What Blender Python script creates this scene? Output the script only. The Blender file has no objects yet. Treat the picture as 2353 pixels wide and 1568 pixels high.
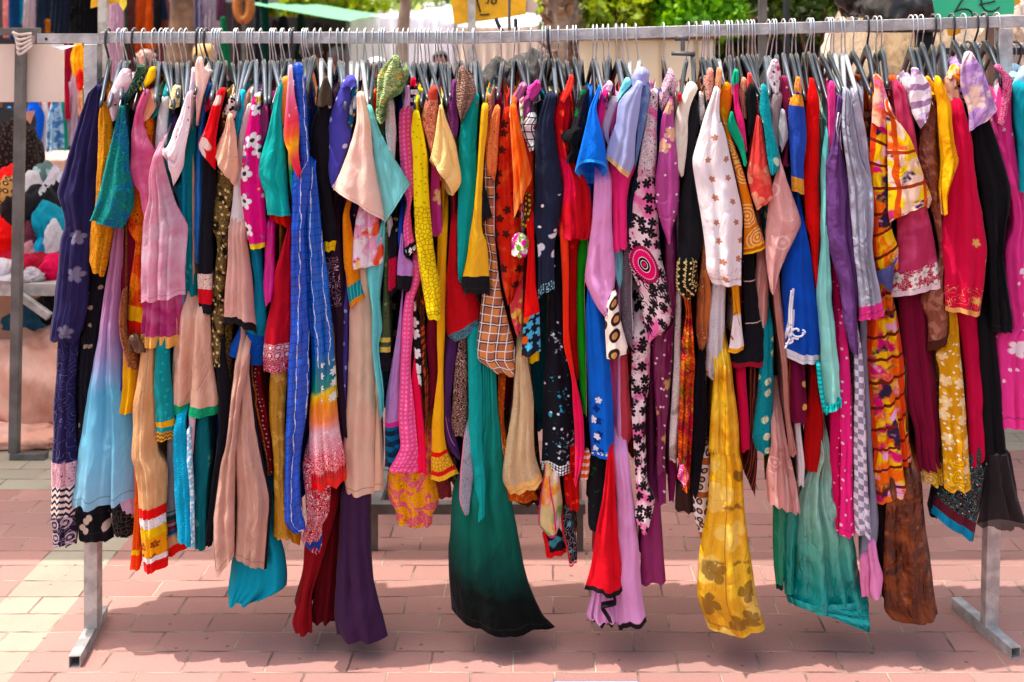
import bpy, bmesh, math, random, re
import numpy as np
from mathutils import Vector, Matrix, noise
R = math.radians
sc = bpy.context.scene
COL = sc.collection
# ------------------------------------------------------------------ camera
# level camera, 1.67 m up, looking along +Y, lens shifted down (horizon high in the frame)
FPX, VX, VY, CAMZ = 2620.0, 1255.0, 110.0, 1.67      # focal length / principal point in photo units (2353 wide)
cam = bpy.data.cameras.new('camera'); camo = bpy.data.objects.new('camera', cam); COL.objects.link(camo)
camo.location = (0, 0, CAMZ); camo.rotation_euler = (R(90), 0, 0)
cam.sensor_width = 36; cam.lens = 36*FPX/2353
cam.shift_x = -(VX-1176.5)/2353; cam.shift_y = -(784-VY)/2353
cam.clip_end = 500
cam.dof.use_dof = True; cam.dof.focus_distance = 3.1; cam.dof.aperture_fstop = 4.0
sc.camera = camo
# ------------------------------------------------------------------ world, sun, exposure
SUN_DIR = Vector((-0.32, -0.06, 1.0)).normalized()    # towards the sun: almost overhead, from the left
el = math.asin(SUN_DIR.z); az = math.atan2(SUN_DIR.x, SUN_DIR.y)
w = bpy.data.worlds.new("World"); sc.world = w; w.use_nodes = True
bg = w.node_tree.nodes['Background']
sky = w.node_tree.nodes.new('ShaderNodeTexSky'); sky.sky_type = 'NISHITA'; sky.sun_disc = False
sky.sun_elevation = el; sky.sun_rotation = az; sky.dust_density = 5.0; sky.ozone_density = 0.3
w.node_tree.links.new(sky.outputs[0], bg.inputs[0]); bg.inputs[1].default_value = 0.15
sl = bpy.data.lights.new('sun', 'SUN'); sl.energy = 2.6; sl.angle = R(0.5); sl.color = (1, .965, .90)
so = bpy.data.objects.new('sun', sl); COL.objects.link(so)
so.rotation_euler = SUN_DIR.to_track_quat('Z', 'Y').to_euler()
sc.view_settings.view_transform = 'Standard'; sc.view_settings.look = 'None'; sc.view_settings.gamma = 1
sc.view_settings.exposure = 1.2
sc.cycles.max_bounces = 8; sc.cycles.transparent_max_bounces = 8
# ------------------------------------------------------------------ small helpers
def lin(h, k=1.0):
    h = h.lstrip('#')
    if len(h) == 3: h = ''.join(c+c for c in h)
    v = [int(h[i:i+2], 16)/255 for i in (0, 2, 4)]
    v = [(c/12.92 if c <= .04045 else ((c+.055)/1.055)**2.4)*k for c in v]
    if k != 1.0:                                         # dyed cloth: fuller colour than it looks in print
        l_ = .2126*v[0]+.7152*v[1]+.0722*v[2]; v = [min(.93, max(.002, l_+(c-l_)*1.15)) for c in v]
    return (v[0], v[1], v[2], 1)
def B(px, py, Y):                     # a point of the photo at distance Y
    return Vector(((px-VX)*Y/FPX, Y, CAMZ-(py-VY)*Y/FPX))
def tag(o, label=None, cat=None, group=None, kind=None):
    if label: o['label'] = label
    if cat: o['category'] = cat
    if group: o['group'] = group
    if kind: o['kind'] = kind
    return o
def empty(name, loc=(0, 0, 0), parent=None):
    o = bpy.data.objects.new(name, None); o.location = loc; o.empty_display_size = .05
    COL.objects.link(o)
    if parent: o.parent = parent
    return o
def mesh_obj(name, verts, faces, mat=None, parent=None, smooth=True, uvm=None, uvn=None, loc=None):
    me = bpy.data.meshes.new(name)
    me.from_pydata([tuple(v) for v in verts], [], [tuple(f) for f in faces])
    if smooth: me.polygons.foreach_set('use_smooth', [True]*len(me.polygons))
    if uvm is not None:
        li = np.empty(len(me.loops), dtype=np.int32); me.loops.foreach_get('vertex_index', li)
        for nm, uv in (('m', uvm), ('n', uvn)):
            l = me.uv_layers.new(name=nm); l.data.foreach_set('uv', np.asarray(uv, dtype=np.float32)[li].ravel())
    if mat: me.materials.append(mat)
    o = bpy.data.objects.new(name, me); COL.objects.link(o)
    if loc is not None: o.location = loc
    if parent: o.parent = parent
    return o
class MB:
    """collects boxes, tubes and blobs into one mesh"""
    def __init__(s): s.v = []; s.f = []
    def add(s, vs, fs):
        k = len(s.v); s.v += [Vector(v) for v in vs]; s.f += [tuple(i+k for i in f) for f in fs]; return s
    def box(s, a, b, M=None, bev=0.0):
        x0, y0, z0 = a; x1, y1, z1 = b
        bm = bmesh.new(); bmesh.ops.create_cube(bm, size=1)
        for v in bm.verts:
            v.co = Vector(((x0+x1)/2+v.co.x*(x1-x0), (y0+y1)/2+v.co.y*(y1-y0), (z0+z1)/2+v.co.z*(z1-z0)))
        if bev: bmesh.ops.bevel(bm, geom=bm.edges[:], offset=bev, segments=2, affect='EDGES', profile=.5)
        if M is not None: bm.transform(M)
        bm.verts.index_update()
        s.add([v.co.copy() for v in bm.verts], [[v.index for v in f.verts] for f in bm.faces]); bm.free(); return s
    def bar(s, p, q, wx, wy, up=(0, 0, 1), bev=.002, hollow=False):
        """rectangular tube from p to q"""
        p = Vector(p); q = Vector(q); d = (q-p); L = d.length; d.normalize()
        up = Vector(up)
        if abs(d.dot(up)) > .98: up = Vector((0, 1, 0))
        x = d.cross(up); x.normalize(); y = x.cross(d)
        M = Matrix((x.to_4d(), y.to_4d(), d.to_4d(), (0, 0, 0, 1))).transposed(); 
        for i in range(3): M[3][i] = 0
        M = Matrix.Translation(p) @ M
        if hollow:
            t = .0025
            for a, b in (((-wx/2, -wy/2, 0), (wx/2, -wy/2+t, L)), ((-wx/2, wy/2-t, 0), (wx/2, wy/2, L)),
                         ((-wx/2, -wy/2+t, 0), (-wx/2+t, wy/2-t, L)), ((wx/2-t, -wy/2+t, 0), (wx/2, wy/2-t, L))):
                s.box(a, b, M)
        else: s.box((-wx/2, -wy/2, 0), (wx/2, wy/2, L), M, bev)
        return s
    def tube(s, pts, r, seg=8, caps=True):
        pts = [Vector(p) for p in pts]; n = len(pts)
        rr = r if isinstance(r, (list, tuple)) else [r]*n
        rings = []; prev = None
        for i, p in enumerate(pts):
            d = (pts[min(i+1, n-1)]-pts[max(i-1, 0)]).normalized()
            if prev is None: prev = Vector((1, 0, 0)) if abs(d.x) < .9 else Vector((0, 1, 0))
            x = (prev-d*prev.dot(d)).normalized(); prev = x; y = d.cross(x)
            rings.append([p+(x*math.cos(a)+y*math.sin(a))*rr[i] for a in [2*math.pi*k/seg for k in range(seg)]])
        vs = [v for r_ in rings for v in r_]; fs = []
        for i in range(n-1):
            for k in range(seg):
                a = i*seg+k; b = i*seg+(k+1) % seg
                fs.append((a, b, b+seg, a+seg))
        if caps: fs.append(tuple(range(seg))[::-1]); fs.append(tuple(range((n-1)*seg, n*seg)))
        return s.add(vs, fs)
    def build(s, name, mat, parent=None, smooth=False, loc=None):
        return mesh_obj(name, s.v, s.f, mat, parent, smooth, loc=loc)
def smooth_path(pts, n=40):
    pts = [Vector(p) for p in pts]; P = [pts[0]]+pts+[pts[-1]]; out = []
    m = len(pts)-1
    for i in range(n+1):
        t = i/n*m; k = min(int(t), m-1); u = t-k
        a, b, c, d = P[k], P[k+1], P[k+2], P[k+3]
        out.append(.5*((2*b)+(c-a)*u+(2*a-5*b+4*c-d)*u*u+(3*b-a-3*c+d)*u**3))
    return out
# ------------------------------------------------------------------ materials
class NB:
    def __init__(s, name):
        s.m = bpy.data.materials.new(name); s.m.use_nodes = True; s.t = s.m.node_tree; s.t.nodes.clear()
    def n(s, typ, ins=None, **props):
        nd = s.t.nodes.new('ShaderNode'+typ)
        for k, v in props.items(): setattr(nd, k, v)
        for k, v in (ins or {}).items():
            sk = nd.inputs[k]
            if isinstance(v, bpy.types.NodeSocket): s.t.links.new(v, sk)
            else: sk.default_value = v
        return nd
    def ma(s, op, a, b=0.0, c=0.0, clamp=False):
        nd = s.t.nodes.new('ShaderNodeMath'); nd.operation = op; nd.use_clamp = clamp
        for i, v in enumerate((a, b, c)):
            if isinstance(v, bpy.types.NodeSocket): s.t.links.new(v, nd.inputs[i])
            else: nd.inputs[i].default_value = v
        return nd.outputs[0]
    def mix(s, f, a, b, bt='MIX'):
        nd = s.t.nodes.new('ShaderNodeMix'); nd.data_type = 'RGBA'; nd.blend_type = bt
        for i, v in ((0, f), (6, a), (7, b)):
            if isinstance(v, bpy.types.NodeSocket): s.t.links.new(v, nd.inputs[i])
            else: nd.inputs[i].default_value = v
        return nd.outputs[2]
    def step(s, x, lo, hi):            # smooth 0..1 between lo and hi (lo may exceed hi)
        nd = s.n('MapRange', {'Value': x, 'From Min': lo, 'From Max': hi, 'To Min': 0.0, 'To Max': 1.0}, interpolation_type='SMOOTHSTEP', clamp=True)
        return nd.outputs[0]
    def ramp(s, x, stops, interp='LINEAR'):
        nd = s.n('ValToRGB', {'Fac': x}); cr = nd.color_ramp; cr.interpolation = interp
        while len(cr.elements) < len(stops): cr.elements.new(.5)
        for e, (p, c) in zip(cr.elements, stops): e.position = p; e.color = lin(c, FABK) if isinstance(c, str) else c
        return nd.outputs[0]
    def out(s, sh): s.n('OutputMaterial', {'Surface': sh}); return s.m
FABK = 1.08
def simple(name, col, rough=.6, metal=0.0, col2=None, scale=20, bump=0.0, spec=.5, bscale=60, detail=4):
    b = NB(name); tc = b.n('TexCoord')
    ns = b.n('TexNoise', {'Vector': tc.outputs['Object'], 'Scale': scale, 'Detail': detail})
    c2 = lin(col2) if col2 else tuple(x*.8 for x in lin(col)[:3])+(1,)
    c = b.mix(b.step(ns.outputs[0], .35, .65), lin(col), c2)
    ins = {'Base Color': c, 'Roughness': rough, 'Metallic': metal, 'Specular IOR Level': spec}
    if bump:
        n2 = b.n('TexNoise', {'Vector': tc.outputs['Object'], 'Scale': bscale, 'Detail': 6.0})
        ins['Normal'] = b.n('Bump', {'Height': n2.outputs[0], 'Strength': bump, 'Distance': .01}).outputs[0]
    return b.out(b.n('BsdfPrincipled', ins).outputs[0])
def F(base, *layers, rough=.82, sheer=0.0, bump=.25, tl=.26, var=.10, satin=False, crinkle=0.0):
    """woven fabric. base: hex, or [(t, hex)...] dyed down its length. layers: printed / embroidered patterns.
    UV 'm' is in metres on the cloth, UV 'n' runs 0..1 across and down it."""
    b = NB('fabric')
    um = b.n('UVMap', uv_map='m').outputs[0]; un = b.n('UVMap', uv_map='n').outputs[0]
    sp = b.n('SeparateXYZ', {'Vector': un}); nx, ny = sp.outputs[0], sp.outputs[1]
    sm = b.n('SeparateXYZ', {'Vector': um}); mx, my = sm.outputs[0], sm.outputs[1]
    if isinstance(base, str): col = lin(base, FABK)
    else:
        w_ = b.n('TexNoise', {'Vector': um, 'Scale': 22.0, 'Detail': 2.0})
        y2 = b.ma('ADD', ny, b.ma('MULTIPLY', b.ma('SUBTRACT', w_.outputs[0], .5), .05))
        col = b.ramp(y2, base)
    heights = []
    for L in layers:
        L = list(L); opt = L.pop() if isinstance(L[-1], dict) else {}
        k, h = L[0], L[1]; a = L[2:]
        vec = um
        if k == 'flower' or (k == 'dots' and a[0] > .02): opt.setdefault('warp', a[0]*.12); opt.setdefault('ws', 1.3/a[0])
        if opt.get('warp'):
            nz = b.n('TexNoise', {'Vector': um, 'Scale': opt.get('ws', 18.0), 'Detail': 2.0})
            off = b.n('VectorMath', {0: nz.outputs['Color'], 1: (.5, .5, .5)}, operation='SUBTRACT').outputs[0]
            off = b.n('VectorMath', {0: off, 'Scale': opt['warp']}, operation='SCALE').outputs[0]
            vec = b.n('VectorMath', {0: um, 1: off}, operation='ADD').outputs[0]
        if k in ('dots', 'flower', 'leopard', 'rings'):
            spc = a[0]; vo = b.n('TexVoronoi', {'Vector': vec, 'Scale': 1/spc, 'Randomness': opt.get('rnd', .45)}, voronoi_dimensions='2D')
            d = vo.outputs['Distance']
            if k == 'dots': m = b.step(d, a[1]*1.15, a[1]*.85)
            elif k == 'rings': m = b.step(b.ma('SINE', b.ma('MULTIPLY', d, a[1])), .1, .5); m = b.ma('MULTIPLY', m, b.step(d, a[2]*1.05, a[2]*.95))
            elif k == 'leopard':
                m = b.ma('MULTIPLY', b.step(d, .16, .22), b.step(d, .42, .36))
                col = b.mix(b.step(d, .22, .16), col, lin(a[1], FABK))
            else:
                df = b.n('VectorMath', {0: vec, 1: vo.outputs['Position']}, operation='SUBTRACT').outputs[0]
                s2 = b.n('SeparateXYZ', {'Vector': df})
                th = b.ma('ARCTAN2', s2.outputs[1], s2.outputs[0]); cph = b.n('SeparateColor', {'Color': vo.outputs['Color']}).outputs[0]
                pet = b.ma('ADD', .70, b.ma('MULTIPLY', .30, b.ma('SUBTRACT', b.ma('MULTIPLY', b.ma('POWER', b.ma('ABSOLUTE', b.ma('COSINE', b.ma('ADD', b.ma('MULTIPLY', th, float(a[2])/2), b.ma('MULTIPLY', cph, 6.28)))), .55), 2.0), 1.0)))
                m = b.step(b.ma('SUBTRACT', d, b.ma('MULTIPLY', pet, a[1])), .03, -.03)
                if len(a) > 3: 
                    col = b.mix(m, col, lin(h, FABK)); h = a[3]; m = b.step(d, a[1]*.3, a[1]*.22)
        elif k == 'scroll':
            nz = b.n('TexNoise', {'Vector': vec, 'Scale': 1/a[0], 'Detail': opt.get('det', 1.0), 'Distortion': opt.get('dis', .6)})
            sn = b.ma('ABSOLUTE', b.ma('SINE', b.ma('MULTIPLY', nz.outputs[0], opt.get('k', 26.0))))
            m = b.step(sn, a[1], a[1]*.6)
        elif k == 'blotch':
            nz = b.n('TexNoise', {'Vector': vec, 'Scale': 1/a[0], 'Detail': opt.get('det', 3.0), 'Distortion': opt.get('dis', .4), 'W': opt.get('w', 0.0)}, noise_dimensions='4D')
            s_ = opt.get('soft', .04); m = b.step(nz.outputs[0], a[1]-s_, a[1]+s_)
        elif k == 'check':
            fx = b.ma('ABSOLUTE', b.ma('SUBTRACT', b.ma('FRACT', b.ma('DIVIDE', mx, a[0])), .5)); fy = b.ma('ABSOLUTE', b.ma('SUBTRACT', b.ma('FRACT', b.ma('DIVIDE', my, a[0])), .5))
            m = b.ma('MAXIMUM', b.step(fx, .5-a[1], .5-a[1]*.7), b.step(fy, .5-a[1], .5-a[1]*.7))
        elif k == 'squares':          # every other cell of a grid
            m = b.n('TexChecker', {'Vector': um, 'Scale': 1/a[0]}).outputs['Fac']
        elif k == 'stripe':
            s2 = b.n('SeparateXYZ', {'Vector': vec}); q = s2.outputs[0 if a[2] == 'u' else 1]
            f = b.ma('ABSOLUTE', b.ma('SUBTRACT', b.ma('FRACT', b.ma('DIVIDE', q, a[0])), .5)); m = b.step(f, .5-a[1], .5-a[1]*.75)
            if opt.get('dash'):
                q2 = s2.outputs[1 if a[2] == 'u' else 0]; ph = b.ma('MULTIPLY', b.ma('FLOOR', b.ma('DIVIDE', q, a[0])), .37)
                m = b.ma('MULTIPLY', m, b.step(b.ma('FRACT', b.ma('ADD', b.ma('DIVIDE', q2, opt['dash']), ph)), .62, .55))
        elif k == 'zigzag':
            tri = b.ma('PINGPONG', mx, a[0]*.5); f = b.ma('FRACT', b.ma('DIVIDE', b.ma('ADD', my, tri), a[0])); m = b.step(f, .5, .42)
        elif k == 'lace':
            vo = b.n('TexVoronoi', {'Vector': vec, 'Scale': 1/a[0], 'Randomness': opt.get('rnd', .9)}, voronoi_dimensions='2D', feature='DISTANCE_TO_EDGE')
            m = b.step(vo.outputs['Distance'], a[1], a[1]*.6)
        elif k == 'medal':            # one big printed medallion: centre (n space), size in metres
            cx, cy, rx, ry = a[:4]
            dx = b.ma('DIVIDE', b.ma('SUBTRACT', nx, cx), rx); dy = b.ma('DIVIDE', b.ma('SUBTRACT', ny, cy), ry)
            d = b.ma('SQRT', b.ma('ADD', b.ma('MULTIPLY', dx, dx), b.ma('MULTIPLY', dy, dy)))
            th = b.ma('ARCTAN2', dy, dx); ray = b.step(b.ma('SINE', b.ma('MULTIPLY', th, 44.0)), -.5, .2)
            body = b.ramp(d, [(0, 'd8286a'), (.12, '1d0d14'), (.2, 'e8d8d8'), (.25, '2a1018'), (.38, 'e9d9d9'), (.42, 'd8286a'), (.72, 'd8286a'), (.74, 'ead6d6'), (.8, '1d0d14')], 'CONSTANT')
            body = b.mix(b.ma('MULTIPLY', b.ma('MULTIPLY', b.step(d, .6, .66), b.step(d, .98, .94)), ray), body, lin('d8286a', FABK))
            col = b.mix(b.step(d, 1.0, .97), col, body); continue
        elif k == 'band': m = b.ma('MULTIPLY', b.step(ny, a[0]-.002, a[0]+.002), b.step(ny, a[1]+.002, a[1]-.002))
        elif k == 'side': m = b.ma('MULTIPLY', b.step(nx, a[0]-.01, a[0]+.01), b.step(nx, a[1]+.01, a[1]-.01))
        elif k == 'line':             # a stitched line: n-space polyline from (x0,y0) to (x1,y1), width w
            x0, y0, x1, y1, wd = a; t_ = b.ma('DIVIDE', b.ma('SUBTRACT', ny, y0), y1-y0); xl = b.ma('ADD', x0, b.ma('MULTIPLY', t_, x1-x0))
            m = b.ma('MULTIPLY', b.step(b.ma('ABSOLUTE', b.ma('SUBTRACT', nx, xl)), wd, wd*.6), b.ma('MULTIPLY', b.step(t_, -.01, 0.0), b.step(t_, 1.01, 1.0)))
        if 'r' in opt: m = b.ma('MULTIPLY', m, b.ma('MULTIPLY', b.step(ny, opt['r'][0]-.006, opt['r'][0]+.006), b.step(ny, opt['r'][1]+.006, opt['r'][1]-.006)))
        if 'x' in opt: m = b.ma('MULTIPLY', m, b.ma('MULTIPLY', b.step(nx, opt['x'][0]-.02, opt['x'][0]+.02), b.step(nx, opt['x'][1]+.02, opt['x'][1]-.02)))
        if opt.get('a'): m = b.ma('MULTIPLY', m, opt['a'])
        if opt.get('h'): heights.append((m, opt['h']))
        col = b.mix(m, col, lin(h, FABK))
    st = b.ma('MULTIPLY', b.ma('MULTIPLY', b.step(ny, .966, .969), b.step(ny, .974, .971)), .4)      # hem stitching
    col = b.mix(st, col, (.03, .025, .025, 1))
    # uneven dye / washed-out wear
    nv = b.n('TexNoise', {'Vector': um, 'Scale': 9.0, 'Detail': 5.0, 'Roughness': .6})
    k_ = b.ma('ADD', 1-var, b.ma('MULTIPLY', nv.outputs[0], 2*var))
    col = b.n('VectorMath', {0: col, 'Scale': k_}, operation='SCALE').outputs[0]
    # crumples and weave
    mp = b.n('Mapping', {'Vector': um, 'Scale': (1.0, .3, 1.0), 'Rotation': (0, 0, .12)}).outputs[0]
    n1 = b.n('TexNoise', {'Vector': mp, 'Scale': 30.0, 'Detail': 4.0, 'Distortion': .9}).outputs[0]
    m3 = b.n('Mapping', {'Vector': um, 'Scale': (1.0, .38, 1.0), 'Rotation': (0, 0, -.35)}).outputs[0]
    n3 = b.ma('ABSOLUTE', b.ma('SUBTRACT', b.n('TexNoise', {'Vector': m3, 'Scale': 19.0, 'Detail': 2.0, 'Distortion': 1.2}).outputs[0], .5))
    n2 = b.n('TexNoise', {'Vector': um, 'Scale': 420.0, 'Detail': 1.0}).outputs[0]
    h = b.ma('ADD', b.ma('MULTIPLY', n1, 1.2), b.ma('MULTIPLY', n2, .05))
    h = b.ma('ADD', h, b.ma('MULTIPLY', b.step(n3, 0.0, .14), .22))
    if crinkle:
        cr = b.n('TexWave', {'Vector': um, 'Scale': 45.0, 'Distortion': 14.0, 'Detail': 2.0, 'Detail Scale': 1.5}, bands_direction='Y').outputs[1]
        h = b.ma('ADD', h, b.ma('MULTIPLY', cr, crinkle*.4))
    for m, hh in heights: h = b.ma('ADD', h, b.ma('MULTIPLY', m, hh))
    nrm = b.n('Bump', {'Height': h, 'Strength': min(1.0, bump*2.0), 'Distance': .014}).outputs[0]
    if satin: rough = .26
    pr = b.n('BsdfPrincipled', {'Base Color': col, 'Roughness': rough, 'Normal': nrm, 'Specular IOR Level': .45 if satin else .12, 'Sheen Weight': 0.0 if satin else .06, 'Sheen Roughness': .4}).outputs[0]
    if tl:
        tr = b.n('BsdfTranslucent', {'Color': col, 'Normal': nrm}).outputs[0]
        pr = b.n('MixShader', {0: tl, 1: pr, 2: tr}).outputs[0]
    if sheer:
        tp = b.n('BsdfTransparent', {'Color': (1, 1, 1, 1)}).outputs[0]
        pr = b.n('MixShader', {0: sheer, 1: pr, 2: tp}).outputs[0]
    return b.out(pr)
GALV = simple('galvanised_steel', '9d9b98', .5, .5, 'bdbbb7', 26, .15, bscale=120, detail=9)
DARKSTEEL = simple('dark_painted_steel', '6a6866', .55, .3, '55524f', 12, .08)
# ------------------------------------------------------------------ ground
b = NB('clay_pavers'); tc = b.n('TexCoord'); pos = tc.outputs['Object']
wn = b.n('TexNoise', {'Vector': pos, 'Scale': 55.0, 'Detail': 3.0}).outputs['Color']; wn2 = b.n('TexNoise', {'Vector': pos, 'Scale': 5.0}).outputs['Color']
wv = b.n('VectorMath', {0: b.n('VectorMath', {0: b.n('VectorMath', {0: wn, 1: (.5, .5, .5)}, operation='SUBTRACT').outputs[0], 'Scale': .006}, operation='SCALE').outputs[0], 1: b.n('VectorMath', {0: b.n('VectorMath', {0: wn2, 1: (.5, .5, .5)}, operation='SUBTRACT').outputs[0], 'Scale': .010}, operation='SCALE').outputs[0]}, operation='ADD').outputs[0]
mp = b.n('Mapping', {'Vector': b.n('VectorMath', {0: pos, 1: wv}, operation='ADD').outputs[0], 'Location': (1.310, -3.049, 0)}).outputs[0]
br = b.n('TexBrick', {'Vector': mp, 'Color1': (0, 0, 0, 1), 'Color2': (1, 1, 1, 1), 'Mortar': (.5, .5, .5, 1), 'Scale': 1.0, 'Mortar Size': .0034, 'Mortar Smooth': .25, 'Bias': 0.0, 'Brick Width': .222, 'Row Height': .105}, offset=.5)
tint = b.n('SeparateColor', {'Color': br.outputs[0]}).outputs[0]; mort = br.outputs[1]
sx = b.n('SeparateXYZ', {'Vector': pos}); X, Y = sx.outputs[0], sx.outputs[1]
pink = b.mix(tint, lin('a57970'), lin('946c64')); gre = b.mix(tint, lin('9b9583'), lin('8c8776'))
st1 = b.ma('MULTIPLY', b.ma('GREATER_THAN', X, -1.641), b.ma('LESS_THAN', X, -1.4195))
st2 = b.ma('MULTIPLY', b.ma('GREATER_THAN', Y, 4.31), b.ma('LESS_THAN', Y, 9.0)); st2 = b.ma('MULTIPLY', st2, b.ma('LESS_THAN', X, -1.4195))
st3 = b.ma('MULTIPLY', b.ma('GREATER_THAN', Y, 4.73), b.ma('GREATER_THAN', X, 1.4))
c = b.mix(b.ma('MAXIMUM', b.ma('MAXIMUM', st1, st2), st3), pink, gre)
nz = b.n('TexNoise', {'Vector': pos, 'Scale': 3.0, 'Detail': 8.0, 'Roughness': .65}).outputs[0]
c = b.mix(b.ma('MULTIPLY', b.step(nz, .5, .78), .45), c, lin('86706a'))
nf = b.n('TexNoise', {'Vector': pos, 'Scale': 160.0, 'Detail': 3.0}).outputs[0]
c = b.n('VectorMath', {0: c, 'Scale': b.ma('ADD', .8, b.ma('MULTIPLY', nf, .4))}, operation='SCALE').outputs[0]
ns = b.n('TexNoise', {'Vector': pos, 'Scale': 7.0, 'Detail': 3.0}).outputs[0]
sand = b.mix(b.step(ns, .35, .65), lin('5a463f'), lin('b09a86'))
c = b.mix(b.ma('MULTIPLY', mort, .9), c, sand)
spk = b.n('TexVoronoi', {'Vector': pos, 'Scale': 14.0}).outputs['Distance']
c = b.mix(b.ma('MULTIPLY', b.step(spk, .10, .06), .7), c, lin('5c4a44'))
big = b.n('TexNoise', {'Vector': pos, 'Scale': .9, 'Detail': 6.0, 'Roughness': .6}).outputs[0]
c = b.mix(b.ma('MULTIPLY', b.step(big, .48, .68), .5), c, lin('8a6e66'))
hgt = b.ma('ADD', b.ma('MULTIPLY', mort, -1.0), b.ma('MULTIPLY', nf, .12))
hgt = b.ma('ADD', hgt, b.ma('MULTIPLY', tint, .25))
nrm = b.n('Bump', {'Height': hgt, 'Strength': .9, 'Distance': .008}).outputs[0]
PAVE = b.out(b.n('BsdfPrincipled', {'Base Color': c, 'Roughness': .88, 'Normal': nrm, 'Specular IOR Level': .2}).outputs[0])
tag(mesh_obj('pavement', [(-60, -6, 0), (60, -6, 0), (60, 90, 0), (-60, 90, 0)], [(0, 1, 2, 3)], PAVE, smooth=False), kind='structure')
# a white card lying at the lower edge of the picture
card = empty('paper_card', (0.13, 2.966, .004)); tag(card, 'white card with a blue rim lying on the paving at the bottom edge', 'card')
MB().box((-.11, -.03, 0), (.11, .028, .001)).build('sheet', simple('white_paper', 'e8e8e8', .7), card)
MB().box((-.113, .0282, 0), (.113, .0315, .0012)).box((-.1132, -.03, 0), (-.1102, .028, .0012)).box((.1102, -.03, 0), (.1132, .028, .0012)).build('rim', simple('blue_plastic', '3a63b0', .5), card)
# ------------------------------------------------------------------ the clothes rail
RY = 3.235                                               # distance of the rail
def railz(px):                                           # the rail climbs to the right of its middle post
    return CAMZ-((87 if px < 1100 else 87-(px-1100)*.0305)-VY)*RY/FPX
rack = empty('clothes_rack', (-1.29, RY, 0)); tag(rack, 'long galvanised clothes rail on T feet in front, hung full of colourful clothes', 'clothes rack')
def rp(px, dz=0): q = B(px, 0, RY); return Vector((q.x, RY, railz(px)+dz))
def kid(mb, name, mat, par, smooth=False):
    o = mb.build(name, mat, par, smooth); o.matrix_parent_inverse = Matrix.Translation(-Vector(par.location)); return o
m = MB(); m.bar(rp(235), rp(1100), .033, .033); m.bar(rp(1100), rp(2480), .033, .033)
kid(m, 'top_rail', GALV, rack)
m = MB(); m.bar(rp(90, -.002), rp(234, -.002), .03, .028, hollow=True)
for k in range(12):                                       # rim of the drilled hole
    pass
q = rp(112); m.tube([(q.x, RY-.0165, q.z-.004), (q.x, RY-.0155, q.z-.004)], .0055, 12)
kid(m, 'rail_sleeve', GALV, rack)
q = rp(112); m = MB().tube([(q.x, RY-.0172, q.z-.004), (q.x, RY-.0166, q.z-.004)], .0042, 12); kid(m, 'hole', simple('hole_shade', '3a1a1a', .9), rack)  # solid disc, its dark colour paints the shade inside the drilled hole
p0 = rp(214)
m = MB().bar((p0.x, RY, .031), (p0.x, RY, p0.z-.0175), .039, .039); kid(m, 'post', GALV, rack)
p1 = rp(2290); bx = (2273-VX)*RY/FPX
m = MB().bar((bx, RY, .031), (p1.x+.02, RY, p1.z-.0175), .039, .039); kid(m, 'post', GALV, rack)
def foot(ax, ay, bx_, by_):
    m = MB().bar((ax, ay, .016), (bx_, by_, .016), .031, .032, hollow=True); kid(m, 'foot', GALV, rack)
foot(-1.302, 3.345, -1.270, 3.07)
foot(1.222, 3.40, 1.283, 3.115)
m = MB(); q = rp(1568); m.bar((q.x, RY-.01, q.z-.017), (q.x, RY-.01, q.z-.055), .012, .012); m.tube([(q.x-.022, RY-.01, q.z-.018), (q.x+.02, RY-.01, q.z-.018)], .009, 10)
m.tube([(q.x-.032, RY-.012, q.z-.062), (q.x+.034, RY-.012, q.z-.064)], .0065, 10); kid(m, 'clamp', DARKSTEEL, rack, True)
# cling film tied round the upper left of the rail
m = MB()
pts = [rp(118, -.022)+Vector((0, -.012, 0)), rp(150, -.026)+Vector((0, -.018, 0)), rp(185, -.021)+Vector((0, -.017, 0))]
for k in range(2):
    v = [pts[0]+Vector((0, 0, -.004*k)), pts[1]+Vector((0, .003*k, -.009)), pts[2], pts[1]+Vector((0, .004, .004))]
    m.add(v, [(0, 1, 2, 3)])
kid(m, 'plastic_wrap', simple('clear_film', 'd8dad8', .2), rack)
# ------------------------------------------------------------------ clothing built as draped tubes
def crom(P, n):
    P = np.array(P, float); d = np.r_[0, np.cumsum(np.hypot(*np.diff(P, axis=0).T))]; d /= d[-1]
    t = np.linspace(0, 1, n); out = np.empty((n, 2)); Q = np.vstack([2*P[0]-P[1], P, 2*P[-1]-P[-2]])
    for i, x in enumerate(t):
        k = min(np.searchsorted(d, x, side='right')-1, len(P)-2); u = (x-d[k])/max(d[k+1]-d[k], 1e-9)
        a, b_, c_, e = Q[k], Q[k+1], Q[k+2], Q[k+3]
        cr = .5*((2*b_)+(c_-a)*u+(2*a-5*b_+4*c_-e)*u*u+(3*b_-a-3*c_+e)*u**3)
        out[i] = .55*cr+.45*(b_*(1-u)+c_*u)
    return out
def vnoise(x, y, s):                                     # cheap smooth 2-D noise on arrays
    rs = np.random.RandomState(s); T = rs.rand(64, 64)
    xi = np.floor(x).astype(int); yi = np.floor(y).astype(int); fx = x-xi; fy = y-yi
    fx = fx*fx*(3-2*fx); fy = fy*fy*(3-2*fy)
    g = lambda i, j: T[i % 64, j % 64]
    return (g(xi, yi)*(1-fx)+g(xi+1, yi)*fx)*(1-fy)+(g(xi, yi+1)*(1-fx)+g(xi+1, yi+1)*fx)*fy-.5
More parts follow.
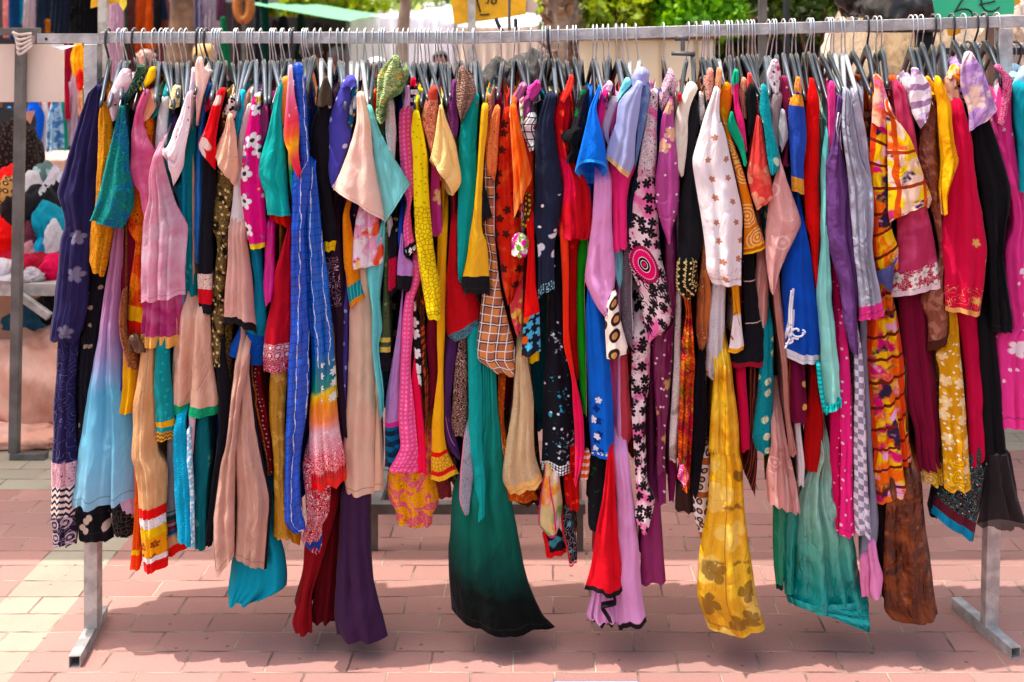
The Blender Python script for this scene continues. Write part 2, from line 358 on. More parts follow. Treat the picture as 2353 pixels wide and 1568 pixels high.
def drape(Lp, Rp, Y0, D=.10, ext=0.0, folds=None, amp=None, lip=0.0, lipb=None, hw=.0025, seed=0, round_=.24, wr=1.0, cap=True, fine=1.0):
    """a garment panel hanging between two traced edges (photo units at distance Y0), closed at the back.
    returns verts, faces(with row index), uvs"""
    rs = np.random.RandomState(seed)
    if ext:                                              # carry it up behind whatever hangs in front
        Lp = list(Lp); Rp = list(Rp); c0 = (Lp[0][0]+Rp[0][0])/2; y0 = min(Lp[0][1], Rp[0][1]); hw0 = max((Rp[0][0]-Lp[0][0])*.42, 6)
        Lp = [(c0-hw0*.8, y0-ext), (c0-hw0, y0-ext*.45)]+Lp; Rp = [(c0+hw0*.8, y0-ext), (c0+hw0, y0-ext*.45)]+Rp
    ln = max(abs(Lp[-1][1]-Lp[0][1]), abs(Rp[-1][1]-Rp[0][1]))*Y0/FPX
    nr = int(np.clip(ln/.013*fine, 12, 110)); L = crom(Lp, nr); Rr = crom(Rp, nr)
    k = Y0/FPX
    Lw = np.c_[(L[:, 0]-VX)*k, CAMZ-(L[:, 1]-VY)*k]; Rw = np.c_[(Rr[:, 0]-VX)*k, CAMZ-(Rr[:, 1]-VY)*k]
    w = np.hypot(*(Rw-Lw).T); wm = w.mean()
    t = np.linspace(0, 1, nr)
    wig = lambda s_: .0028*np.sin(t*ln*14+rs.rand()*6)*rs.rand()+.0035*vnoise(t*ln*16+rs.rand()*9, np.full(nr, s_*7.7), seed % 997)
    Lw[:, 0] += wig(1)*np.minimum(1, w/.04); Rw[:, 0] += wig(2)*np.minimum(1, w/.04)
    nf = int(np.clip(wm/.0042*fine, 10, 46))
    u = np.linspace(0, 1, nf)
    U, T = np.meshgrid(u, t)
    n0 = folds if folds is not None else max(1.2, wm/.026+rs.rand()*.8)
    A = (amp if amp is not None else float(np.clip(wm*.12, .003, .015)))
    f = np.zeros_like(U)
    for j in range(4):
        n_ = n0*(.6+.55*j)*(.9+.2*rs.rand()); ph = rs.rand()*6.28; dr = (rs.rand()-.5)*3.0
        q_ = np.sin(2*np.pi*n_*U*.5+ph+dr*T+.5*np.sin(T*ln*9*rs.rand()+ph))
        f += (1.2-2.4*np.abs(q_)**.75)*(1.0, .8, .55, .4)[j]*(.5+.5*np.sin(T*ln*5*rs.rand()+j*2+ph)*.8)
    grow = .55+.85*T
    W = w[:, None]
    dy = A*f*grow*np.sin(np.pi*np.clip(U*.92+.04, 0, 1))**.35
    dy += wr*.0095*vnoise(U*W*24+T*ln*6+3, T*ln*11-U*W*9+5, seed % 991)+wr*.0065*vnoise(U*W*60-T*ln*12, T*ln*34+8, seed % 983)
    bul = round_*W*(2*np.abs(U-.5))**2.6
    bul = np.minimum(bul, D*.8)
    Xf = Lw[:, 0][:, None]*(1-U)+Rw[:, 0][:, None]*U; Zf = Lw[:, 1][:, None]*(1-U)+Rw[:, 1][:, None]*U
    Yf = Y0+dy+bul
    if ext: Yf = Yf+.10*np.clip(1-(L[:, 1]-L[0, 1])/(ext*1.05), 0, 1)[:, None]
    sm = np.clip((T-.82)/.18, 0, 1); sm = sm*sm*(3-2*sm)
    if lip: Zf = Zf+lip*np.sin(np.pi*U)**.45*sm
    Zf = Zf+hw*np.sin(2*np.pi*(n0*U*.9)+seed)*sm+hw*.5*vnoise(U*W*32, T*3, seed % 97)*sm
    # back
    nb = 7; ub = np.linspace(0, 1, nb+2)[1:-1]; UB, TB = np.meshgrid(ub, t)
    ye = Yf[:, -1][:, None]*(1-UB)+Yf[:, 0][:, None]*UB
    sag = np.sin(np.pi*UB)**.6
    Yb = ye+(np.maximum(Y0+D-ye, .03))*sag
    xm = (Lw[:, 0]+Rw[:, 0])[:, None]*.5
    sh = 1+.5*(Yb-Y0)/Y0
    Xb = (Rw[:, 0][:, None]*(1-UB)+Lw[:, 0][:, None]*UB)*sh; Xb = Xb*.8+(xm*sh)*.2
    Zb = Rw[:, 1][:, None]*(1-UB)+Lw[:, 1][:, None]*UB
    if lip: Zb = Zb-(lip*.3 if lipb is None else lipb)*np.sin(np.pi*UB)**.5*np.clip((TB-.82)/.18, 0, 1)
    X = np.c_[Xf, Xb]; Yy = np.c_[Yf, Yb]; Z = np.c_[Zf, Zb]
    um = np.c_[U*W, W*1.0+UB*W]; vm = np.c_[T*ln, TB*ln]; un = np.c_[U, 1+UB]; vn = np.c_[T, TB]
    nc = nf+nb
    V = np.stack([X, Yy, Z], -1).reshape(-1, 3); uvm = np.stack([um, -vm], -1).reshape(-1, 2)+rs.rand(2)*3; uvn = np.stack([un, vn], -1).reshape(-1, 2)
    # rounded shoulder on top
    extra = 0
    if cap:
        top = V[:nc].copy(); cen = top.mean(0); hgt = min(.5*w[0], .02)
        r1 = cen+(top-cen)*.72+np.array([0, 0, hgt*.6]); r2 = cen+(top-cen)*.3+np.array([0, 0, hgt*.9])
        V = np.vstack([r2, r1, V]); uvm = np.vstack([uvm[:nc]+[0, .02], uvm[:nc]+[0, .01], uvm]); uvn = np.vstack([uvn[:nc], uvn[:nc], uvn]); extra = 2
    fr = []; rows = []
    NR = nr+extra
    for i in range(NR-1):
        for j in range(nc):
            a = i*nc+j; b_ = i*nc+(j+1) % nc
            fr.append((a, a+nc, b_+nc, b_)); rows.append(max(i-extra+.5, 0)/max(nr-1, 1))
    if cap: fr.append(tuple(range(nc))); rows.append(0)
    return V, fr, rows, uvm, uvn
def spine(Lp, Rp, Y0, ztop, seed):
    """the rest of the garment behind its front edge: a narrow hanging fold reaching back under the rail"""
    n = 40; L = crom(Lp, n); Rr = crom(Rp, n); k = Y0/FPX
    xc = ((L[:, 0]+Rr[:, 0])/2-VX)*k; z = CAMZ-((L[:, 1]+Rr[:, 1])/2-VY)*k; hw_ = np.minimum((Rr[:, 0]-L[:, 0])*k*.5, .034)
    zb = z[-1]+.035
    keep = z > zb
    if keep.sum() < 4: return None
    xc, z, hw_ = xc[keep], z[keep], hw_[keep]
    if ztop > z[0]+.02:
        e = np.linspace(ztop, z[0], 6)[:-1]; xc = np.r_[np.full(5, xc[0]), xc]; hw_ = np.r_[np.full(5, min(hw_[0], .012)), hw_]; z = np.r_[e, z]
    ya, yb = Y0+.03, max(3.37, Y0+.25); m = 16; rs = np.random.RandomState(seed)
    V = []; um = []; un = []
    for i in range(len(z)):
        t = i/(len(z)-1)
        for j in range(m):
            a = 2*np.pi*j/m; yy = (ya+yb)/2-(yb-ya)/2*np.cos(a); xx = xc[i]*(1+.45*(yy-Y0)/Y0)+hw_[i]*np.sin(a)+.004*np.sin(yy*38+seed+t*2)*(.4+t)
            V.append((xx, yy, z[i]-(.34*abs(yy-3.235)+.004*math.sin(j*2+seed))*max(0, 1-i/7))); um.append((yy, -(z[i]))); un.append((1.5, t))
    fr = []; N = len(z)
    for i in range(N-1):
        for j in range(m):
            a = i*m+j; b_ = i*m+(j+1) % m; fr.append((a, a+m, b_+m, b_))
    fr.append(tuple(range(m)))
    return np.array(V), fr, [i/(N-1) for i in range(N-1) for j in range(m)]+[0], np.array(um), np.array(un)
PT = re.compile(r'(-?\d+)([abc])(-?\d+)')
ZK = 588.2/1761
def pts(s, c): return [((c*1761+int(x))*ZK, {'a': 0, 'b': 523.9, 'c': 1044.1}[r]+int(y)*ZK) for x, r, y in PT.findall(s)]
GARMENTS = []
SEED = [11]
def P(part, layer, mat, Ls, Rs, D=None, bands=(), sp=None, **kw): return dict(part=part, layer=layer, mat=mat, L=Ls, R=Rs, D=D, bands=bands, sp=sp, kw=kw)
def g(c, name, cat, label, *ps, group='garments hanging on the rail', top=True):
    """one garment: its first piece with the longest drop also gets the part that runs back under the rail"""
    single = len(ps) == 1 and not ps[0]['bands']
    lens = []
    for p in ps:
        Lp = pts(p['L'], c); lens.append(Lp[-1][1]-Lp[0][1])
    mi = int(np.argmax(lens))
    tops = [min(pts(p['L'], c)+pts(p['R'], c), key=lambda q: q[1]) for p in ps]
    tp = min(tops, key=lambda q: q[1]); 
    L0, R0 = pts(ps[tops.index(tp)]['L'], c)[0], pts(ps[tops.index(tp)]['R'], c)[0]
    hx, hy = (L0[0]+R0[0])/2, tp[1]
    root = None
    if not single: root = empty(name, (B(hx, hy, 3.1).x, 3.2, 1.5)); inv = Matrix.Translation(-Vector(root.location))
    for i, p in enumerate(ps):
        SEED[0] += 7; sd = SEED[0]
        Lp, Rp = pts(p['L'], c), pts(p['R'], c); Y0 = 3.17-.015*p['layer']
        D = p['D'] or (.11 if p['part'] in ('sleeve', 'cuff', 'shoulder', 'collar', 'cap_sleeve') else .2)
        kw = dict(p['kw']); y_ = min(Lp[0][1], Rp[0][1])
        if y_ > 330 and kw.get('cap', True) and D > .055 and p['part'] not in ('cuff', 'rose', 'flounce', 'tail', 'lace_hem', 'fringe', 'hem', 'sheer_hem'): kw.setdefault('ext', 110 if y_ > 520 else 60)
        if kw.get('ext') and p['bands']:                 # keep the bands where they were traced
            l0 = Lp[-1][1]-Lp[0][1]; e_ = kw['ext']; p['bands'] = [((b_[0]*l0+e_)/(l0+e_), (b_[1]*l0+e_)/(l0+e_) if b_[1] < 1 else 1.01)+tuple(b_[2:]) for b_ in p['bands']]
        V, fr, rows, um, un = drape(Lp, Rp, Y0, D, seed=sd, **kw)
        if kw.get('ext'): un = un.copy(); l0 = Lp[-1][1]-Lp[0][1]; e_ = kw['ext']; un[:, 1] = (un[:, 1]*(l0+e_)-e_)/l0
        sets = {None: ([], [])}
        want_sp = p['sp'] if p['sp'] is not None else (i == mi and top)
        if want_sp:
            s_ = spine(Lp, Rp, Y0, 1.585, sd)
            if s_:
                n0 = len(V); V = np.vstack([V, s_[0]]); fr = fr+[tuple(q+n0 for q in f) for f in s_[1]]; rows = rows+[r*.75 for r in s_[2]]
                um = np.vstack([um, s_[3]]); un = np.vstack([un, s_[4]])
        groups = {}
        for f, r_ in zip(fr, rows):
            key = -1
            for bi, bd in enumerate(p['bands']):
                if bd[0] <= r_ < bd[1]: key = bi
            groups.setdefault(key, []).append(f)
        host = None
        for key in sorted(groups):
            fs = groups[key]; used = np.unique(np.concatenate([np.array(f) for f in fs])); mp_ = -np.ones(len(V), int); mp_[used] = np.arange(len(used))
            nm = (name if single else p['part']) if key == -1 else (p['bands'][key][3] if len(p['bands'][key]) > 3 else 'hem_band')
            mt = p['mat'] if key == -1 else p['bands'][key][2]
            o = mesh_obj(nm, V[used], [tuple(mp_[list(f)]) for f in fs], mt, None, True, um[used], un[used])
            if single: root = o
            elif key == -1 or host is None: o.parent = root; o.matrix_parent_inverse = inv
            else: o.parent = host
            if key == -1: host = o
    tag(root, label, cat, group)
    GARMENTS.append((hx, hy, label, root))
    return root
# ------------------------------------------------------------------ the garments, left to right
# points are read off the photograph in four columns (x) and three rows (a, b, c)
NAVY = F('29244c', ('flower', 'b9b4cc', .13, .17, 5, {'rnd': .9, 'a': .38, 'r': (.5, 1)}), sheer=.04)
NAVYE = F('252048', ('scroll', '8f8cb5', .035, .16, {'a': .45, 'det': 0, 'k': 20}))
BLACK = F('14131a'); BLK2 = F('1a1920', ('dots', 'b49a80', .05, .12, {'rnd': 1.0}))
PINKEMB = F('e3b6bc', ('scroll', '6a3a5a', .012, .35))
ZIG = F('ead4c4', ('zigzag', '2a2444', .0165))
NAVYCIRC = F('1f1c38', ('rings', 'c9b5b8', .034, 22.0, .42, {'rnd': .35}), ('scroll', 'c0a8b0', .018, .25))
g(0, 'long_tunic', 'tunic', 'dark navy long tunic at the far left end, sheer sleeve with white embroidered flowers',
  P('sleeve', 3, NAVY, '650a600 600a650 520a850 450a1050 405a1200 362a1330 400a1450 425b0 405b80 380b300 355b500 330b650 320b780', '692a598 706a700 690a850 660a1150 645a1400 610b60 598b250 590b520 560b680 515b795', hw=.002),
  P('skirt', 1, NAVYE, '385b680 372b1100 350b1450 330c90 328c400 342c635', '540b680 510b1100 505b1450 512c90 500c400 520c622', D=.22,
    bands=[(.625, .73, PINKEMB), (.73, .865, ZIG), (.865, 1.01, NAVYCIRC)]))
g(0, 'long_dress', 'dress', 'black dress with a pale paisley hem hanging behind the pale blue ombre skirt',
  P('body', 0, BLK2, '590b150 570b520 545b900 515b1400 510c300 515c605', '730b150 720b400 660b800 640b1100 700c200 765c598', bands=[(.90, 1.01, F('121116', ('flower', 'cdb9a8', .05, .3, 2, {'rnd': .9})))]),
  P('lace_edge', 0, F('15141a', ('lace', '4a4038', .012, .1), ('flower', 'bfa388', .05, .2, 4, {'rnd': 1})), '740c150 750c350 765c560', '880c200 920c400 912c572', sp=False))
g(0, 'short_sleeved_tunic', 'tunic', 'mustard gold tunic sleeve with raised paisley between the navy tunic and teal paisley one',
  P('sleeve', 4, F('c8861c', ('scroll', 'a86a10', .026, .3, {'h': .5}), ('scroll', 'e0ac50', .04, .12)), '690a722 672a850 662a1100 640a1400 615a1568 605b230 630b296', '738a718 768a850 775a1050 735a1250 770a1568 755b100 713b332', D=.14))
g(0, 'blouse', 'blouse', 'white and pink marbled short blouse on the second hanger from the left',
  P('sleeve', 4, F('f2dfe0', ('blotch', 'e8a9b4', .035, .56, {'soft': .1}), tl=.3), '832a488 775a580 712a708 770a832', '868a495 905a570 860a660 792a832', hw=.001, D=.12, sp=True))
g(0, 'ombre_gown', 'gown', 'long flared gown fading from dusty pink through lavender to sky blue',
  P('skirt', 3, F([(0, '9a5468'), (.12, 'c285a0'), (.36, 'c99ac0'), (.5, 'b9aed2'), (.62, '7cc3e0'), (.8, '8fd2ec'), (1, 'a3d2e8')], tl=.45, bump=.15, sheer=.08), '805a1420 770b60 735b250 700b450 655b750 600b1050 545b1350 505b1568 470c250 436c390', '850a1420 835b200 815b500 812b740 830b980 872b1230 905b1480 918c200 926c330', D=.2, folds=3.5, amp=.010, hw=.0066, round_=.25),
  P('lining', 1, F('d8b9cc', tl=.3), '760c100 800c300 830c380', '925c150 925c300 922c420', sp=False))
g(0, 'maroon_dress', 'dress', 'plain maroon dress showing as a dark strip beside the ombre gown',
  P('body', 2, F('6e1428'), '830a1500 830b100 825b400 840b470', '940a1450 932b100 905b350 865b470'))
TEALB = F('13706e', ('blotch', '1b5f86', .06, .52), ('scroll', '2fae8d', .03, .28, {'dis': 1.6}), ('blotch', '7fd6c0', .018, .70), rough=.5)
g(0, 'brocade_tunic', 'tunic', 'teal and green paisley brocade tunic with a wide short sleeve',
  P('sleeve', 7, TEALB, '832a735 782a870 740a1050 685a1250 628a1440 598a1528', '852a738 868a900 872a1150 902a1340 892a1460 828b24', bands=[(.90, .93, F('2a6478'), 'cuff')], lip=.006, hw=.002),
  P('shoulder', 4, F('1d3d30', ('scroll', '9db98f', .022, .2)), '945a460 905a560 840a720', '988a468 975a570 868a722', sp=False))
g(0, 'black_tunic', 'tunic', 'plain black tunic squeezed between teal brocade and sheer pink sleeves',
  P('body', 2, BLACK, '855a760 868a1000 875a1250', '915a780 895a1000 890a1260'))
g(0, 'yellow_shirt', 'shirt', 'bright yellow shirt collar beside a green leaf print shoulder at the left',
  P('shoulder', 4, F('f0bd1c'), '1022a474 985a560 956a618', '1056a478 1046a560 975a626', sp=True))
ORPR = F('d2501a', ('blotch', 'e8801c', .05, .5), ('scroll', '3a1c0c', .03, .2, {'dis': 1.2}))
g(0, 'printed_tunic', 'tunic', 'orange print tunic with a yellow and red border, half under the sheer pink dress',
  P('shoulder', 3, ORPR, '990a805 978a860 985a920 1010a1000', '1046a808 1048a880 1042a960 1046a1010', sp=False),
  P('body', 3, ORPR, '895a1260 872a1568 928b100 905b250 872b450 850b640 845b758', '985a1300 985b0 965b300 1005b600 1005b790', bands=[(.80, .885, F('f0b414')), (.885, 1.01, F('d3311c'))], D=.18))
g(0, 'sheer_pink_dress', 'dress', 'sheer rose pink dress with long see-through layers and a gold hem band',
  P('sleeve', 6, F('d9608f', ('blotch', 'e889ac', .05, .52, {'soft': .15}), tl=.45, sheer=.2), '982a628 932a750 896a900 890a1050 876a1200 900a1270 950a1320 972a1450 1000a1568', '1022a640 980a770 985a870 1022a970 1060a1040 1082a1250 1090a1450 1050a1568', D=.12, amp=.009),
  P('overlay', 8, F('e9b4c6', ('dots', 'd988a4', .05, .3, {'a': .35}), ('blotch', 'f2d3dc', .06, .55, {'soft': .15}), tl=.45, sheer=.25, crinkle=.1), '1062a1050 1022a1200 1008a1400 962b0 950b300 945b520', '1105a1090 1162a1300 1222a1450 1275b0 1255b300 1252b470', D=.12, amp=.012, hw=.003, sp=False),
  P('body', 5, F('c23f7e', ('blotch', 'd873a0', .05, .52, {'soft': .12}), tl=.45, sheer=.16), '965b440 958b600 945b815', '1245b430 1268b600 1276b815', D=.16, bands=[(.82, 1.01, F('e3ae62', satin=True))], hw=.002, sp=False))
g(0, 'peach_blouse', 'blouse', 'pale peach blouse with a thin chain between sheer pink and grey sleeves',
  P('sleeve', 4, F('e9b795'), '1005a640 985a720 968a835', '1088a652 1060a750 1010a832', sp=True))
g(0, 'grey_lace_blouse', 'blouse', 'light grey lace blouse narrow beside the white sleeve with tiny flowers',
  P('sleeve', 4, F('c9c8c8', ('scroll', 'a9a6a8', .014, .25)), '1112a668 1082a800 1062a1000 1068a1055', '1164a688 1152a850 1138a990 1105a1070', sp=True),
  P('shoulder', 3, F('15908c'), '1132a664 1065a750 1040a820', '1146a668 1110a760 1050a826', sp=False))
g(0, 'cream_blouse', 'blouse', 'cream yellow ruched blouse with a bare hanger end below its cap sleeve',
  P('sleeve', 5, F('efd7a0', crinkle=.6), '1180a606 1166a660 1160a745', '1240a612 1238a680 1222a745', sp=True),
  P('body', 1, F('5c3f78'), '1165a800 1160a880 1150a950', '1215a800 1205a880 1170a960', sp=False))
g(0, 'white_blouse', 'blouse', 'white blouse with a blush pink wide sleeve and scattered tiny embroidered flowers',
  P('sleeve', 9, F('f3e4e6', ('dots', '8a7a88', .07, .045, {'rnd': .7}), ('blotch', 'f4cdd2', .08, .6, {'soft': .15}), tl=.35), '1285a642 1222a800 1150a980 1105a1072', '1310a640 1302a850 1265a1040 1242a1160 1176a1285', D=.1, lip=.045, hw=.001))
TEALS = F('17898f', ('blotch', '58b3b0', .04, .62, {'soft': .05}), tl=.3)
g(0, 'spotted_tunic', 'tunic', 'teal tunic with soft pale spots and a pointed side hem',
  P('body', 3, TEALS, '1312a655 1292a850 1262a1050 1235a1250 1180a1290 1220a1420 1270b50 1252b350 1272b600 1330b742', '1342a648 1346a900 1332a1200 1326b0 1342b300 1358b600 1346b742', D=.2))
g(0, 'peach_scarf', 'scarf', 'pale peach satin scarf folded upright over a hanger hook at the left',
  P('body', 6, F('f0cdbf', satin=True, bump=.2), '1352a405 1334a460 1346a600 1352a860', '1386a408 1402a480 1432a500 1390a680 1356a864', D=.07))
g(0, 'floral_blouse', 'top', 'white top with small mauve flowers and a turquoise bead at its neck',
  P('shoulder', 4, F('ddd3dd', ('blotch', '7a5a90', .02, .6)), '1318a470 1305a560 1300a640', '1345a500 1342a580 1336a650', sp=True))
g(0, 'blue_tunic', 'tunic', 'bright cobalt tunic in a narrow strip between teal spotted and black garments',
  P('body', 4, F('0f6fb8', satin=True), '1420a575 1382a750 1352a1000 1342a1250 1332a1568 1345b250', '1452a590 1412a780 1392a1000 1386a1300 1380a1568 1362b250'))
g(0, 'red_kurta', 'kurta', 'red and black kurta, red short sleeve with a white flower spray, black lower part',
  P('sleeve', 8, F('cf1a2c', ('flower', 'f0d9cc', .16, .3, 5, {'rnd': .6, 'x': (.1, .9)})), '1492a636 1432a780 1392a900 1344a1000 1350a1010', '1538a620 1505a800 1482a950 1482a1080 1476a1172', D=.11, hw=.001),
  P('shoulder', 5, F('a8163a'), '1432a655 1412a720 1410a770', '1500a650 1470a720 1430a765', sp=False),
  P('body', 5, F('15151c'), '1392a1030 1386a1300 1370a1568 1352b350 1360b590', '1476a1140 1482a1300 1460a1480 1452b350 1448b590', D=.2, bands=[(.75, .84, F('e4d2c0', ('scroll', '9a5a70', .014, .3))), (.84, .945, F('c4142e'))]))
BRONZE = F('4f3f26', ('scroll', 'c2a468', .011, .4, {'dis': 1.5}), ('blotch', '241a10', .03, .56), ('dots', 'e8d49a', .02, .18, {'rnd': 1}), rough=.5)
g(0, 'bronze_dress', 'dress', 'brown and gold sequin print long dress beside the red kurta',
  P('body', 4, BRONZE, '1522a775 1490a950 1480a1250 1440a1568 1462b20 1492b150 1455b500 1448b950', '1590a850 1602a1250 1562a1568 1555b300 1532b600 1528b960'),
  P('panel', 3, F('33260f', ('scroll', 'a68a4a', .012, .3)), '1530b500 1540b900 1560b1200', '1600b500 1585b900 1582b1200', sp=False))
g(0, 'peach_tunic', 'tunic', 'peach tunic with a short draped sleeve and beaded black floral neckline',
  P('sleeve', 8, F('ecbfa4'), '1562a786 1525a920 1456a1048', '1602a800 1622a950 1632a1150 1602a1290', D=.12, hw=.001),
  P('collar', 7, F('d9c3b8', ('blotch', '2f7f84', .02, .6), ('blotch', 'b03c6a', .018, .62, {'w': 3.0}), ('dots', '171317', .012, .35, {'rnd': 1})), '1580a665 1548a720 1530a775', '1612a680 1622a760 1605a830', D=.06, sp=False))
g(0, 'turquoise_blouse', 'top', 'clear turquoise top with white haze print next to the magenta floral dress',
  P('sleeve', 5, F('13a7c0', ('blotch', '8fe0e4', .05, .62, {'soft': .1})), '1645a628 1622a800 1618a955', '1682a640 1672a800 1632a958', sp=True),
  P('body', 2, F('1487a0'), '1690b60 1735b500 1725b720', '1790b40 1830b450 1835b720', bands=[], sp=False))
g(0, 'ivory_dress', 'dress', 'ivory white plain dress side with a slanted hem over a beige bell sleeve',
  P('body', 5, F('e3dcd8'), '1702a718 1652a880 1622a1100 1592a1350 1562a1568 1552b5', '1722a728 1692a950 1682a1300 1722a1568 1718b88', D=.2, hw=.002))
g(0, 'beige_blouse', 'blouse', 'dusky beige blouse, bell sleeve edged with a black cuff',
  P('sleeve', 6, F('cfa596', ('blotch', 'e0b2a6', .08, .55, {'soft': .15})), '1560a1560 1552b300 1532b600 1515b690', '1690b50 1722b300 1738b520 1760b752', lip=.022, hw=.002, bands=[(.90, 1.01, F('1d1719'), 'cuff')], sp=True))
g(0, 'magenta_floral_dress', 'dress', 'hot magenta dress printed with white daisies and yellow and blue leaves',
  P('body', 7, F('cf2a77', ('flower', 'f5f0f2', .062, .36, 5, '3a3a3a', {'rnd': .75}), ('blotch', 'f0c419', .03, .66), ('blotch', '2a6fb0', .028, .69, {'w': 5.0})), '1742a655 1702a800 1662a1000 1650a1300 1672a1500 1720b150', '1782a655 1790a850 1800a1100 1812a1400 1818a1568 1812b136', bands=[(.965, 1.01, F('e7cf4a'))], D=.14, hw=.002))
g(0, 'royal_blue_tunic', 'tunic', 'teal tunic with a wide royal blue hem below the black cuffed beige sleeve',
  P('body', 4, F('1685a0'), '1700b90 1742b420 1640b690 1552b872', '1790b100 1815b420 1832b680 1812b965', D=.16, bands=[(.74, 1.01, F('0e4fa6'))]))
g(0, 'paisley_belt', 'belt', 'brown paisley tie belt with a magenta edge curving over orange print',
  P('body', 5, F('6a3a22', ('scroll', 'c08a5a', .02, .25, {'dis': 1.5}), ('side', 'c03a72', -.1, .1)), '832b440 808b600 818b800 865b950', '870b438 872b700 930b850 945b985', D=.05, sp=True),
  P('cuff', 6, F('5a3a28', satin=True), '880b765 872b800 875b840', '960b780 990b830 992b868', D=.05, sp=False))
g(0, 'yellow_panel_dress', 'dress', 'deep yellow dress hem with a purple side edge near the tan kaftan',
  P('body', 3, F('e2ae14', ('side', '5a2f6a', -.1, .16)), '822b850 818b1100 806b1283', '935b960 922b1150 902b1280'))
g(0, 'orange_trousers', 'trousers', 'orange trousers with a yellow stripe beside the banded tan kaftan hem',
  P('leg', 3, F('e0651a', ('scroll', 'c04a14', .03, .2)), '905b1500 925c200 915c500 890c800', '965b1500 970c260 955c500 952c800', bands=[(.84, .90, F('f3c51a')), (.90, 1.01, F('e24a1c'))]))
SARI = F('e9a01c', ('flower', '8a4a1c', .036, .34, 6, 'd8661c', {'rnd': .3}))
WHL = F('f1e9e6', ('rings', 'cfc3be', .02, 18.0, .42, {'rnd': .1})); REDB = F('d52a1e'); YEL = F('f2bf16')
g(0, 'banded_kaftan', 'kaftan', 'tan kaftan with raised vine embroidery and a red, white and yellow banded hem',
  P('body', 5, F('d2a478', ('line', 'e3bd96', .50, 0.02, .42, .75, .06, {'h': 1.0}), ('scroll', 'c08a5c', .04, .09, {'x': (.38, .55)})), '965b870 925b1100 892b1300 890b1568 925c190 948c420 958c600 968c830', '1060b815 1062b1300 1072b1568 1130c100 1130c400 1136c560 1145c780', D=.2,
    bands=[(.725, .765, REDB), (.765, .81, WHL), (.81, .85, YEL), (.85, .925, SARI), (.925, .963, WHL), (.963, 1.01, REDB)], folds=2.2))
g(0, 'teal_banded_tunic', 'tunic', 'teal tunic narrow end with two gold border bands',
  P('body', 6, F('108486', ('dots', '3aa7a2', .03, .12, {'rnd': 1})), '1066b815 1058b1200 1050b1485', '1162b825 1192b1320 1202b1448', D=.12, bands=[(.77, .84, F('d8a03a')), (.90, 1.01, F('b98a44', ('zigzag', '6a4420', .012)))], hw=.002))
g(0, 'peach_satin_tunic', 'tunic', 'peach satin tunic end with an emerald green border',
  P('body', 5, F('dfb49c', satin=True, bump=.3), '1190b790 1165b1050 1135b1218 1128b1278', '1430b590 1442b900 1488b1180 1488b1292', D=.16, folds=2.0, bands=[(.885, 1.01, F('149a68', ('scroll', '4cc79a', .01, .3)))], hw=.0033))
g(0, 'striped_hem_skirt', 'skirt', 'grey skirt with dark green and red hem stripes behind turquoise cloth',
  P('body', 2, F('8b8a90', ('stripe', '1c3f3a', .03, .42, 'v', {'r': (.62, .7)}), ('stripe', '7d1c30', .03, .42, 'v', {'r': (.70, .78)}), ('band', '26567e', .78, .82)), '1150b1450 1128c200 1128c420 1150c720', '1200b1450 1205c300 1215c560 1300c640', bands=[(.82, .92, F('caa27a')), (.92, 1.01, F('cf2a20'))]))
g(0, 'turquoise_kameez', 'kameez', 'turquoise crinkled long kameez with silver beads down its right edge',
  P('body', 6, F('1ba2c4', crinkle=.5), '1205b1290 1182b1500 1190c200 1210c600', '1275b1290 1285b1568 1300c300 1318c640', D=.16),
  P('bead_trim', 6, F('8ec4d8', ('dots', 'eef4f6', .012, .35, {'rnd': 1})), '1285b1400 1285c0 1305c300 1312c630', '1310b1380 1318c0 1330c300 1336c655', D=.05, sp=False),
  P('inner_fold', 5, F('d9b8c4'), '1298b1285 1290b1420 1300b1560', '1345b1285 1335b1420 1325b1565', sp=False, D=.05))
g(0, 'teal_floral_dress', 'dress', 'dark teal dress with faded gold blossoms beside the turquoise kameez',
  P('body', 4, F('0f6a70', ('flower', '6aa392', .09, .28, 4, {'rnd': .7, 'a': .7})), '1350b1320 1322b1568 1330c300 1342c650', '1425b1320 1436c0 1422c300 1410c662'))
g(0, 'black_long_scarf', 'scarf', 'long narrow black scarf hanging beside the beige robe with black piping',
  P('body', 4, BLACK, '1478b780 1490b1100 1492b1400 1445c250 1410c630', '1545b800 1582b1150 1565b1400 1510c300 1455c628'))
ROBE = F('c49a88', ('side', '17141a', -.1, .07), ('blotch', 'd0a898', .12, .55, {'soft': .15}))
ROBE2 = F('c49a88', ('side', '17141a', .93, 1.1), ('side', '17141a', -.1, .05))
g(0, 'piped_robe', 'robe', 'dusty beige long open robe edged all round with black piping',
  P('front_panel', 7, ROBE, '1612b915 1572b1250 1548b1500 1498c100 1460c450 1472c875', '1708b920 1640b1300 1615c0 1605c350 1602c718', D=.12, hw=.002, amp=.006),
  P('front_panel', 6, ROBE2, '1640b950 1605b1400 1606c300 1605c712', '1712b950 1762b1400 1790c0 1855c300 1850c560 1824c808', D=.18, hw=.002, amp=.007))
g(0, 'turquoise_skirt', 'skirt', 'turquoise skirt bottom flaring out below the beige robe',
  P('body', 3, F('0d9fb4'), '1605c560 1560c800 1548c900 1550c1016', '1890c540 1930c700 1942c950 1770c1030', D=.2, folds=2.5, hw=.0088))
g(1, 'bandhani_dress', 'dress', 'dark red dress with rows of tiny white dots behind the gold brocade',
  P('body', 2, F('7d1620', ('stripe', 'c87a3a', .035, .07, 'u', {'warp': .02}), ('dots', 'e8c9b8', .012, .17, {'x': (.3, .9)})), '-60b950 -40b1100 15b1400 60b1568 70c120', '30b1050 72b1300 98b1568 115c150'))
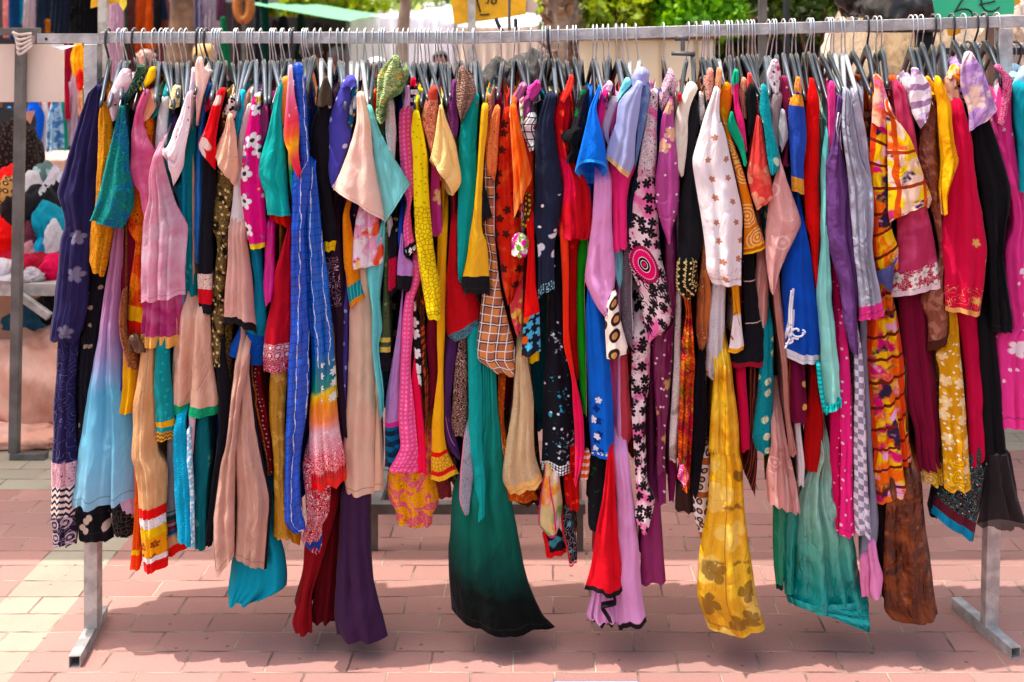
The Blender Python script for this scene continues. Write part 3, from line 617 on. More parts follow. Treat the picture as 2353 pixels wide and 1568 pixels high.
g(1, 'fuchsia_tunic', 'tunic', 'fuchsia tunic with a long thin sleeve and a tiny white cuff flower',
  P('sleeve', 6, F('c62d80', satin=True), '60a1550 55b150 45b400 62b542', '132a1540 126b200 120b400 102b505', D=.07, hw=.002),
  P('shoulder', 4, F('d65a9b'), '38a735 12a850 22a1010', '84a752 80a900 38a1010', sp=True))
g(1, 'teal_shirt', 'shirt', 'plain turquoise green shirt, broad folded sleeve with a red inner hem',
  P('sleeve', 8, F('12a79f', bump=.3), '168a560 120a700 88a860 45a1020 5a1205 60a1340 72a1480', '182a600 172a800 200a1080 218a1350 236a1490', D=.14, folds=2.0, hw=.002),
  P('inner_hem', 6, F('d8301f'), '70a1470 72a1490', '225a1470 236a1582', D=.05, cap=False, hw=.001, sp=False))
g(1, 'crimson_skirt', 'skirt', 'crimson flared skirt with a white scroll embroidered hem',
  P('body', 6, F('ad0f2c', bump=.15), '218a1555 132b300 78b600 42b860 42b1000', '242b0 240b400 232b850 222b990', bands=[(.80, .90, F('b5203c', ('rings', 'f4e8e8', .021, 14.0, .5, {'rnd': .1}), ('scroll', 'f0e0e0', .012, .4))), (.90, 1.01, F('a8203c', ('scroll', 'efd9dc', .014, .3)))], D=.18, amp=.004, hw=.002))
g(1, 'gold_brocade_dress', 'dress', 'gold brocade long dress hanging below the crimson skirt',
  P('body', 4, F('b98a3c', ('blotch', 'd8ac5c', .05, .54), ('scroll', '9a6a24', .02, .2), satin=True), '92b990 90b1300 110b1568 118c300 115c575', '215b990 190b1300 196b1568 205c300 240c590', D=.2),
  P('hem_fold', 3, F('b07818'), '200c350 235c600', '300c350 302c625', sp=False))
g(1, 'orange_blouse', 'top', 'soft orange top pressed against the tie-dyed scarf',
  P('sleeve', 7, F('efa25a'), '178a540 165a700 172a860', '216a548 212a700 192a865', sp=True))
g(1, 'tie_dye_scarf', 'scarf', 'pink, coral and yellow tie-dyed scarf hanging beside the blue crinkled one',
  P('body', 10, F([(0, 'f2dce2'), (.3, 'ea7a98'), (.5, 'f04a5c'), (.62, 'f06a4a'), (.72, 'f0b020'), (.86, 'e8505c'), (1, 'e01f4a')], ('blotch', 'f6e6ea', .02, .62, {'r': (0, .45)})), '226a455 206a700 185a900 192a990 218a1050 245a1150 288a1232', '246a458 264a650 300a850 292a1050 308a1182', D=.05, hw=.003),
  P('lower_end', 8, F([(0, 'f0b414'), (.4, '2a7d5a'), (1, '1a6a8a')]), '215a1040 225a1200 250a1380', '262a1060 285a1200 300a1380', D=.05, sp=False))
BLUEC = [('stripe', '0a2a78', .021, .06, 'v', {'warp': .012}), ('stripe', 'dfe6f4', .03, .05, 'u', {'warp': .012, 'dash': .06})]
TAILC = F([(0, '0d4fb0'), (.56, '1a63b8'), (.64, '176e88'), (.69, '2a8a78'), (.705, 'e8d020'), (.74, 'f0951c'), (.79, 'ef8a5a'), (.83, 'e9b4bc'), (.9, 'd8405a'), (.96, 'd81a28'), (1, 'd81a28')], ('stripe', '0a2a78', .021, .06, 'v', {'warp': .012, 'r': (0, .58)}), ('stripe', 'dfe6f4', .03, .05, 'u', {'warp': .012, 'dash': .06, 'r': (0, .62)}), ('flower', 'f6efe6', .034, .36, 8, {'r': (.61, .74), 'x': (.45, 1.1)}), ('scroll', 'f6eef0', .016, .45, {'r': (.82, .95), 'dis': 1.3}), ('stripe', '7a1020', .006, .2, 'u', {'r': (.945, .965)}), satin=True)
g(1, 'blue_crinkle_scarf', 'scarf', 'long royal blue crinkled scarf with white dashes and a yellow, orange and red paisley end',
  P('strand', 9, F('0c4cae', *BLUEC, satin=True, bump=.4), '250a458 262a650 270a850 300a1110 245a1200 240b0 230b700 205b1200 195b1520 188c300 190c490 260c552', '318a462 350a750 366a1000 380a1250 330b0 365b650 358b1100 325b1400 305c50 312c350 342c520', D=.08, hw=.0044),
  P('strand', 8, TAILC, '325a1250 322b0 330b400 370b800 378b1120 360b1380 352c0 358c200 362c262', '405a1150 446a1568 495b350 515b700 540b1000 570b1400 600b1568 612c150 612c200', D=.12, folds=3.0, hw=.0066, sp=False),
  P('scarf_end', 7, F('b81f34', ('scroll', 'f3e9ea', .018, .45, {'dis': 1.3}), ('band', '2a3f8a', .88, .97)), '318c60 335c300 350c480 305c590 400c655', '505c240 505c320 492c430 450c500 452c652', D=.07, hw=.01, sp=False))
g(1, 'black_trimmed_jacket', 'jacket', 'black jacket with an olive shoulder and one yellow cuff',
  P('sleeve', 6, F('131217'), '448a700 388a820 372a1000 376a1200 440a1400 455b60 466b165', '515a720 505a900 492a1250 540a1500 560b20 542b158', D=.12, bands=[(.945, 1.01, F('e6c21c'), 'cuff')]),
  P('collar', 7, F('4a4034', bump=.5), '462a540 425a640 412a735', '500a560 522a640 515a725', D=.06, sp=False))
g(1, 'embroidered_abaya', 'abaya', 'aubergine black abaya with pink and white scroll embroidery and yellow piping',
  P('body', 5, F('2a1626', ('scroll', 'e9bccb', .03, .22, {'r': (.12, .36), 'x': (.0, .8), 'dis': 1.4}), ('line', 'd8b41c', .1, .45, .25, .8, .035)), '476b150 482b400 510b560 530b900 550b1200 592b1442', '575a1568 602b400 602b600 592b900 612b1200 628b1442', D=.2))
VIO = F('4a479f', ('dots', 'c6c2e6', .056, .12, {'rnd': .35}))
g(1, 'violet_dotted_dress', 'dress', 'violet blue dress with pale polka dots and a turned up collar',
  P('sleeve', 6, VIO, '588a565 522a730 490a900 484a1100 505a1250 525a1295', '640a600 640a720 622a850 652a930 610a1120 565a1255', D=.14),
  P('collar', 7, F('5a57b4'), '605a552 578a600', '690a556 692a600', D=.06, sp=False),
  P('body', 4, F('453a88', ('dots', 'a8a4d0', .05, .1)), '592b480 586b900 590b1200 600b1400', '640b430 628b900 618b1200 624b1424', sp=False))
g(1, 'orange_teal_tunic', 'tunic', 'petrol blue and gold print tunic, orange crinkled sleeve with a teal cuff',
  P('shoulder', 5, F('15618a', ('dots', 'e0a830', .022, .2, {'rnd': 1})), '655a628 618a790 640a905', '696a598 692a760 652a900', sp=True),
  P('sleeve', 6, F('e08a18', crinkle=.6), '595a1480 600b200 622b350 625b440 640b556', '640a1490 662b60 695b250 722b400 752b478', bands=[(.80, .96, F('0f8288', ('stripe', '5ab0a8', .01, .15, 'u')), 'cuff')], D=.09, sp=False),
  P('body', 3, F('15233f', ('dots', 'caa040', .03, .1, {'rnd': 1})), '610a1380 612a1500 640b120', '690a1380 695a1500 692b140', sp=False))
g(1, 'peach_bell_tunic', 'tunic', 'large pale peach bell sleeve spread wide in front, with faint embroidery',
  P('sleeve', 10, F('eccdbd', ('rings', 'd2a48e', .30, 40.0, .12, {'a': .5}), bump=.15), '692a648 682a850 622a1050 562a1200 508a1306 512a1322', '736a658 782a850 802a1050 842a1300 868a1450 876a1548', D=.13, folds=1.4, amp=.008, lip=.01, hw=.001))
g(1, 'aqua_gown', 'gown', 'aqua chiffon gown, pointed wide sleeve and rippling side edge',
  P('sleeve', 9, F('86cfcd', bump=.2, tl=.3), '752a740 782a900 812a1100 850a1350 868a1560', '800a755 852a920 950a1100 1062a1276', D=.12, folds=1.6, hw=.002),
  P('body', 6, F('7fd3d2', tl=.35), '855a1540 752b270 780b450 800b580 798b800 838b1150 860b1325', '888a1540 880b250 852b480 866b700 842b830 872b1100 882b1255', D=.07, amp=.012, folds=1.6))
g(1, 'floral_satin_blouse', 'blouse', 'pink satin blouse with large orange and red painted flowers on its cuff',
  P('sleeve', 7, F('e3a5bd', ('blotch', 'f0e0e6', .05, .5), ('blotch', 'e2562a', .05, .58, {'w': 2.0}), ('blotch', 'c8245a', .04, .62, {'w': 6.0}), ('blotch', 'e9c48a', .04, .64, {'w': 9.0}), satin=True), '692a1470 665b60 652b278 655b290', '850a1540 876b100 872b246', D=.12, hw=.002, sp=True))
g(1, 'beige_trousers', 'trousers', 'pale beige long trousers, two straight legs with plain hems in the middle left',
  P('leg', 5, F('dcb9a2', bump=.12), '695b330 642b560 632b800 610b1300 600b1568 610c200 622c272', '762b270 792b550 806b900 822b1300 812c100 802c288', D=.16, folds=1.2, amp=.006, hw=.002),
  P('leg', 4, F('d7b399', bump=.12), '765b280 815b560 822b1000 815c0 805c250', '790b300 815b600 845b1200 872b1568 866c258', D=.16, hw=.002, sp=False))
g(1, 'green_crumpled_scarf', 'scarf', 'pale green and yellow crumpled scarf knotted on top of its hanger',
  P('body', 11, F('b9cf92', ('blotch', '7a9a48', .02, .55), ('blotch', 'd8c86a', .04, .62), ('scroll', 'e6efcf', .015, .3), crinkle=1.2, bump=.6), '935a402 850a500 828a650 820a800 868a842', '995a412 1028a550 1012a640 925a690 882a838', D=.1, amp=.02, wr=3.0, hw=.004))
g(1, 'olive_printed_tunic', 'tunic', 'dark olive marbled tunic with a black hem and narrow gold stripes',
  P('body', 5, F('4c5a3a', ('scroll', '26301c', .02, .35), ('blotch', '8a9a6a', .03, .6)), '832a835 860a950 878a1050 885b50 872b500 838b800 832b985', '882a830 892a1000 912b100 912b500 924b830 918b985', D=.16, bands=[(.86, .875, F('d2bd6a')), (.90, .915, F('d2bd6a')), (.915, .975, BLACK), (.975, .985, F('d2bd6a')), (.985, 1.01, BLACK)]))
g(1, 'white_gauze_blouse', 'blouse', 'white crinkled gauze blouse under the pale green scarf',
  P('sleeve', 7, F('e4dcda', crinkle=1.0), '900a680 888a900 912a1060', '946a715 962a900 956a1110', sp=True),
  P('hem', 5, F('e0d4cc', crinkle=1.0), '885b-50 890b10 900b60', '942b-60 945b0 930b55', D=.05, sp=False))
g(1, 'red_yellow_blouse', 'top', 'narrow red top with a yellow seam behind the pale green scarf',
  P('sleeve', 4, F('d2382a', ('side', 'e2b41c', -.1, .3)), '812a618 798a740 806a840', '828a625 822a740 818a842', sp=True))
PINKP = F('e2578e', ('dots', 'f08ab2', .012, .28, {'rnd': .1}), bump=.3)
g(1, 'pink_dotted_kurta', 'kurta', 'bubblegum pink kurta woven with small dots, floral cuff and long front slit',
  P('sleeve', 7, PINKP, '1002a738 975a775 975a950 990a1150 1012a1300 1042a1400 1012a1568 1018b150 1028b205', '1060a718 1076a850 1088a1100 1086a1300 1062a1450 1082b60 1108b152', bands=[(.945, 1.01, F('16161a', ('dots', 'f0eeee', .016, .36)), 'cuff')], D=.1),
  P('shoulder', 8, F('c59ac6', satin=True), '1035a595 1022a680 1010a750', '1056a600 1062a680 1060a730', D=.05, sp=False),
  P('body', 6, PINKP, '1072b235 1005b600 992b1000 980b1300 992b1520 905c118', '1130b350 1086b500 1076b750 1062b1000 1092b1300 1112b1568 1116c132', D=.18, hw=.003),
  P('inner_panel', 5, F('ea2450'), '1085b880 1065b1100 1095b1400 1112c128', '1112b880 1142b1200 1166b1500 1172c130', sp=False))
g(1, 'black_petal_dress', 'dress', 'black dress with white petal print showing through the pink kurta slit',
  P('body', 5, F('141216', ('flower', 'efeaea', .04, .38, 5, {'rnd': .5})), '1078b488 1074b700 1100b950 1118b1085', '1092b495 1128b700 1134b950 1137b1100'))
g(1, 'lavender_kaftan', 'kaftan', 'lavender kaftan with a black cuff and a teal printed hem',
  P('sleeve', 7, F('b183c0'), '995b60 965b300 962b350 960b425', '1015b190 1082b250 1064b410 1050b442', bands=[(.74, 1.01, BLACK, 'cuff')], D=.09, sp=False),
  P('body', 5, F('b488bc'), '1002b445 972b700 932b950 892b1150 880b1345 880c100', '1010b465 1004b750 988b1000 982b1345 1002c75', bands=[(.74, .77, F('c8388a')), (.77, 1.01, F('0f5f80', ('stripe', '0a2438', .028, .28, 'v'), ('flower', '123a58', .03, .3, 5)))], D=.18, hw=.003))
g(1, 'blue_inner_shirt', 'shirt', 'cobalt blue shirt tail peeping out above the lavender cuff',
  P('body', 6, F('1f3fa0'), '985a1500 978b80 1000b230', '1010a1500 1022b90 1022b225', sp=True),
  P('shoulder', 3, F('1c3a98'), '985a680 975a780 985a900', '1015a690 1012a780 1005a900', sp=False))
g(1, 'black_brocade_tunic', 'tunic', 'black tunic with a red brocade cuff next to the olive marbled one',
  P('sleeve', 6, F('141217', ('dots', 'b89a50', .04, .1, {'rnd': 1})), '915b40 910b230 913b472', '972b40 966b230 962b442', bands=[(.44, .9, F('b51f3c', ('scroll', '5a0a1c', .014, .3)), 'cuff')], sp=True))
g(1, 'yellow_lace_dress', 'dress', 'lemon yellow lace dress sleeve, long and narrow with an eyelet pattern',
  P('sleeve', 9, F('ecd832', ('lace', 'b8980c', .011, .12, {'r': (.45, 1), 'h': -.5}), ('dots', 'b89a10', .02, .12, {'rnd': 1, 'r': (0, .45)})), '1078a778 1070a900 1085a1100 1086a1568 1120b300 1180b600 1188b632', '1122a785 1152a920 1180a1100 1192a1450 1202b0 1232b250 1268b400 1268b632', D=.12, folds=1.8, bands=[(.965, 1.01, F('f0e03a'), 'cuff')], hw=.002))
g(1, 'zebra_blouse', 'top', 'black and white zebra print top with a bare grey hanger end sticking out',
  P('sleeve', 5, F('e6e2e4', ('stripe', '17141a', .022, .26, 'v', {'warp': .03})), '1072a590 1056a660 1062a770', '1102a590 1120a660 1125a770', sp=True),
  P('collar', 5, F('e02a48'), '1066a545 1056a590', '1100a550 1100a600', D=.06, sp=False))
g(1, 'grey_green_blouse', 'top', 'yellow green top behind a light grey blouse in the middle left',
  P('sleeve', 4, F('b9b42a'), '1122a618 1112a680 1130a745', '1160a622 1160a690 1145a745', sp=True),
  P('shoulder', 4, F('a4a8a6'), '1170a660 1140a760 1130a860', '1192a665 1170a760 1160a860', sp=False))
g(1, 'red_cream_printed_tunic', 'tunic', 'brick red tunic with a dense cream feather print',
  P('sleeve', 7, F('b4483c', ('scroll', 'eed3b8', .016, .5, {'dis': 1.6, 'r': (.18, 1)})), '1192a612 1152a720 1134a850 1168a950 1200a1060', '1250a618 1252a750 1235a900 1215a1010', D=.12, sp=True))
g(1, 'pale_yellow_blouse', 'blouse', 'pale yellow blouse sleeve with one small brown outlined flower',
  P('sleeve', 10, F('eed193', ('flower', '9a6238', .30, .06, 4, {'x': (.3, 1), 'r': (.5, .9)}), bump=.2), '1262a730 1240a850 1215a1000 1190a1115', '1286a738 1322a850 1372a1000 1402a1200 1400a1280 1345a1360', D=.1, folds=1.5, lip=.02, lipb=.02))
g(1, 'magenta_flower_tunic', 'tunic', 'magenta tunic with single gold flowers below the pale yellow sleeve',
  P('sleeve', 6, F('b03a80', ('flower', 'e2b890', .12, .2, 6, {'rnd': .5})), '1206a1120 1190a1350 1200a1568 1208b66', '1262a1220 1272a1400 1286a1568 1292b42', sp=True))
g(1, 'purple_blouse', 'blouse', 'deep purple gathered blouse beside the brown ruffled one',
  P('sleeve', 7, F('74386e', crinkle=.5), '1350a555 1322a700 1315a850 1342a940', '1378a575 1382a700 1396a850 1382a945', D=.1),
  P('body', 3, F('3f1c40'), '1342a930 1335a1200 1340a1568', '1385a940 1385a1200 1380a1568', sp=False))
g(1, 'brown_ruffled_blouse', 'top', 'brown and cream ruffled top with frayed yellow edge at its neck',
  P('sleeve', 8, F('a07a6a', ('scroll', '4a2620', .008, .5), ('scroll', 'e0c4b0', .01, .35, {'dis': 2.0}), crinkle=1.0, bump=.5), '1396a475 1376a600 1380a720 1412a842', '1442a470 1492a560 1508a640 1472a720 1420a835', D=.09, amp=.012, hw=.004))
TEALD = F('0f9c96')
g(1, 'teal_plain_dress', 'dress', 'plain sea green dress, long smooth sleeve beside the yellow satin one',
  P('sleeve', 7, TEALD, '1492a660 1422a780 1400a950 1396a1200 1386a1400 1378b0 1386b200 1392b355', '1536a668 1528a800 1516a1000 1520a1250 1482b0 1452b200 1412b385', D=.14, folds=2.0),
  P('leg', 6, TEALD, '1452b720 1466b1000 1465b1350 1452b1568 1482c150 1530c470', '1540b690 1542b900 1562b1200 1560b1568 1572c200 1572c420', D=.12, hw=.002, sp=True))
g(1, 'yellow_satin_dress', 'dress', 'golden yellow satin dress sleeve with a wide black cuff',
  P('sleeve', 9, F('e2b418', satin=True), '1552a728 1536a900 1520a1200 1490a1500 1462b100 1432b300 1408b392 1440b470', '1596a730 1592a900 1572a1080 1552b0 1582b100 1596b300 1602b385 1606b475', D=.13, folds=2.0, bands=[(.885, 1.01, F('17161a'), 'cuff')], lip=.008, hw=.002))
g(1, 'red_teal_gown', 'gown', 'deep red gown with a feathery teal grey border at a slant',
  P('body', 6, F('b01426', bump=.2), '1335a1540 1312b300 1306b600 1312b752 1370b800', '1392a1540 1402b330 1502b450 1542b560 1535b690', D=.2, bands=[(.90, 1.01, F('2f5a68', ('scroll', '9ab4ba', .008, .3)))], folds=2.0, hw=.002))
g(1, 'mustard_kaftan', 'kaftan', 'mustard yellow kaftan with red bands and yellow lace at its hem',
  P('body', 6, F('dba544', ('dots', '7a4a1c', .14, .04, {'rnd': .4})), '1252b30 1240b400 1242b700 1252b1000 1215b1350 1196b1568 1190c198', '1312b0 1306b300 1302b700 1286b1000 1292b1400 1322b1568 1398c152', D=.18, bands=[(.875, .90, F('cc2a24')), (.90, .965, F('e0b050', ('lace', 'b08024', .01, .12))), (.965, .985, F('cc2a24')), (.985, 1.01, F('e0b050'))]))
g(1, 'maroon_narrow_dress', 'dress', 'maroon narrow dress hanging straight under the yellow lace sleeve',
  P('body', 4, F('6a1226'), '1180b590 1166b800 1190b1000 1185b1260', '1242b600 1252b900 1252b1100 1212b1262'),
  P('side_trim', 5, F('3a1f14', ('flower', 'b8482a', .02, .35, 5)), '1130b480 1128b800 1150b1100 1165b1450', '1160b500 1165b800 1182b1100 1190b1300', D=.05, sp=False))
g(1, 'purple_flower_dress', 'dress', 'plum purple dress with a pink trailing flower near the bottom',
  P('body', 4, F('4f2c5e', ('flower', 'd05aa0', .10, .25, 5, {'x': (.1, .7), 'r': (.55, .75)}), ('line', 'c88ab8', .4, .62, .7, .9, .03)), '1310b755 1290b1000 1280b1300 1292b1500 1400c52', '1392b780 1362b1000 1342b1200 1372b1450 1402b1568'))
g(1, 'paisley_scarf', 'scarf', 'brown and cream paisley silk scarf hanging below the crimson gown',
  P('body', 5, F('3b2326', ('scroll', 'd9b09a', .022, .42, {'dis': 1.8, 'det': 1.5})), '1402b740 1372b950 1352b1150 1335b1350 1360b1432', '1440b770 1460b1000 1462b1300 1440b1432', D=.1))
g(1, 'green_ombre_gown', 'gown', 'long gown fading from teal green to black, its corner almost touching the paving',
  P('skirt', 5, F([(0, '0f9088'), (.35, '0f7f70'), (.62, '0b5f50'), (.78, '073a32'), (.86, '06110f'), (1, '050607')], bump=.2), '1552b920 1548b1300 1450b1568 1340c285 1328c600 1310c780 1322c1182', '1650b960 1662b1300 1700b1568 1735c200 1800c600 1866c960 1975c1185 2066c1282', D=.24, folds=2.2, amp=.012, hw=.003, round_=.3))
g(1, 'grey_patterned_shawl', 'shawl', 'grey white woven shawl with a pink edge, hanging left of the green gown',
  P('body', 6, F('9a9aa4', ('scroll', '5c5c6c', .014, .3), ('side', 'd98a9c', -.1, .12)), '1430b1430 1402c150 1396c330 1440c420', '1482b1560 1482c0 1492c150 1468c405', D=.06))
SCR = F('d94a7c', ('blotch', 'e89a3a', .03, .5), ('scroll', 'e8d43a', .022, .3, {'dis': 1.8}), ('scroll', '2c2a10', .022, .17, {'dis': 1.8, 'k': 27}))
g(1, 'scroll_print_dress', 'dress', 'pink and yellow dress covered in curling black scroll print, low in the middle left',
  P('skirt', 4, SCR, '965b1480 905c120 892c220 900c350 945c400 950c482', '1230b1500 1200c130 1252c280 1252c380 1215c420 1206c505', D=.22, hw=.0027),
  P('inner_fold', 2, F('7a2f30', ('scroll', '241a10', .02, .4, {'dis': 1.8})), '1200b1560 1210c200 1240c310', '1330c190 1345c240 1345c300', sp=False))
PLAID = F('cf8a58', ('squares', '8a5648', .0245, {'a': .6}), ('check', '2a2030', .049, .12, {'a': .75}), ('check', 'f4ece6', .0245, .06))
g(1, 'plaid_shirt', 'shirt', 'orange, brown and white checked shirt sleeve with a printed orange upper part',
  P('sleeve', 7, PLAID, '1562a1130 1560b0 1600b200 1558b480 1522b750 1505b920 1585b975', '1640a1120 1642b0 1660b250 1690b480 1742b700 1782b850 1770b1032', D=.14, folds=2.0, hw=.003),
  P('shoulder', 8, F('dd8152', ('scroll', '3a1f1c', .03, .16, {'dis': 1.2})), '1642a740 1602a850 1578a1000 1580a1135', '1682a748 1668a950 1662a1150 1642a1260', D=.1, sp=False))
g(1, 'black_corner_scarf', 'scarf', 'small black triangular scarf corner over the checked sleeve',
  P('body', 9, BLACK, '1556a1320 1550a1430 1552a1532', '1580a1310 1605a1420 1626a1490', D=.04))
g(1, 'red_chiffon_dress', 'dress', 'red chiffon dress with small dark flowers right of the checked shirt',
  P('sleeve', 7, F('c7301f', ('blotch', 'e2603a', .05, .56, {'soft': .1}), ('flower', '4a1a14', .045, .26, 5, {'rnd': .8}), tl=.35), '1702a758 1672a900 1660a1200 1640a1568 1662b200 1692b400 1730b522', '1750a760 1768a1100 1812a1400 1842a1568 1842b150 1825b330 1760b515', D=.13, amp=.012))
g(1, 'orange_chiffon_blouse', 'blouse', 'bright orange sheer blouse with a scalloped stitched cuff edge',
  P('sleeve', 10, F('ee6c34', ('blotch', 'f59a5a', .07, .55, {'soft': .15}), tl=.4), '1744a738 1752a1000 1772a1250 1768a1515', '1795a740 1850a1000 1892a1225', D=.09, amp=.01),
  P('collar', 8, F('f0c9b4'), '1750a730 1742a800', '1785a735 1800a810', D=.05, sp=False))
g(1, 'cream_gauze_skirt', 'skirt', 'cream gauze overskirt with a plain sewn hem, see-through at the bottom',
  P('body', 6, F('dcc49c', tl=.35, sheer=.08, crinkle=.4), '1790b880 1748b1300 1722b1500 1698c185 1760c285', '1872b920 1902b1200 1922b1568 1980c212', bands=[(.945, 1.01, F('e6b878'))], D=.18, hw=.004),
  P('slip', 4, F('a8481c', ('scroll', 'e0903a', .03, .3)), '1665b1020 1668b1300 1690b1450 1740c330', '1720b1010 1702b1330 1740b1500 1950c330', sp=False))
g(1, 'crimson_trousers', 'trousers', 'dark crimson long trousers reaching almost to the paving',
  P('leg', 4, F('7c0f1c', bump=.15), '350c560 330c640 320c800 290c1000 240c1160 262c1242', '560c300 520c500 440c800 382c1000 376c1240', D=.2, folds=1.5, hw=.002),
  P('leg', 1, F('5c0c18'), '440c560 400c900 375c1165', '590c400 560c900 535c1165', sp=False, D=.25))
g(1, 'plum_trousers', 'trousers', 'plum purple wide trousers hanging lowest beside the crimson ones',
  P('leg', 5, F('3c2340', bump=.15), '575c270 560c600 540c900 525c1160 542c1288', '770c285 776c640 802c900 862c1150 898c1292', D=.2, folds=2.0, hw=.0027))
# column three
g(2, 'mauve_blouse', 'blouse', 'mauve blouse shoulders under dark grey hangers right of the middle post',
  P('sleeve', 5, F('a8678f', satin=True), '55a585 0a680 -45a765', '105a592 80a660 10a745', sp=True),
  P('shoulder', 6, F('96487e'), '85a678 32a760 30a860', '150a688 130a800 62a865', sp=False))
g(2, 'fuchsia_scalloped_blouse', 'top', 'fuchsia gathered top with a white scalloped fringe and red ring collar',
  P('collar', 8, F('c04a94', crinkle=.8), '150a568 105a600 98a668', '195a575 196a620 140a690', D=.07, sp=True),
  P('sleeve', 5, F('eadfe4', ('dots', 'c0306a', .02, .3)), '100a660 110a700 125a720', '190a655 196a690 165a712', D=.06, sp=False))
g(2, 'diamond_blouse', 'top', 'white top printed with small black outlined diamonds',
  P('sleeve', 7, F('e9e6e6', ('lace', '17151a', .02, .1, {'rnd': .1}), ('dots', 'b82a34', .04, .15, {'rnd': .1})), '105a798 60a870 86a960 122a1042', '172a800 162a900 150a1036', sp=True))
g(2, 'rust_shirt', 'shirt', 'rust orange shirt edge and yellow cuff beside the dark navy jacket',
  P('body', 6, F('d2421c'), '90a980 110a1200 75a1400 80a1540', '150a1040 148a1400 140a1568', sp=True),
  P('cuff', 8, F('3a2a18', ('dots', 'caa24a', .014, .3)), '90a1340 85a1450 60a1568', '132a1350 130a1450 110a1568', D=.05, sp=False))
g(2, 'mirror_work_kurta', 'kurta', 'red kurta whose black cuff carries blue flowers and orange mirror squares',
  P('sleeve', 8, F('d01c1c'), '98a1500 108b150 92b420 72b700 66b900', '150a1490 152b150 162b400 188b560 205b855', D=.12, folds=1.6, bands=[(.70, .985, F('161a26', ('flower', '5ab0d0', .030, .42, 5, {'rnd': .4}), ('dots', 'd8622a', .055, .2, {'rnd': .1})), 'cuff'), (.985, 1.01, F('6aa0b8'), 'cuff')], hw=.002, sp=True),
  P('panel', 6, F('d8505a', ('blotch', 'e8c86a', .03, .55), ('blotch', 'c0204a', .03, .6, {'w': 3.0})), '-10b180 -20b400 -5b620 30b750', '75b180 80b420 78b620 66b700', sp=False, D=.1),
  P('hem', 5, F('e8c81c'), '110b860 120b935', '190b850 188b920', D=.05, sp=False))
g(2, 'leaf_trim_blouse', 'top', 'green, magenta and white sequin trimmed cuff at the top of the red kurta',
  P('cuff', 9, F('efe6e0', ('blotch', '6a9a1c', .018, .52), ('blotch', 'd02a8a', .018, .56, {'w': 4.0})), '5b80 2b130 0b190', '120b95 118b150 100b205', D=.05, hw=.002))
NVY = F('1d2230', bump=.18)
SIL = F('14161e', ('dots', 'dfe8ee', .05, .07, {'rnd': 1.0}), ('blotch', 'c8d4dc', .012, .62, {'r': (.32, .43), 'x': (.1, .7)}), ('blotch', 'c8d4dc', .012, .60, {'r': (.80, .93), 'x': (.45, 1.0)}), ('blotch', '4ab0c4', .014, .66, {'r': (.32, .93), 'w': 3.0, 'x': (.1, 1)}))
g(2, 'navy_beaded_dress', 'dress', 'near black navy dress with silver and turquoise bead sprays and a beaded hem',
  P('sleeve', 8, F('20263a', ('flower', 'dfe6ee', .07, .28, 3, {'rnd': .9, 'r': (.70, .86)}), ('dots', 'e8eef2', .07, .06, {'rnd': 1, 'r': (.5, 1)})), '236a655 192a800 160a950 150a1200 145a1568 160b20 186b200 178b505', '302a668 290a850 332a1100 362a1320 330a1480 285b120 292b300 300b435', D=.15, folds=2.2, bands=[(.955, 1.01, F('28303e', ('dots', '9ad4e0', .008, .3, {'rnd': .6})), 'cuff')], lip=.012, hw=.002),
  P('body', 5, SIL, '255b420 240b800 216b1200 206b1568 205c112', '330b200 348b600 402b1000 432b1300 436c142', D=.22, bands=[(.96, 1.01, F('20242e', ('dots', 'e8f2f6', .008, .4, {'rnd': .2})))], folds=2.0, hw=.003))
g(2, 'red_sequin_kurta', 'kurta', 'red kurta with sparse sequin discs and a bright pink ruched sleeve fold',
  P('sleeve', 7, F('bf1e2c', ('dots', 'f0503c', .05, .16, {'rnd': .8, 'r': (0, .4)}), ('blotch', 'da2352', .07, .5, {'soft': .1, 'r': (.45, 1), 'x': (-.1, .5)})), '342a638 292a720 285a800 310a1000 332a1200 306a1450 322b60', '402a718 412a800 392a950 432a1100 542a1300 552b40 520b85', D=.14, amp=.013),
  P('shoulder', 8, F('e2463c'), '398a522 352a650 332a695', '426a532 416a620 362a705', D=.07, sp=False),
  P('front_edge', 7, F([(0, 'e04a34'), (.5, 'e0362c'), (.68, 'd02450'), (1, 'd0305c')]), '330b50 346b400 356b800 412b1050 432b1568 430c215', '388b0 392b400 392b700 432b1000 492b1300 498b1568 440c222', D=.06, sp=False, hw=.002),
  P('body', 4, F('b01a20', ('dots', 'e03030', .045, .13, {'rnd': .7})), '386b60 388b700 440b1050', '462b60 462b500 470b1050'))
g(2, 'green_robe', 'robe', 'grass green robe with a thin black and cream edge piping',
  P('body', 5, F('128a1c', ('side', '141414', .84, .9), ('side', 'd8cf8a', .92, 1.1)), '480b50 452b200 445b600 462b1000 482b1255', '522b50 526b200 502b400 512b900 516b1300', D=.16))
g(2, 'black_leaf_dress', 'dress', 'black and dark green leaf print dress, sleeve gathered in a black ruffle',
  P('sleeve', 8, F('231f26', ('blotch', '0f6a3c', .03, .58)), '482a612 442a720 412a880', '536a625 512a780 490a900', D=.1),
  P('ruffle', 9, F('121114', ('blotch', '1a5a3a', .03, .66)), '400a890 338a920 336a968 395a1000 368a1080 372a1122', '482a895 502a960 450a1000 470a1060 425a1122', D=.09, amp=.014, wr=2.0, hw=.0033, sp=False),
  P('body', 5, F('14161a', ('blotch', '14502e', .022, .63)), '560c5 532c200 526c500 572c530', '642c10 636c300 622c480 602c528', D=.14))
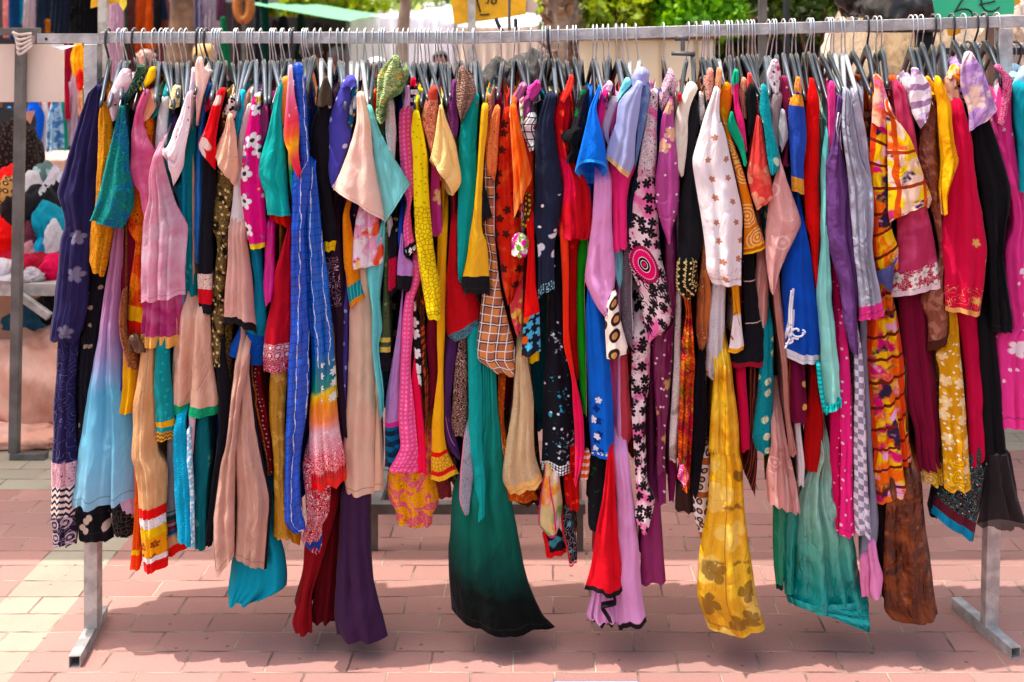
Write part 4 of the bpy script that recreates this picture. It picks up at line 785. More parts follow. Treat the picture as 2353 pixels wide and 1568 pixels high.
g(2, 'bright_blue_kurta', 'kurta', 'bright azure blue kurta, open bell cuff facing the viewer, floral embroidered hem',
  P('sleeve', 11, F('0b74d6', bump=.18), '592a598 532a740 512a850 482a1000 440a1185', '616a600 580a740 612a880 642a1000 666a1185', D=.11, folds=1.2, amp=.006, lip=.026, lipb=.044, hw=.001, bands=[(.965, 1.01, F('3f95e6'), 'cuff')]),
  P('body', 6, F('0f64c4', ('flower', '0a2f78', .03, .34, 4, {'r': (.66, .96), 'x': (.05, .55)}), ('flower', 'e8eef6', .045, .22, 5, {'r': (.62, .97), 'x': (.1, .6), 'rnd': .7}), ('dots', 'f0f4fa', .012, .3, {'r': (.955, .985)})), '520b440 515b700 520b1200 548b1568 546c12', '566b440 642b650 682b1000 706b1568 706c32', D=.2, folds=2.0, hw=.002))
g(2, 'hot_pink_blouse', 'top', 'hot pink top with a pale pink shoulder behind the azure bell cuff',
  P('sleeve', 7, F('e8397a'), '622a640 598a700 584a800 612a880', '672a630 660a700 640a780 618a872', sp=True),
  P('shoulder', 6, F('f2bccb', ('side', '2a1a20', .9, 1.1)), '650a575 626a600 620a645', '704a590 690a640 672a668', D=.07, sp=False))
g(2, 'sheer_white_kaftan', 'kaftan', 'sheer white kaftan over bright pink satin',
  P('sleeve', 6, F('ead9e2', tl=.35, sheer=.15), '668a700 630a770 615a850 640a960 655a1000', '735a690 700a790 668a900 668a985', D=.1, sp=False),
  P('body', 5, F('e85a92', satin=True), '722a690 662a780 655a880 685a960', '755a690 730a800 700a950'),
  P('skirt', 7, F('ea3f7c'), '670a1180 690a1400 702b60 712b155 716b165', '852a1140 812a1250 792a1400 796b30 800b135', D=.12, sp=False, hw=.003))
g(2, 'aqua_shoulder_blouse', 'top', 'aqua top with a pale shoulder beside the grey blue chiffon blouse',
  P('shoulder', 6, F('8fdcd8'), '770a555 740a620 722a700', '820a560 815a590 745a672', sp=True),
  P('hem', 5, F('86c8cc'), '700b160 700b300 735b400', '762b170 764b330 745b410', D=.05, sp=False))
g(2, 'chiffon_blouse', 'blouse', 'grey blue chiffon blouse with a stand collar and gold edged short sleeve',
  P('sleeve', 10, F('a9b0d2', tl=.35, bump=.15), '852a568 742a700 722a850 682a950 652a1040 649a1095', '905a580 872a800 852a950 846a1130 802a1232', D=.13, folds=1.6, hw=.001, bands=[(.93, 1.01, F('dfc48c', ('scroll', 'b89050', .01, .3)), 'cuff')]),
  P('collar', 9, F('a3a6cc'), '836a508 822a540 830a590', '952a508 948a540 930a590', D=.1, sp=False, hw=.001),
  P('body', 8, F('6f87b0', ('blotch', '8aa0c0', .04, .54), tl=.3), '905a570 868a800 855a1000 845a1150', '958a588 925a800 885a1000 852a1152', sp=False),
  P('skirt', 5, F('23354c'), '862a1130 825a1300 785a1568 790b50', '890a1000 850a1300 835a1568 812b60'))
g(2, 'lilac_leopard_kurta', 'kurta', 'pale lilac pink kurta sleeve ending in a leopard print flared cuff',
  P('sleeve', 8, F('d79ac6', bump=.18), '562a1275 550a1450 542b0 508b350 532b430 590b560 640b625', '685a1245 690a1568 702b100 716b300 704b420 690b525', D=.14, folds=1.8, hw=.001),
  P('cuff', 9, F('eadccd', ('leopard', '2e2119', .042, 'c48a50')), '660b510 640b640 648b860 652b915', '722b450 750b650 790b800 806b862', D=.13, folds=1.5, bands=[(.955, 1.01, F('1c1a1e'))], hw=.002, sp=False))
g(2, 'grey_lace_dress', 'dress', 'grey brown lace dress with a silver zip edge beside the tall floral print dress',
  P('body', 5, F('6a5f66', ('scroll', '9a8e96', .012, .3), ('side', 'c8c4cc', .88, .98)), '772b130 752b400 772b750 835b840', '826b140 828b500 836b805'))
g(2, 'salmon_cardigan', 'cardigan', 'salmon red knit cardigan hem with a striped cuff under the leopard cuff',
  P('body', 4, F('bf4a52', crinkle=.3), '735b895 745b1200 722b1450 725b1510', '800b900 808b1150 830b1400 795b1500', D=.16),
  P('side_panel', 3, F('a8507c'), '680b900 695b1200 722b1500', '735b900 740b1200 745b1480', sp=False))
TP = F('e2cfd0', ('blotch', 'd96a9c', .06, .54, {'soft': .08}), ('flower', '1d1418', .032, .43, 6, {'rnd': .8}), ('scroll', '1d1418', .02, .30, {'dis': 1.0, 'r': (0, .32)}), ('blotch', '1d1418', .02, .60, {'w': 2.0}))
TPS = F('e2cfd0', ('blotch', 'd96a9c', .06, .54, {'soft': .08}), ('flower', '1d1418', .032, .43, 6, {'rnd': .8, 'r': (.33, 1)}), ('scroll', '1d1418', .016, .38, {'dis': 1.0, 'r': (0, .36)}), ('blotch', '1d1418', .02, .60, {'w': 2.0, 'r': (.3, 1)}), ('rings', '1d1418', .03, 24.0, .5, {'r': (.69, .86)}), ('medal', '000000', .42, .68, .40, .075))
g(2, 'medallion_dress', 'dress', 'tall black, white and pink print dress with a big pink ringed medallion',
  P('sleeve', 8, TPS, '962a638 932a750 920a850 890a1000 862a1200 832a1500 812b0 810b250 872b420 902b600 932b765', '1006a630 1002a750 1002a950 1000a1200 1012b0 1030b200 1062b350 1112b655 950b785', D=.16, folds=2.0, hw=.002),
  P('shoulder', 7, F('d9b8c4', ('scroll', '2a1a22', .018, .5)), '1078a478 1022a600 1010a705', '1142a590 1110a680 1032a765', D=.09, sp=False),
  P('body', 6, TP, '822b760 830b1200 842b1568 852c300 838c430 902c552', '952b770 945b1100 922b1300 932c200 985c330 925c535', D=.2, hw=.0033))
g(2, 'plum_sequin_dress', 'dress', 'plum magenta dress with gold sequin sprays, satin sleeve with silver cuff',
  P('sleeve', 9, F('a04280', ('flower', 'e0b890', .09, .22, 5, {'rnd': .9, 'a': .8}), ('dots', 'e8d8e0', .04, .08, {'rnd': 1}), satin=True), '1082a688 1032a800 1016a1000 992a1250 992a1400 1030a1560 1058b60 1072b112', '1112a698 1122a900 1142a1100 1152a1300 1132a1500 1112a1560 1092b104', D=.12, folds=1.6),
  P('body', 5, F('6d1c4a', ('dots', 'e8cbd0', .03, .10, {'rnd': 1.0, 'r': (.3, 1)}), ('flower', 'c8a070', .08, .2, 4, {'rnd': .9, 'r': (.3, 1)}), satin=True, bump=.2), '1052b90 1062b400 1110b655 1000b720 962b790 975b1100 1002b1400 1000c150', '1132b70 1132b450 1112b700 1102b1000 1062b1400 1062c110', D=.2),
  P('lower_hem', 4, F('7a2c5a', ('dots', 'e0c8d0', .04, .1, {'rnd': 1})), '1000c120 1010c340', '1064c90 1060c345', sp=False))
g(2, 'dusky_rose_trousers', 'trousers', 'dusky rose wide trouser leg with a black lettuce edge, set back behind',
  P('leg', 2, F('8e3a66'), '915c330 890c600 892c905', '1020c300 1040c600 1062c885', D=.22, bands=[(.972, 1.01, F('221a20'))], hw=.004, folds=1.6))
g(2, 'wine_dress', 'dress', 'dark wine dress end behind the plum sequin dress',
  P('body', 3, F('6a1c48'), '1055b1300 1072c0 1082c325', '1120b1300 1135c100 1112c332'))
g(2, 'cream_blouse', 'blouse', 'cream off-white short blouse with a black ring at its collar, pointed sleeve',
  P('sleeve', 8, F('e2dacb', bump=.3), '1195a600 1150a720 1122a850 1110a1050 1122a1150 1168a1222', '1282a608 1232a720 1212a850 1202a1050 1182a1205', D=.12, folds=1.6, hw=.001),
  P('collar', 9, F('b0303c'), '1140a652 1132a700', '1172a655 1170a690', D=.05, sp=False))
g(2, 'charcoal_kurta', 'kurta', 'charcoal black kurta with a gold dotted diamond cuff',
  P('sleeve', 7, F('1d1e22', bump=.3), '1242a690 1222a800 1202a1000 1192a1200 1152a1420 1150a1568 1140b260', '1282a712 1292a850 1262a1000 1272a1300 1312a1450 1322b100 1282b250', D=.16, folds=2.2),
  P('cuff', 8, F('18181a', ('stripe', 'd8c48a', .022, .12, 'u', {'dash': .008}), ('dots', 'e2ca80', .016, .2, {'rnd': .2})), '1135b245 1132b430 1218b518', '1278b240 1292b395 1288b412', D=.11, sp=False, hw=.002))
g(2, 'white_flowered_kameez', 'kameez', 'white kameez with small pink brown flowers, long straight front sleeve',
  P('sleeve', 11, F('e6e0e0', ('flower', 'b07a62', .053, .17, 5, {'rnd': .25}), ('scroll', 'c88a80', .016, .32, {'r': (.915, .98)}), bump=.2), '1395a610 1332a800 1292a950 1250a1100 1256a1200 1312a1568 1335b150 1346b290 1385b385', '1432a622 1432a800 1482a950 1542a1200 1592a1450 1598b0 1592b200 1578b402', D=.12, folds=1.5, amp=.007, hw=.001),
  P('collar', 9, F('d9a07c', ('blotch', 'b0402a', .025, .58)), '1408a478 1398a560 1394a625', '1446a485 1444a560 1434a640', D=.07, sp=False),
  P('body', 6, F('d8d2d4', ('dots', 'b8846a', .06, .07), crinkle=.3), '1382b400 1352b550 1332b900 1330b1012 1360b1048', '1472b400 1472b800 1462b1030', D=.18, hw=.002))
g(2, 'rose_print_blouse', 'blouse', 'brown rose print blouse neck left of the tall white kameez',
  P('shoulder', 7, F('c89a8c', ('scroll', '8a3a34', .016, .45)), '1345a490 1332a580 1338a680', '1392a488 1388a580 1366a690', sp=True),
  P('sleeve', 6, F('d8cfcb', ('scroll', '2a2224', .018, .3)), '1290a640 1286a760 1300a860', '1322a660 1330a760 1320a800', sp=False))
g(2, 'brown_floral_dress', 'dress', 'copper brown floral dress with a wavy pale edge left of the white kameez',
  P('body', 6, F('9a562f', ('scroll', 'd0b09a', .03, .2, {'dis': 1.4}), ('blotch', 'b8704a', .05, .54)), '1312b140 1298b300 1272b450 1266b700 1290b832', '1342b290 1385b480 1352b760 1312b835', D=.14, hw=.004),
  P('ruffle', 7, F('b06a40'), '1318b300 1330b450 1322b620 1335b760', '1360b320 1372b480 1348b640 1352b770', D=.04, sp=False))
g(2, 'stone_print_dress', 'dress', 'off-white dress with grey lace leaf print, long and narrow',
  P('body', 5, F('ded4cf', ('scroll', '8a7a72', .02, .26, {'dis': 1.5}), ('blotch', 'a89a92', .05, .62)), '1130b455 1122b700 1112b1000 1092b1300 1082b1568 1090c52', '1166b498 1166b800 1162b1100 1142b1400 1140c52'))
RUF = F('e0602c', ('blotch', 'c8243c', .03, .54, {'w': 1.0}), ('blotch', 'f0a03a', .03, .58, {'w': 4.0}), ('blotch', '5a7a1c', .035, .62, {'w': 7.0}), ('blotch', '1a1014', .025, .64, {'w': 11.0}), crinkle=.8, bump=.5)
g(2, 'ruffled_scarf', 'scarf', 'twisted scarf of orange, red and leaf green ruffles ending in a pink rose',
  P('body', 8, RUF, '1182b480 1202b600 1162b800 1160b1100 1146b1400 1142c0 1150c200', '1232b500 1252b800 1256b1000 1246b1250 1232b1500 1232c0 1216c232', D=.07, amp=.02, wr=3.2, folds=2.5, hw=.0044),
  P('rose', 10, F('d8508a', ('rings', 'f2b0c8', .03, 26.0, .5, {'rnd': .2}), crinkle=.8), '1140c118 1132c165 1165c205', '1205c118 1215c165 1190c205', D=.05, sp=False, amp=.012))
g(2, 'black_narrow_dress', 'dress', 'plain black narrow dress left of the long golden gown',
  P('body', 5, BLACK, '1282b830 1262b1000 1242b1200 1232b1568 1222c200 1255c305', '1332b850 1346b1300 1332b1568 1302c200 1272c302', D=.18),
  P('sheer_hem', 3, F('3a2620', crinkle=.3), '1135c230 1130c385', '1240c230 1252c408', sp=False))
g(2, 'leopard_scarf', 'scarf', 'white scarf with small brown leopard spots and copper bands',
  P('body', 5, F('e6dcd6', ('leopard', '3a2a22', .022, 'c89a78'), ('band', 'a8623a', .0, .08), ('band', 'a8623a', .40, .47), ('band', 'a8623a', .88, 1.0)), '1312c30 1272c150 1250c320 1262c450 1302c600', '1362c20 1356c300 1352c480 1325c610', D=.08),
  P('fringe', 4, F('cfc8cc'), '1292c480 1300c620 1302c705', '1335c520 1330c650 1312c715', sp=False, D=.04))
GOLD = F([(0, 'c08a14'), (.3, 'd8a020'), (.5, 'e0ae28'), (.8, 'd8a424'), (1, 'c08c18')], ('blotch', 'efc858', .12, .55, {'soft': .12}), ('flower', 'f0d27a', .12, .36, 3, {'rnd': 1.0, 'r': (.35, 1), 'a': .7, 'warp': .015, 'ws': 30}), ('flower', '5a3a0c', .085, .36, 3, {'rnd': 1.0, 'r': (.38, .52), 'a': .75, 'warp': .012, 'ws': 40}), ('flower', '5a3a0c', .075, .40, 4, {'rnd': 1.0, 'r': (.72, .97), 'x': (.05, .95), 'a': .7, 'warp': .012, 'ws': 40}), ('scroll', '8a5c12', .09, .05, {'r': (.3, 1), 'a': .6}), ('line', 'a87414', .5, .05, .46, .95, .012), satin=True, bump=.32)
g(2, 'golden_gown', 'gown', 'golden yellow satin gown with brown and cream leaf print reaching near the ground',
  P('skirt', 8, GOLD, '1392b1040 1372b1300 1352b1568 1368c0 1350c400 1302c700 1284c1000 1332c1150 1362c1240', '1522b970 1552b1300 1572b1568 1592c100 1622c500 1662c800 1702c1060 1762c1245', D=.22, folds=2.0, amp=.010, hw=.0027))
g(2, 'orange_circle_tunic', 'tunic', 'orange tunic sleeve with big pale spiral circles and gold striped cuff',
  P('sleeve', 9, F('d8821c', ('rings', 'efc890', .085, 60.0, .40, {'rnd': .5}), ('band', 'f0bc50', .95, .962), ('band', 'c06a10', .962, .985), ('band', 'f0bc50', .985, 1.0)), '1452a825 1492a1000 1542a1200 1592a1450 1602b50 1606b192', '1482a855 1532a1000 1602a1200 1652a1400 1702a1568 1722b20 1752b142', D=.11, hw=.001),
  P('shoulder', 8, F('e3a42c', ('blotch', 'd8761c', .05, .5)), '1442a600 1422a700 1452a850', '1512a598 1512a720 1482a870', D=.09, sp=True))
g(2, 'pink_green_shirt', 'shirt', 'hot pink shirt with emerald green contrast sleeve underside and shoulder',
  P('sleeve', 9, F('e03a78'), '1522a560 1530a750 1562a900 1602a1000 1612a1060', '1562a555 1566a700 1602a850 1618a1030', D=.09, sp=True),
  P('under_sleeve', 10, F('12a078'), '1502a785 1480a875 1522a950 1572a1050 1595a1148', '1522a775 1562a880 1602a980 1616a1130', D=.06, sp=False),
  P('shoulder', 10, F('14a27c'), '1525a490 1510a560 1520a590', '1560a492 1564a560 1548a575', D=.07, sp=False))
g(2, 'black_salmon_blouse', 'top', 'black top with a grey faced cuff and salmon red shoulder',
  P('sleeve', 9, F('141417'), '1622a598 1605a700 1622a800 1632a935', '1682a605 1682a730 1662a850 1642a938', D=.09),
  P('shoulder', 8, F('d85a54'), '1625a512 1618a570 1622a610', '1652a515 1662a570 1668a605', D=.07, sp=True),
  P('collar', 7, F('d0a088', ('scroll', 'a8502c', .012, .45)), '1580a545 1565a640 1590a820', '1618a555 1615a640 1612a820', D=.06, sp=False))
g(2, 'coral_brocade_blouse', 'blouse', 'coral red blouse with large faded gold flowers',
  P('sleeve', 10, F('cf4a46', ('flower', 'e8b090', .10, .34, 6, {'rnd': .8, 'a': .75}), ('blotch', 'da6a5a', .06, .55)), '1690a800 1660a950 1640a1100 1622a1200 1652a1350 1688a1450', '1712a815 1762a1050 1802a1280 1813a1350', D=.12, hw=.001))
g(2, 'teal_dotted_kameez', 'kameez', 'teal kameez with cream polka dots, gathered puff sleeve and straight skirt',
  P('sleeve', 11, F('13959c', ('dots', 'cfe0c8', .052, .2, {'rnd': .5}), crinkle=.3), '1718a596 1705a750 1742a900 1766a1100 1782a1195', '1762a605 1776a700 1792a850 1842a1080 1835a1178 1795a1208', D=.1, folds=2.5),
  P('body', 5, F('118a92', ('dots', 'd9e2bc', .052, .2, {'rnd': .4}), ('scroll', '0a5a66', .03, .15)), '1722b700 1692b1100 1662b1450 1692b1545', '1802b690 1806b1000 1802b1560', D=.18))
g(2, 'ivory_border_kaftan', 'kaftan', 'white kaftan panel with orange border and gold circle drawing',
  P('body', 7, F([(0, 'd89a24'), (.42, 'dc9a24'), (.46, 'e8e0dc'), (1, 'e8dfdc')], ('rings', 'a8502c', .09, 26.0, .3, {'rnd': .3, 'r': (.4, .8)}), ('line', '8a3a2a', .2, .15, .75, .6, .04), ('band', 'e0a020', .93, 1.0)), '1512b390 1522b600 1502b800 1488b865', '1562b390 1582b650 1602b820 1596b848', D=.1, hw=.002))
g(2, 'black_red_edge_dress', 'dress', 'black dress panel with two thin seams and a dark red hem edge',
  P('body', 6, F('141318', ('band', 'cfc0b0', .235, .243), ('band', 'cfc0b0', .585, .592)), '1602b170 1592b500 1602b720 1522b870 1480b962', '1662b190 1702b600 1752b750 1766b955', D=.18, bands=[(.945, 1.01, F('8e1c2c'))], folds=2.0, hw=.003))
g(2, 'crimson_slip', 'dress', 'bright crimson slip dress strip right of the golden gown',
  P('body', 4, F('c80f48'), '1542b960 1562b1300 1572b1545', '1612b960 1622b1150 1642b1520'))
g(2, 'striped_brown_dress', 'dress', 'dark brown dress with fine rust stripes behind the teal dotted skirt',
  P('body', 3, F('3a1a1c', ('stripe', '9a4a34', .014, .15, 'u', {'warp': .01})), '1642b950 1640b1300 1630b1568 1600c120', '1702b950 1680b1300 1690c50 1678c310'))
g(2, 'crimson_ruffle_skirt', 'skirt', 'crimson red flared skirt with a black lettuce hem over pink layers',
  P('skirt', 7, F('c80f2e', bump=.15), '655c20 622c300 582c550 545c800 500c948', '702c20 716c300 738c550 762c800 790c965', D=.2, bands=[(.972, 1.01, F('1c1418'))], folds=2.0, hw=.0055, amp=.008))
g(2, 'candy_pink_skirt', 'skirt', 'candy pink layered skirt with black lettuce hems showing below the crimson one',
  P('skirt', 6, F('d39ac4', bump=.15), '692c20 716c300 720c700 700c1000 740c1215', '800b1560 832c300 872c600 892c900 926c1180', D=.2, bands=[(.977, 1.01, F('1c1418'))], folds=1.6, hw=.0044),
  P('flounce', 5, F('d39ac4', bump=.15), '555c930 540c1000 508c1140 560c1165', '760c930 800c1050 832c1140 790c1165', D=.1, bands=[(.93, 1.01, F('1c1418'))], hw=.0077, sp=False),
  P('ruffle_edge', 8, F('1c1418'), '690c985 705c1030 605c1050 640c1110 660c1145', '718c990 716c1040 622c1065 660c1120 690c1160', D=.02, sp=False, cap=False, hw=0.0))
g(2, 'multicolour_scarf', 'scarf', 'blurry rainbow print scarf end edged in magenta, hanging low right of the green gown',
  P('body', 6, F('c8b88a', ('blotch', 'd8863a', .06, .54, {'soft': .06}), ('blotch', '7a9a5a', .05, .58, {'w': 3.0, 'soft': .06}), ('blotch', 'dcc4cc', .06, .58, {'w': 6.0, 'soft': .06}), ('side', 'c83a72', -.1, .07), ('line', 'c83a72', .35, 0.0, .85, .9, .05), ('band', 'c83a72', .95, 1.0)), '222c150 186c300 172c500 250c578', '320c140 346c350 332c500 302c572', D=.06, hw=.002))
g(2, 'black_paisley_scarf', 'scarf', 'black scarf with red edges and turquoise paisleys, pointed ends hanging lowest',
  P('body', 5, F('17141a', ('blotch', '4a8a96', .03, .62), ('scroll', 'd8d0d0', .02, .14), ('side', 'c81f28', -.1, .18), ('band', 'd8a0a8', .93, .965), ('band', 'c81f28', .965, 1.0)), '335c440 345c560 380c680 395c778', '402c380 442c540 452c690 450c745', D=.05, hw=.002),
  P('corner', 4, F('17141a', ('blotch', '4a8a96', .03, .60), ('side', 'c81f28', -.1, .2), ('band', 'c81f28', .8, 1.0)), '212c560 232c640 242c718', '340c540 372c600 375c690', D=.04, sp=False, hw=.002))
g(2, 'red_print_tunic', 'tunic', 'red tunic hem with small orange sparkles behind the rainbow scarf',
  P('body', 4, F('b81a1c', ('dots', 'e84a2c', .03, .16, {'rnd': 1})), '350b1500 352c200 372c375', '470b1500 465c200 460c385'),
  P('trim', 6, F('d8642a', ('stripe', 'e8d8d0', .02, .25, 'v')), '490b1568 470c160 470c170', '540c0 532c120 520c172', D=.05, sp=False))
g(2, 'brown_print_skirt', 'skirt', 'dark brown and orange print skirt hem behind the cream gauze overskirt',
  P('body', 2, F('3c2214', ('blotch', 'a85a1c', .03, .58), ('scroll', '1a0f0a', .02, .3)), '20c150 10c280 30c345', '200c150 240c300 215c345'))
# column four
g(3, 'taupe_blouse', 'blouse', 'taupe grey blouse with a folded sleeve opening, beside the teal puff sleeve',
  P('sleeve', 8, F('9a8a8c'), '40a650 20a750 30a900 60a1055', '102a658 88a850 75a1020', D=.1, sp=True),
  P('cuff', 9, F('a4a2a6'), '92a760 66a900 82a1000', '120a772 136a950 98a1052', D=.07, sp=False))
g(3, 'wine_sequin_blouse', 'top', 'wine red sequinned top with a pale print collar at its hanger',
  P('sleeve', 7, F('8a2a50', ('dots', 'e0b0c0', .03, .1, {'rnd': 1})), '102a538 92a650 118a800 128a1000 92a1150', '140a540 152a700 150a900 130a1080 150a1142', D=.1, sp=True),
  P('collar', 8, F('dcd2d6', ('blotch', 'c03a6a', .02, .58), ('blotch', '3a3034', .015, .6, {'w': 3.0})), '25a430 0a520 40a640', '75a430 92a520 70a640', D=.07, sp=False))
g(3, 'pink_embossed_kameez', 'kameez', 'dusty pink satin kameez embossed with circles, wide pointed sleeve',
  P('sleeve', 10, F('cf9c96', ('rings', 'e2bcb4', .09, 40.0, .26, {'rnd': .6}), satin=True, bump=.25), '72a1155 20a1330 -5a1568 -12b200 5b350 25b455', '112a1168 182a1340 242a1540 192b80 102b260 45b452', D=.12, folds=1.8, hw=.002),
  P('body', 7, F('a8746a', satin=True), '42b330 52b600 96b950 122b1300 150b1568', '78b315 102b600 136b900 152b1300 202b1568', D=.16),
  P('ruffle_hem', 7, F('c79088', ('rings', 'e0b4ac', .05, 30.0, .3, {'r': (.2, .5)}), ('stripe', 'dcb4ac', .03, .12, 'u', {'r': (.45, 1)})), '35b1460 2c100 0c335', '142b1470 202c200 236c415', D=.12, amp=.012, folds=5.0, hw=.004, sp=False),
  P('back_tail', 5, F('b98880', ('stripe', 'd0a49c', .02, .2, 'u')), '-70b200 -105b450 -105b650', '0b250 8b450 -2b700', D=.1, sp=False))
g(3, 'white_slip_dress', 'dress', 'white slip dress tail hanging behind the pink ruffled hem',
  P('body', 5, F('dcd2cf'), '182b1320 200c0 210c210', '230b1400 252c80 246c222'))
g(3, 'blue_braided_kaftan', 'kaftan', 'royal blue kaftan with white braid scroll and silver hem band, orange printed shoulder',
  P('sleeve', 9, F('2c4aa0', ('band', 'dc9a4a', .02, .14), ('band', 'd9a050', .85, 1.0), ('scroll', 'a8521c', .014, .25, {'r': (.02, .14)}), ('scroll', 'a8521c', .014, .25, {'r': (.86, 1)})), '192a638 152a720 152a850 162a1100 166a1312', '236a640 262a750 268a950 246a1150 252a1342', D=.1, sp=False, hw=.002),
  P('shoulder', 9, F('d9955a', ('scroll', 'a04a20', .014, .35)), '202a535 180a600 190a640', '222a538 236a600 232a640', D=.07, sp=False),
  P('body', 8, F('0d4aa8', ('line', 'e4e6ee', .28, .44, .06, .86, .04), ('line', 'e4e6ee', .25, .6, .16, .86, .03), bump=.15), '172b40 102b280 120b600 112b800 102b902', '272b10 322b300 346b550 372b850 370b952', D=.16, bands=[(.915, .925, F('e4e4ea')), (.935, 1.01, F('d2d2d8', satin=True))], hw=.002, folds=1.8))
g(3, 'scarlet_dress', 'dress', 'plain scarlet dress between the royal blue kaftan and the mint robe',
  P('sleeve', 7, F('cf2312'), '302a545 272a680 252a950 252a1300 272a1568 292b50 332b435', '322a552 352a700 352a900 362a1200 372a1568 352b200 346b445', D=.13, folds=1.8),
  P('body', 4, F('a8180e'), '292b960 272b1300 245c100', '332b970 392b1350 372c135'))
g(3, 'wine_dotted_tunic', 'tunic', 'wine tunic with gold dots and an orange edge under the silver hem band',
  P('body', 6, F('6e1638', ('dots', 'e8c070', .062, .13, {'rnd': .1}), ('side', 'd8862a', -.1, .05)), '152b940 150b1200 156b1332', '262b945 272b1200 266b1355', D=.1, bands=[(.965, 1.01, F('d8961c'))], hw=.003))
g(3, 'mint_robe', 'robe', 'pale mint robe with a turquoise braided and tasselled edge',
  P('body', 8, F([(0, '4f9c9c'), (.15, '7fcac0'), (1, 'a4e0d2')], bump=.15), '405a880 372a1100 365a1568 372b100 345b450 366b850 392b1250 402b1282', '420a1000 412a1568 422b100 442b400 462b700 492b1000 512b1225', D=.14, folds=1.4, hw=.002),
  P('braid', 9, F('19b6b0', ('stripe', '0b7a80', .012, .2, 'v')), '330b940 345b1080 378b1250 398b1280', '358b940 375b1080 402b1235 420b1262', D=.05, sp=False, amp=.008, hw=.004),
  P('braid', 10, F('19b6b0', ('stripe', '0b7a80', .008, .2, 'u')), '396b1232 396b1276', '512b1180 510b1232', D=.02, cap=False, sp=False, hw=.001))
g(3, 'pink_dotted_dress', 'dress', 'fuchsia pink dress with white dots and a lighter front panel',
  P('sleeve', 8, F('da4a8e'), '430a568 412a650 416a800 420a1030', '462a578 472a700 466a850 430a1035', D=.08, sp=False),
  P('body', 5, F('c01858', ('dots', 'e8a0bc', .026, .09, {'rnd': .8})), '442b230 462b700 440b1250 432b1568 472c542', '502b340 532b700 520b1250 512b1568 500c542'),
  P('front_panel', 6, F('e83a80', ('dots', 'f6d4e0', .03, .12, {'rnd': .7})), '490b600 498b900 500b1300 500b1568 498c560', '535b600 572b1000 586b1400 592c100 602c572', D=.1, sp=False, hw=.003))
g(3, 'purple_dress', 'dress', 'dark purple crumpled dress with the striped neck scarf beside silver grey',
  P('sleeve', 9, F('643f74', bump=.4), '482a660 452a950 402a1150 382a1400 392b50 442b200 502b420 522b650 572b862', '512a680 502a950 552a1200 592a1350 582b100 612b350 622b700 622b862', D=.13, folds=2.4, amp=.012),
  P('collar', 10, F('2c2030', ('stripe', 'cfc4d2', .009, .25, 'u', {'warp': .01})), '485a780 470a880 490a980', '505a790 500a900 520a1060', D=.04, sp=False))
g(3, 'checker_shawl', 'shawl', 'white and grey checker woven shawl hanging long between pink and grey',
  P('body', 7, F('d4cdd8', ('squares', '8a8494', .0155), ('blotch', 'e4dce4', .03, .6)), '602b855 592b1300 596c0 612c540', '636b740 662b950 676b1400 692c200 722c582', D=.06, hw=.004))
g(3, 'silver_grey_dress', 'dress', 'silver grey crumpled dress with a pink cuff band and pink hem tails',
  P('sleeve', 10, F('a9aab8', bump=.45), '522a615 502a850 542a1100 562a1250 582a1568 592b200 632b590 626b640', '572a640 602a850 640a1100 722a1300 722a1568 732b200 782b420 810b605', D=.14, folds=2.2, amp=.013, bands=[(.935, 1.01, F('d9468c'), 'cuff')], hw=.002),
  P('sleeve', 8, F('b2b2c0', bump=.4), '580a620 590a800 620a1000 660a1200', '620a660 650a780 692a1000 722a1280', D=.12, sp=False),
  P('body', 5, F('8c8c9c', bump=.3), '642b630 662b1100 690b1568 702c300 652c600 630c740', '692b625 692b1000 722b1400 742c200 762c480 740c660', D=.16),
  P('tail', 6, F('cf7ca4'), '632c740 640c880 652c985', '700c700 712c800 708c975', D=.06, sp=False),
  P('tail', 7, F('d48ab4', ('scroll', 'a84a84', .012, .2, {'r': (0, .3)})), '690c640 705c800 705c960 738c1018', '748c620 762c730 800c850 790c960', D=.06, sp=False))
BATIK = F('e2701c', ('blotch', 'efc04a', .05, .5), ('blotch', '33203c', .055, .57, {'w': 2.0}), ('blotch', 'c82a6a', .05, .60, {'w': 5.0}), ('blotch', 'e0a8cc', .05, .62, {'w': 8.0}), ('stripe', 'd2481a', .09, .13, 'u', {'warp': .03, 'ws': 9.0}), ('stripe', '6a2410', .06, .08, 'v', {'warp': .03, 'ws': 9.0}))
BATIKL = F('ecd2bc', ('blotch', 'e8c84a', .06, .52), ('blotch', '3a2a5a', .05, .60, {'w': 2.0}), ('blotch', 'd03a7a', .05, .61, {'w': 5.0}), ('blotch', 'e8622a', .10, .55, {'w': 8.0, 'r': (0, .4), 'soft': .1}), ('stripe', 'c0521c', .075, .10, 'u', {'warp': .05, 'ws': 8.0}), ('stripe', '9a3c14', .10, .06, 'v', {'warp': .05, 'ws': 8.0}))
